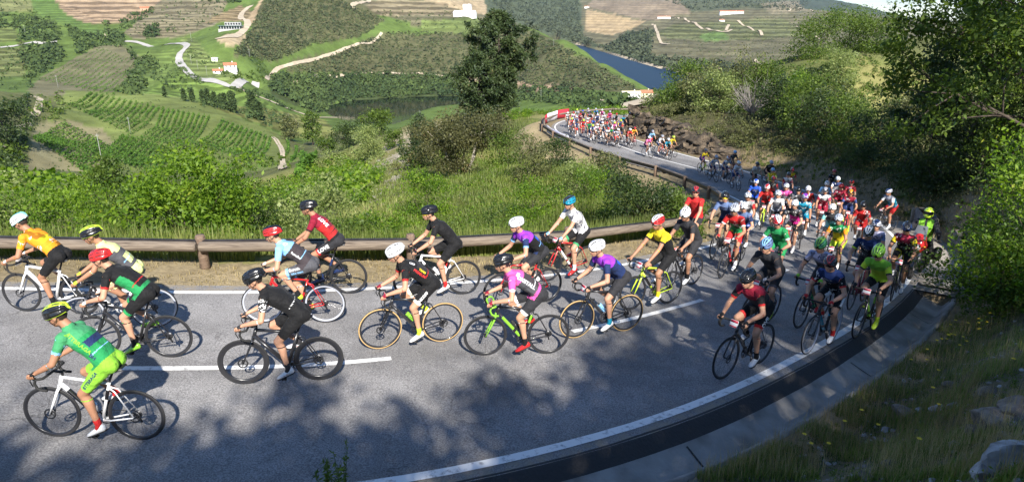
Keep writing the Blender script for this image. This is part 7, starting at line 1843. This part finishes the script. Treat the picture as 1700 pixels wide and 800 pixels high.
race((1425, 485), (1447, 468), (-90, 46, 'hood', 10, 4, 1.06), dict(j='steelblue', side='steelblue', yoke='lilac', sleeve='steelblue', s='lilac', h='silver', h2='navy', shoe='char', sock='white'), dict(label='bicycle hidden under the steel blue jersey', frame='black'), 'rider in a steel blue jersey with a silver blue helmet', lod=1)
race((1477, 503), (1489, 484), (-90, 44, 'hood', 22, 4, 1.0), dict(pr=1, j='yellow', side='black', yoke='maroon', sleeve='yellow', cuff='black', s='black', sside='yellow', h='navy', h2='char', shoe='white', shoe2='sky', sock='white', glove=None, tan=1), dict(label='black and yellow bicycle under the yellow and dark red jersey on the edge line', frame='black', accent='fluo'), 'rider in a yellow and dark red jersey just in front of the motorcycle')
# black spots on the white sleeves of one jersey
def spots():
    p = [o for o in bpy.data.objects if o.get('label', '').startswith('rider in a black jersey with white black-spotted')][0]; j = [c for c in p.children if c.name.startswith('jersey')][0]
    me = j.data; g = G_(3); mb = MB()
    for f in me.polygons:
        if f.material_index in (3, 4) and g.random() < .22:
            n = f.normal; u = n.orthogonal().normalized(); v = n.cross(u); c = Vector(f.center) + n * .0035; a = g.random() * 3; r0 = .011 + .004 * g.random()
            mb.add([c + (u * math.cos(a + t * .785) + v * math.sin(a + t * .785)) * r0 * (1 if t % 2 else .75) for t in range(8)], [tuple(range(8))])
    part('sleeve_spots', mb.mesh('sleeve_spots', False), [mat('ink_black', COLS['black'], .8)], j)
spots()
# ---- middle of the field: (x, y of the front wheel), turn, pose index, kit, words
POSES = [(-90, 42, 'hood', 14, 0, 1.0), (0, 46, 'hood', 12, 6, 1.0), (90, 40, 'hood', 18, -6, 1.05), (180, 48, 'hood', 10, 0, 1.0), (-45, 38, 'hood', 24, 4, .97), (135, 50, 'top', 8, -8, 1.05)]
K = lambda j, yoke=None, sleeve=None, s='black', h='white', h2=None, shoe='white', side=None, **q: dict(j=j, yoke=yoke or j, sleeve=sleeve or yoke or j, side=side or j, s=s, h=h, h2=h2 or h, shoe=shoe, sock=q.pop('sock', 'white'), glove=q.pop('glove', 'black'), **q)
MID = [
 (1368, 470, 0, 1, K('yellow', 'green', 'orange', s='fluo', h='white', h2='silver', tan=1), 'orange and green shoulders over yellow', 'orange and green jersey'),
 (1419, 425, 0, 0, K('red', s='red', h='black', tan=1), 'a plain red jersey, red shorts and black helmet', 'plain red kit right of the orange jersey'),
 (1359, 440, 0, 3, K('aqua', 'char', 'aqua', s='char', h='white'), 'a pale turquoise jersey and white helmet', 'pale turquoise jersey'),
 (1327, 414, 8, 2, K('teal', s='teal', h='silver', h2='purple', tan=1), 'an all petrol blue kit waving one arm', 'petrol blue kit'),
 (1298, 428, 0, 0, K('magenta', 'char', 'char', s='black', h='white'), 'a black and magenta jersey with white helmet', 'black and magenta jersey'),
 (1276, 401, 0, 1, K('silver', 'white', 'white', s='black', h='white', h2='silver', sock='white'), 'a grey and white jersey with white helmet', 'grey and white jersey'),
 (1262, 382, 0, 2, K('red', s='black', h='white', h2='red', tan=1), 'a red jersey behind the grey and white one', 'red jersey behind the grey and white one'),
 (1316, 392, 0, 3, K('char', s='black', h='black'), 'a dark jersey and black helmet behind the magenta one', 'dark jersey behind the magenta one'),
 (1334, 386, 0, 0, K('red', 'red', 'red', s='black', h='white', tan=1), 'a vivid red jersey and white helmet left of the yellow one', 'vivid red jersey'),
 (1364, 366, 0, 2, K('white', 'sky', 'sky', s='white', h='white'), 'a white and sky blue jersey', 'white and sky blue jersey'),
 (1358, 392, 0, 3, K('maroon', 'white', 'maroon', s='maroon', h='char', h2='silver', tan=1), 'a chequered dark red and white jersey', 'chequered dark red jersey'),
 (1402, 392, 0, 0, K('navy', 'maroon', 'navy', s='navy', h='char', h2='orange', tan=1, shoe='fluo', sock='fluo'), 'a navy jersey with an orange black helmet', 'navy jersey with fluorescent shoes'),
 (1388, 372, 0, 4, K('maroon', s='black', h='red'), 'a wine red jersey and red helmet', 'wine red jersey'),
 (1386, 356, 0, 1, K('white', 'navy', 'white', s='blue', h='white'), 'a white and navy jersey at the right of the pack', 'white and navy jersey'),
 (1382, 338, 0, 3, K('black', s='black', h='red'), 'black kit and a bright red helmet at the back of the pack', 'black kit under the red helmet'),
 (1450, 384, -42, 0, K('teal', 'silver', 'white', s='red', h='silver', h2='navy', tan=1), 'a teal and white jersey riding apart at the right', 'teal and white jersey riding apart'),
 (1408, 366, 0, 5, K('maroon', 'maroon', 'red', s='maroon', h='red', h2='black'), 'a crimson jersey behind the navy one', 'crimson jersey behind the navy one'),
 (1277, 354, 0, 4, K('red', 'black', 'red', s='black', h='char', h2='red', tan=1), 'a red and black jersey on the left of the pack', 'red and black jersey on the left'),
 (1305, 345, 0, 1, K('purple', 'white', 'red', s='navy', h='char'), 'a purple and white jersey in the pack', 'purple and white jersey'),
 (1313, 332, 0, 2, K('red', 'yellow', 'red', s='red', h='char', h2='red', tan=1), 'a red and yellow vest at the back left of the pack', 'red and yellow vest'),
 (1282, 334, 0, 3, K('fluo', 'yellow', 'fluo', s='black', h='sky'), 'a fluorescent yellow jersey and pale blue helmet', 'fluorescent yellow jersey'),
 (1281, 315, 0, 4, K('black', s='black', h='silver'), 'plain black kit and a silver helmet', 'plain black kit at the top of the pack'),
 (1258, 319, 0, 0, K('cream', 'white', 'cream', s='black', h='char', tan=1), 'a cream jersey and dark helmet', 'cream jersey'),
 (1226, 318, 0, 1, K('lilac', 'white', 'white', s='navy', h='white'), 'a white and lilac jersey leading the trio', 'white and lilac jersey leading the trio'),
 (1210, 306, 0, 2, K('white', 'white', 'navy', s='navy', h='white', h2='red'), 'a white jersey with navy sleeves on the left of the trio', 'white jersey with navy sleeves'),
 (1221, 296, 0, 3, K('black', s='black', h='sky'), 'black kit and a pale blue helmet at the back of the trio', 'black kit and pale blue helmet'),
 (1189, 303, 0, 4, K('white', 'white', 'steelblue', s='navy', h='silver'), 'a white jersey behind the rail posts', 'white jersey behind the rail'),
 (1173, 291, 0, 0, K('purple', 'yellow', 'yellow', s='navy', h='char'), 'a yellow and purple jersey behind the rail posts', 'yellow and purple jersey behind the rail'),
 (1296, 384, 0, 5, K('silver', 'pink', 'char', s='black', h='white', h2='silver'), 'a silver and pink jersey squeezed into the left of the pack', 'silver and pink jersey'),
 (1243, 372, 0, 3, K('blue', s='black', h='white', h2='blue'), 'a plain blue jersey near the end of the rail', 'plain blue jersey near the rail end'),
]
for k, (px, py, yw, pi, kit, who, bk) in enumerate(MID):
    lod = 1
    key = POSES[pi]
    if 'waving' in who: key = (45, 52, 'wave', 6, 10, 1.0)
    race((px, py), None, key, kit, dict(label='bicycle under the rider in ' + ('the ' if not bk[0:5] == 'black' else '') + bk, frame=['black', 'black', 'white', 'black', 'red', 'black', 'fluo'][k % 7], plate=True), 'rider in ' + who, lod=lod, yaw=yw, lean=random.uniform(-2, 2))
# ---- far pack round the next bend
CN = list(COLS); FK = [('red', 'crimson'), ('white', 'white'), ('navy', 'navy'), ('black', 'black'), ('orange', 'orange'), ('blue', 'blue'), ('maroon', 'wine red'), ('silver', 'grey'), ('pink', 'pink'), ('teal', 'teal'), ('yellow', 'yellow'), ('purple', 'violet'), ('green', 'green'), ('char', 'charcoal'), ('sky', 'pale blue')]
HK = [('white', 'white'), ('red', 'red'), ('black', 'black'), ('silver', 'silver'), ('fluo', 'lime'), ('blue', 'blue')]
FAR = [(1110, 266, 9, 0, 'a pale blue jersey and white helmet leading the far trio'), (1119, 262, 10, 4, 'a yellow jersey and lime helmet in the far trio'), (1101, 259, 1, 3, 'a white jersey and silver helmet in the far trio'), (1079, 263, 8, 0, 'a pink jersey and white helmet in the far pair'), (1083, 250, 14, 3, 'a pale blue jersey behind the far pair'), (1047, 247, 0, 0, 'a crimson jersey and white helmet just ahead of the far pack'), (1053, 243, 4, 1, 'an orange jersey just ahead of the far pack')]
rows_ = [(985, 231), (1010, 236), (1027, 239), (1016, 235), (1000, 226), (1032, 231), (957, 214), (968, 220), (978, 225), (992, 229), (948, 218), (962, 208), (975, 213), (986, 218), (998, 219), (1008, 225), (1020, 226), (1008, 214), (1018, 218), (1030, 220), (950, 206), (964, 202), (978, 206), (990, 209), (1001, 208), (1036, 212), (1045, 207), (972, 198), (984, 199), (996, 200), (1010, 204), (1022, 208), (958, 224), (940, 206), (954, 200)]
g = G_(12); used = set(); WA = np.array([2.2, 4.5, 4.5, 5, .8, 1.5, 2.5, 3, 1.2, .8, 1, .8, .6, 3, 1]); WA = WA / WA.sum(); WB = np.array([5, 2.5, 4, 2, .6, .6]); WB = WB / WB.sum()
for k, (px, py) in enumerate(rows_):
    while True:
        a, b, c = int(g.choice(len(FK), p=WA)), int(g.choice(len(HK), p=WB)), int(g.choice(len(FK), p=WA))
        if (a, b, c) not in used and a != c: used.add((a, b, c)); break
    FAR.append((px, py, (a, c), b, f'a {FK[a][1]} jersey with {FK[c][1]} sleeves and {HK[b][1]} helmet, far pack'))
for k, (px, py, a, b, who) in enumerate(FAR):
    a_, c_ = a if isinstance(a, tuple) else (a, a)
    kit = K(FK[a_][0], FK[a_][0], FK[c_][0], s=['black', 'black', 'navy', 'char', 'red'][k % 5], h=HK[b][0], tan=k % 2)
    race((px + 2, py + (8 if k > 6 else 0)), None, POSES[k % 4], kit, dict(label='bicycle under the rider in ' + who[2:] if not who.startswith('an ') else 'bicycle under the rider in ' + who[3:], frame=['black', 'black', 'red', 'white'][k % 4]), 'rider in ' + who, lod=2, yaw=random.uniform(-8, 8))
# ------------------------------------------------------------------ motorcycle with its rider
def motorcycle():
    c = on_road(1508, 466); i = road_index(c[0], c[1]); t = -TG[i]; a = math.atan2(t[1], t[0]) + R_(-4)
    f = Vector((c[0], c[1], RC[i, 2] + .02)); d = Vector((math.cos(a), math.sin(a), 0)); back = f - d * 1.5; back.z = float(surf(back.x, back.y)) + .02
    M = rider_matrix(f, back) @ Matrix.Scale(.93, 4); r = empty('motorcycle'); r.matrix_world = M; tag(r, 'black and red touring motorcycle with a white headlight following the pack outside the edge line', 'motorcycle')
    RW, FW = Vector((-.75, 0, .31)), Vector((.75, 0, .31))
    for p, w in ((FW, .055), (RW, .07)):
        mb = lathe_y(closed_prof([(.25 + .06 * math.cos(q), w * math.sin(q)) for q in np.linspace(0, 6.283, 13)[:-1]]), 36); ty = part('wheel', mb.mesh('wheel'), [TYREM], r, p)
        mb = lathe_y(closed_prof([(.22, .04), (.19, .03), (.19, -.03), (.22, -.04)]), 30); [mb.tube([(0, 0, 0), (.2 * math.cos(q), 0, .2 * math.sin(q))], .014, 6) for q in np.linspace(0, 6.283, 6)[:-1]]
        lathe_y(closed_prof([(.14, .05), (.14, .056), (.09, .056), (.09, .05)]), 24, 0, mb); part('rim', mb.mesh('rim'), [DKM], ty)
    mb = MB()
    for s in (-1, 1): mb.tube([FW + Vector((0, s * .09, 0)), Vector((.48, s * .09, .95))], [.028, .024], 10)
    part('fork', mb.mesh('fork'), [ALU], r)
    mb = MB(); V = [FW + Vector((.36 * math.cos(q), s * .07, .36 * math.sin(q))) for q in np.linspace(.2, 2.6, 10) for s in (-1, 1)]; mb.add(V, [(2 * k, 2 * k + 1, 2 * k + 3, 2 * k + 2) for k in range(9)]); part('mudguard', mb.mesh('mudguard'), [paint('black')], r)
    mb = MB(); mb.ell((.05, 0, .48), (.27, .17, .20)); mb.ell((.12, 0, .35), (.18, .14, .14)); [mb.tube([(.2, s * .10, .45), (.25, s * .16, .25), (-.2, s * .17, .2), (-.75, s * .19, .38)], .032, 8) for s in (-1,)]; part('engine', mb.mesh('engine'), [DKM], r)
    mb = MB(); mb.ell((.16, 0, .86), (.30, .17, .16), n=16, k=10); part('tank', mb.mesh('tank'), [paint('red')], r)
    mb = MB(); mb.ell((-.38, 0, .82), (.40, .16, .08), n=16, k=8); mb.ell((-.72, 0, .90), (.14, .12, .06)); part('seat', mb.mesh('seat'), [BLKM], r)
    mb = MB(); mb.tube([(.70, 0, .74), (.62, 0, .95), (.50, 0, 1.10), (.44, 0, 1.14)], [.12, .17, .15, .09], 14, squash=1.1); part('front_fairing', mb.mesh('fairing'), [paint('red')], r)
    mb = MB(); mb.ell((.78, 0, .86), (.03, .10, .085), n=16, k=10); part('headlight', mb.mesh('headlight'), [PLW], r)
    mb = MB(); V = []
    for k in range(7):
        q = R_(-55 + 110 * k / 6)
        for u in range(5): V.append((.62 - .22 * u / 4 + .06 * math.cos(q), (.19 - .04 * u / 4) * math.sin(q), 1.08 + .32 * u / 4))
    mb.add(V, [(k * 5 + u, k * 5 + u + 1, (k + 1) * 5 + u + 1, (k + 1) * 5 + u) for k in range(6) for u in range(4)]); gm_ = mat('tinted_screen', (.12, .13, .14), .08); part('windscreen', mb.mesh('windscreen'), [gm_], r)
    mb = MB(); mb.tube([(.30, -.42, 1.04), (.40, -.25, 1.10), (.44, 0, 1.08), (.40, .25, 1.10), (.30, .42, 1.04)], .014, 8); [mb.tube([(.27, s * .46, 1.035), (.36, s * .33, 1.07)], .02, 8) for s in (-1, 1)]; part('handlebar', mb.mesh('bar'), [BLKM], r)
    for s in (-1, 1):
        mb = MB(); mb.tube([(.40, s * .28, 1.1), (.42, s * .34, 1.26)], .007, 5); mb.ell((.42, s * .38, 1.29), (.018, .075, .045)); part('mirror', mb.mesh('mirror'), [BLKM], r)
        mb = MB(); mb.box((-.55, s * .33, .62), (.46, .19, .36), bev=.05); part('pannier', mb.mesh('pannier'), [BLKM], r)
        mb = MB(); mb.ell((.74, s * .17, .90), (.03, .035, .02)); part('indicator', mb.mesh('indicator'), [paint('orange')], r)
    mb = MB(); mb.tube([(-.1, 0, .7), (.3, 0, .75), (.5, 0, .98)], .05, 8); [mb.tube([(-.05, s * .08, .5), RW + Vector((0, s * .1, 0))], .03, 8) for s in (-1, 1)]; part('frame', mb.mesh('frame'), [DKM], r)
    # rider: one body sitting upright
    p = empty('person'); p.matrix_world = M; tag(p, 'motorcyclist in a lime jacket and lime full face helmet behind the pack', 'motorcyclist')
    hip = Vector((-.26, 0, .98)); sh = Vector((-.08, 0, 1.47)); mb = MB(); Y = Vector((0, 1, 0)); X = Vector((-1, 0, .2)).normalized()
    loft(mb, [hip - Vector((0, 0, .10)), hip, hip.lerp(sh, .4), hip.lerp(sh, .75), sh, sh + Vector((.02, 0, .08))], [(Y, X)] * 6, [(.15, .11), (.19, .15), (.18, .15), (.22, .16), (.20, .12), (.08, .08)], 18)
    for s in (-1, 1):
        h = hip + Vector((.02, s * .12, -.04)); k_, an = ik(h, Vector((-.12, s * .20, .40)), .45, .43, Vector((1, s * .3, .4))); limb(mb, [h, h.lerp(k_, .5), k_], [.11, .095, .075]); limb(mb, [k_, k_.lerp(an, .4), an], [.075, .072, .055]); limb(mb, [an + Vector((-.06, 0, -.04)), an + Vector((.18, 0, -.07))], [.05, .042])
        a_ = sh + Vector((0, s * .20, -.02)); e_, w_ = ik(a_, Vector((.26, s * .40, 1.06)), .29, .27, Vector((-.3, s * .9, -.3))); limb(mb, [a_, a_.lerp(e_, .5), e_], [.078, .068, .058]); limb(mb, [e_, w_], [.058, .042]); mb.ell((.30, s * .42, 1.055), (.055, .045, .038))
        for q in range(4): mb.tube([(.31, s * (.39 + q * .022), 1.08), (.345, s * (.39 + q * .022), 1.05), (.325, s * (.39 + q * .022), 1.015)], [.014, .014, .012], 6)
        mb.tube([(.27, s * .385, 1.05), (.29, s * .37, 1.02), (.32, s * .375, 1.01)], [.015, .014, .012], 6)
    limb(mb, [sh + Vector((.01, 0, .05)), sh + Vector((.05, 0, .16))], [.07, .07]); body = remesh(mb, .018, 2)
    V = np.array([v.co[:] for v in body.vertices]); N = np.array([v.normal[:] for v in body.vertices]); F = np.array([list(q.vertices) for q in body.polygons]); bpy.data.meshes.remove(body)
    part('body', np_mesh('body', V, F), [cloth('black')], p)
    fc = V[F].mean(1); m = (fc[:, 2] > .97) & (fc[:, 2] < 1.55) & (fc[:, 0] < .12) & (np.abs(fc[:, 1]) < .34); mi = ((np.abs(fc[:, 1]) > .17) | (np.abs(fc[:, 1]) < .03)).astype(int); part('jacket', sub_mesh('jacket', V, N, F, m, .008, mi), [cloth('lime'), cloth('char')], p)
    hd = sh + Vector((.07, 0, .24)); mb = MB(); mb.ell(hd, (.145, .125, .15), n=20, k=14); mb.ell(hd + Vector((.075, 0, -.075)), (.085, .085, .06), n=14, k=8); part('helmet', mb.mesh('helmet'), [paint('fluo')], p)
    mb = MB(); Vv_ = []
    for k in range(9):
        q = R_(-62 + 124 * k / 8)
        for u in range(3): Vv_.append(hd + Vector((.155 * math.cos(q), .137 * math.sin(q), .045 - .04 * u)))
    mb.add(Vv_, [(k * 3 + u, k * 3 + u + 1, (k + 1) * 3 + u + 1, (k + 1) * 3 + u) for k in range(8) for u in range(2)]); part('visor', mb.mesh('visor'), [LENS], p)
    mb = MB(); mb.box((-.42, 0, 1.30), (.20, .30, .44), bev=.06); part('backpack', mb.mesh('backpack'), [cloth('black')], p)
motorcycle()

# ------------------------------------------------------------------ thin air over the valley
def haze():
    zt = float(GZ[(GR < 8800)].max()) + 15; mb = MB(); mb.box((0, 0, (zt + WATER - 12) / 2), (19000, 19000, zt - WATER + 12)); o = mb.build('haze', bpy.data.materials.new('haze'), smooth=False)
    m = o.data.materials[0]; m.use_nodes = True; nt = m.node_tree; nt.nodes.remove(nt.nodes['Principled BSDF'])
    v = nt.nodes.new('ShaderNodeVolumePrincipled'); v.inputs['Color'].default_value = (0.72, 0.82, 0.95, 1); v.inputs['Density'].default_value = 0.000035; v.inputs['Anisotropy'].default_value = 0.2
    nt.links.new(v.outputs[0], nt.nodes['Material Output'].inputs['Volume']); tag(o, 'thin blue haze over the valley', kind='stuff')
haze()
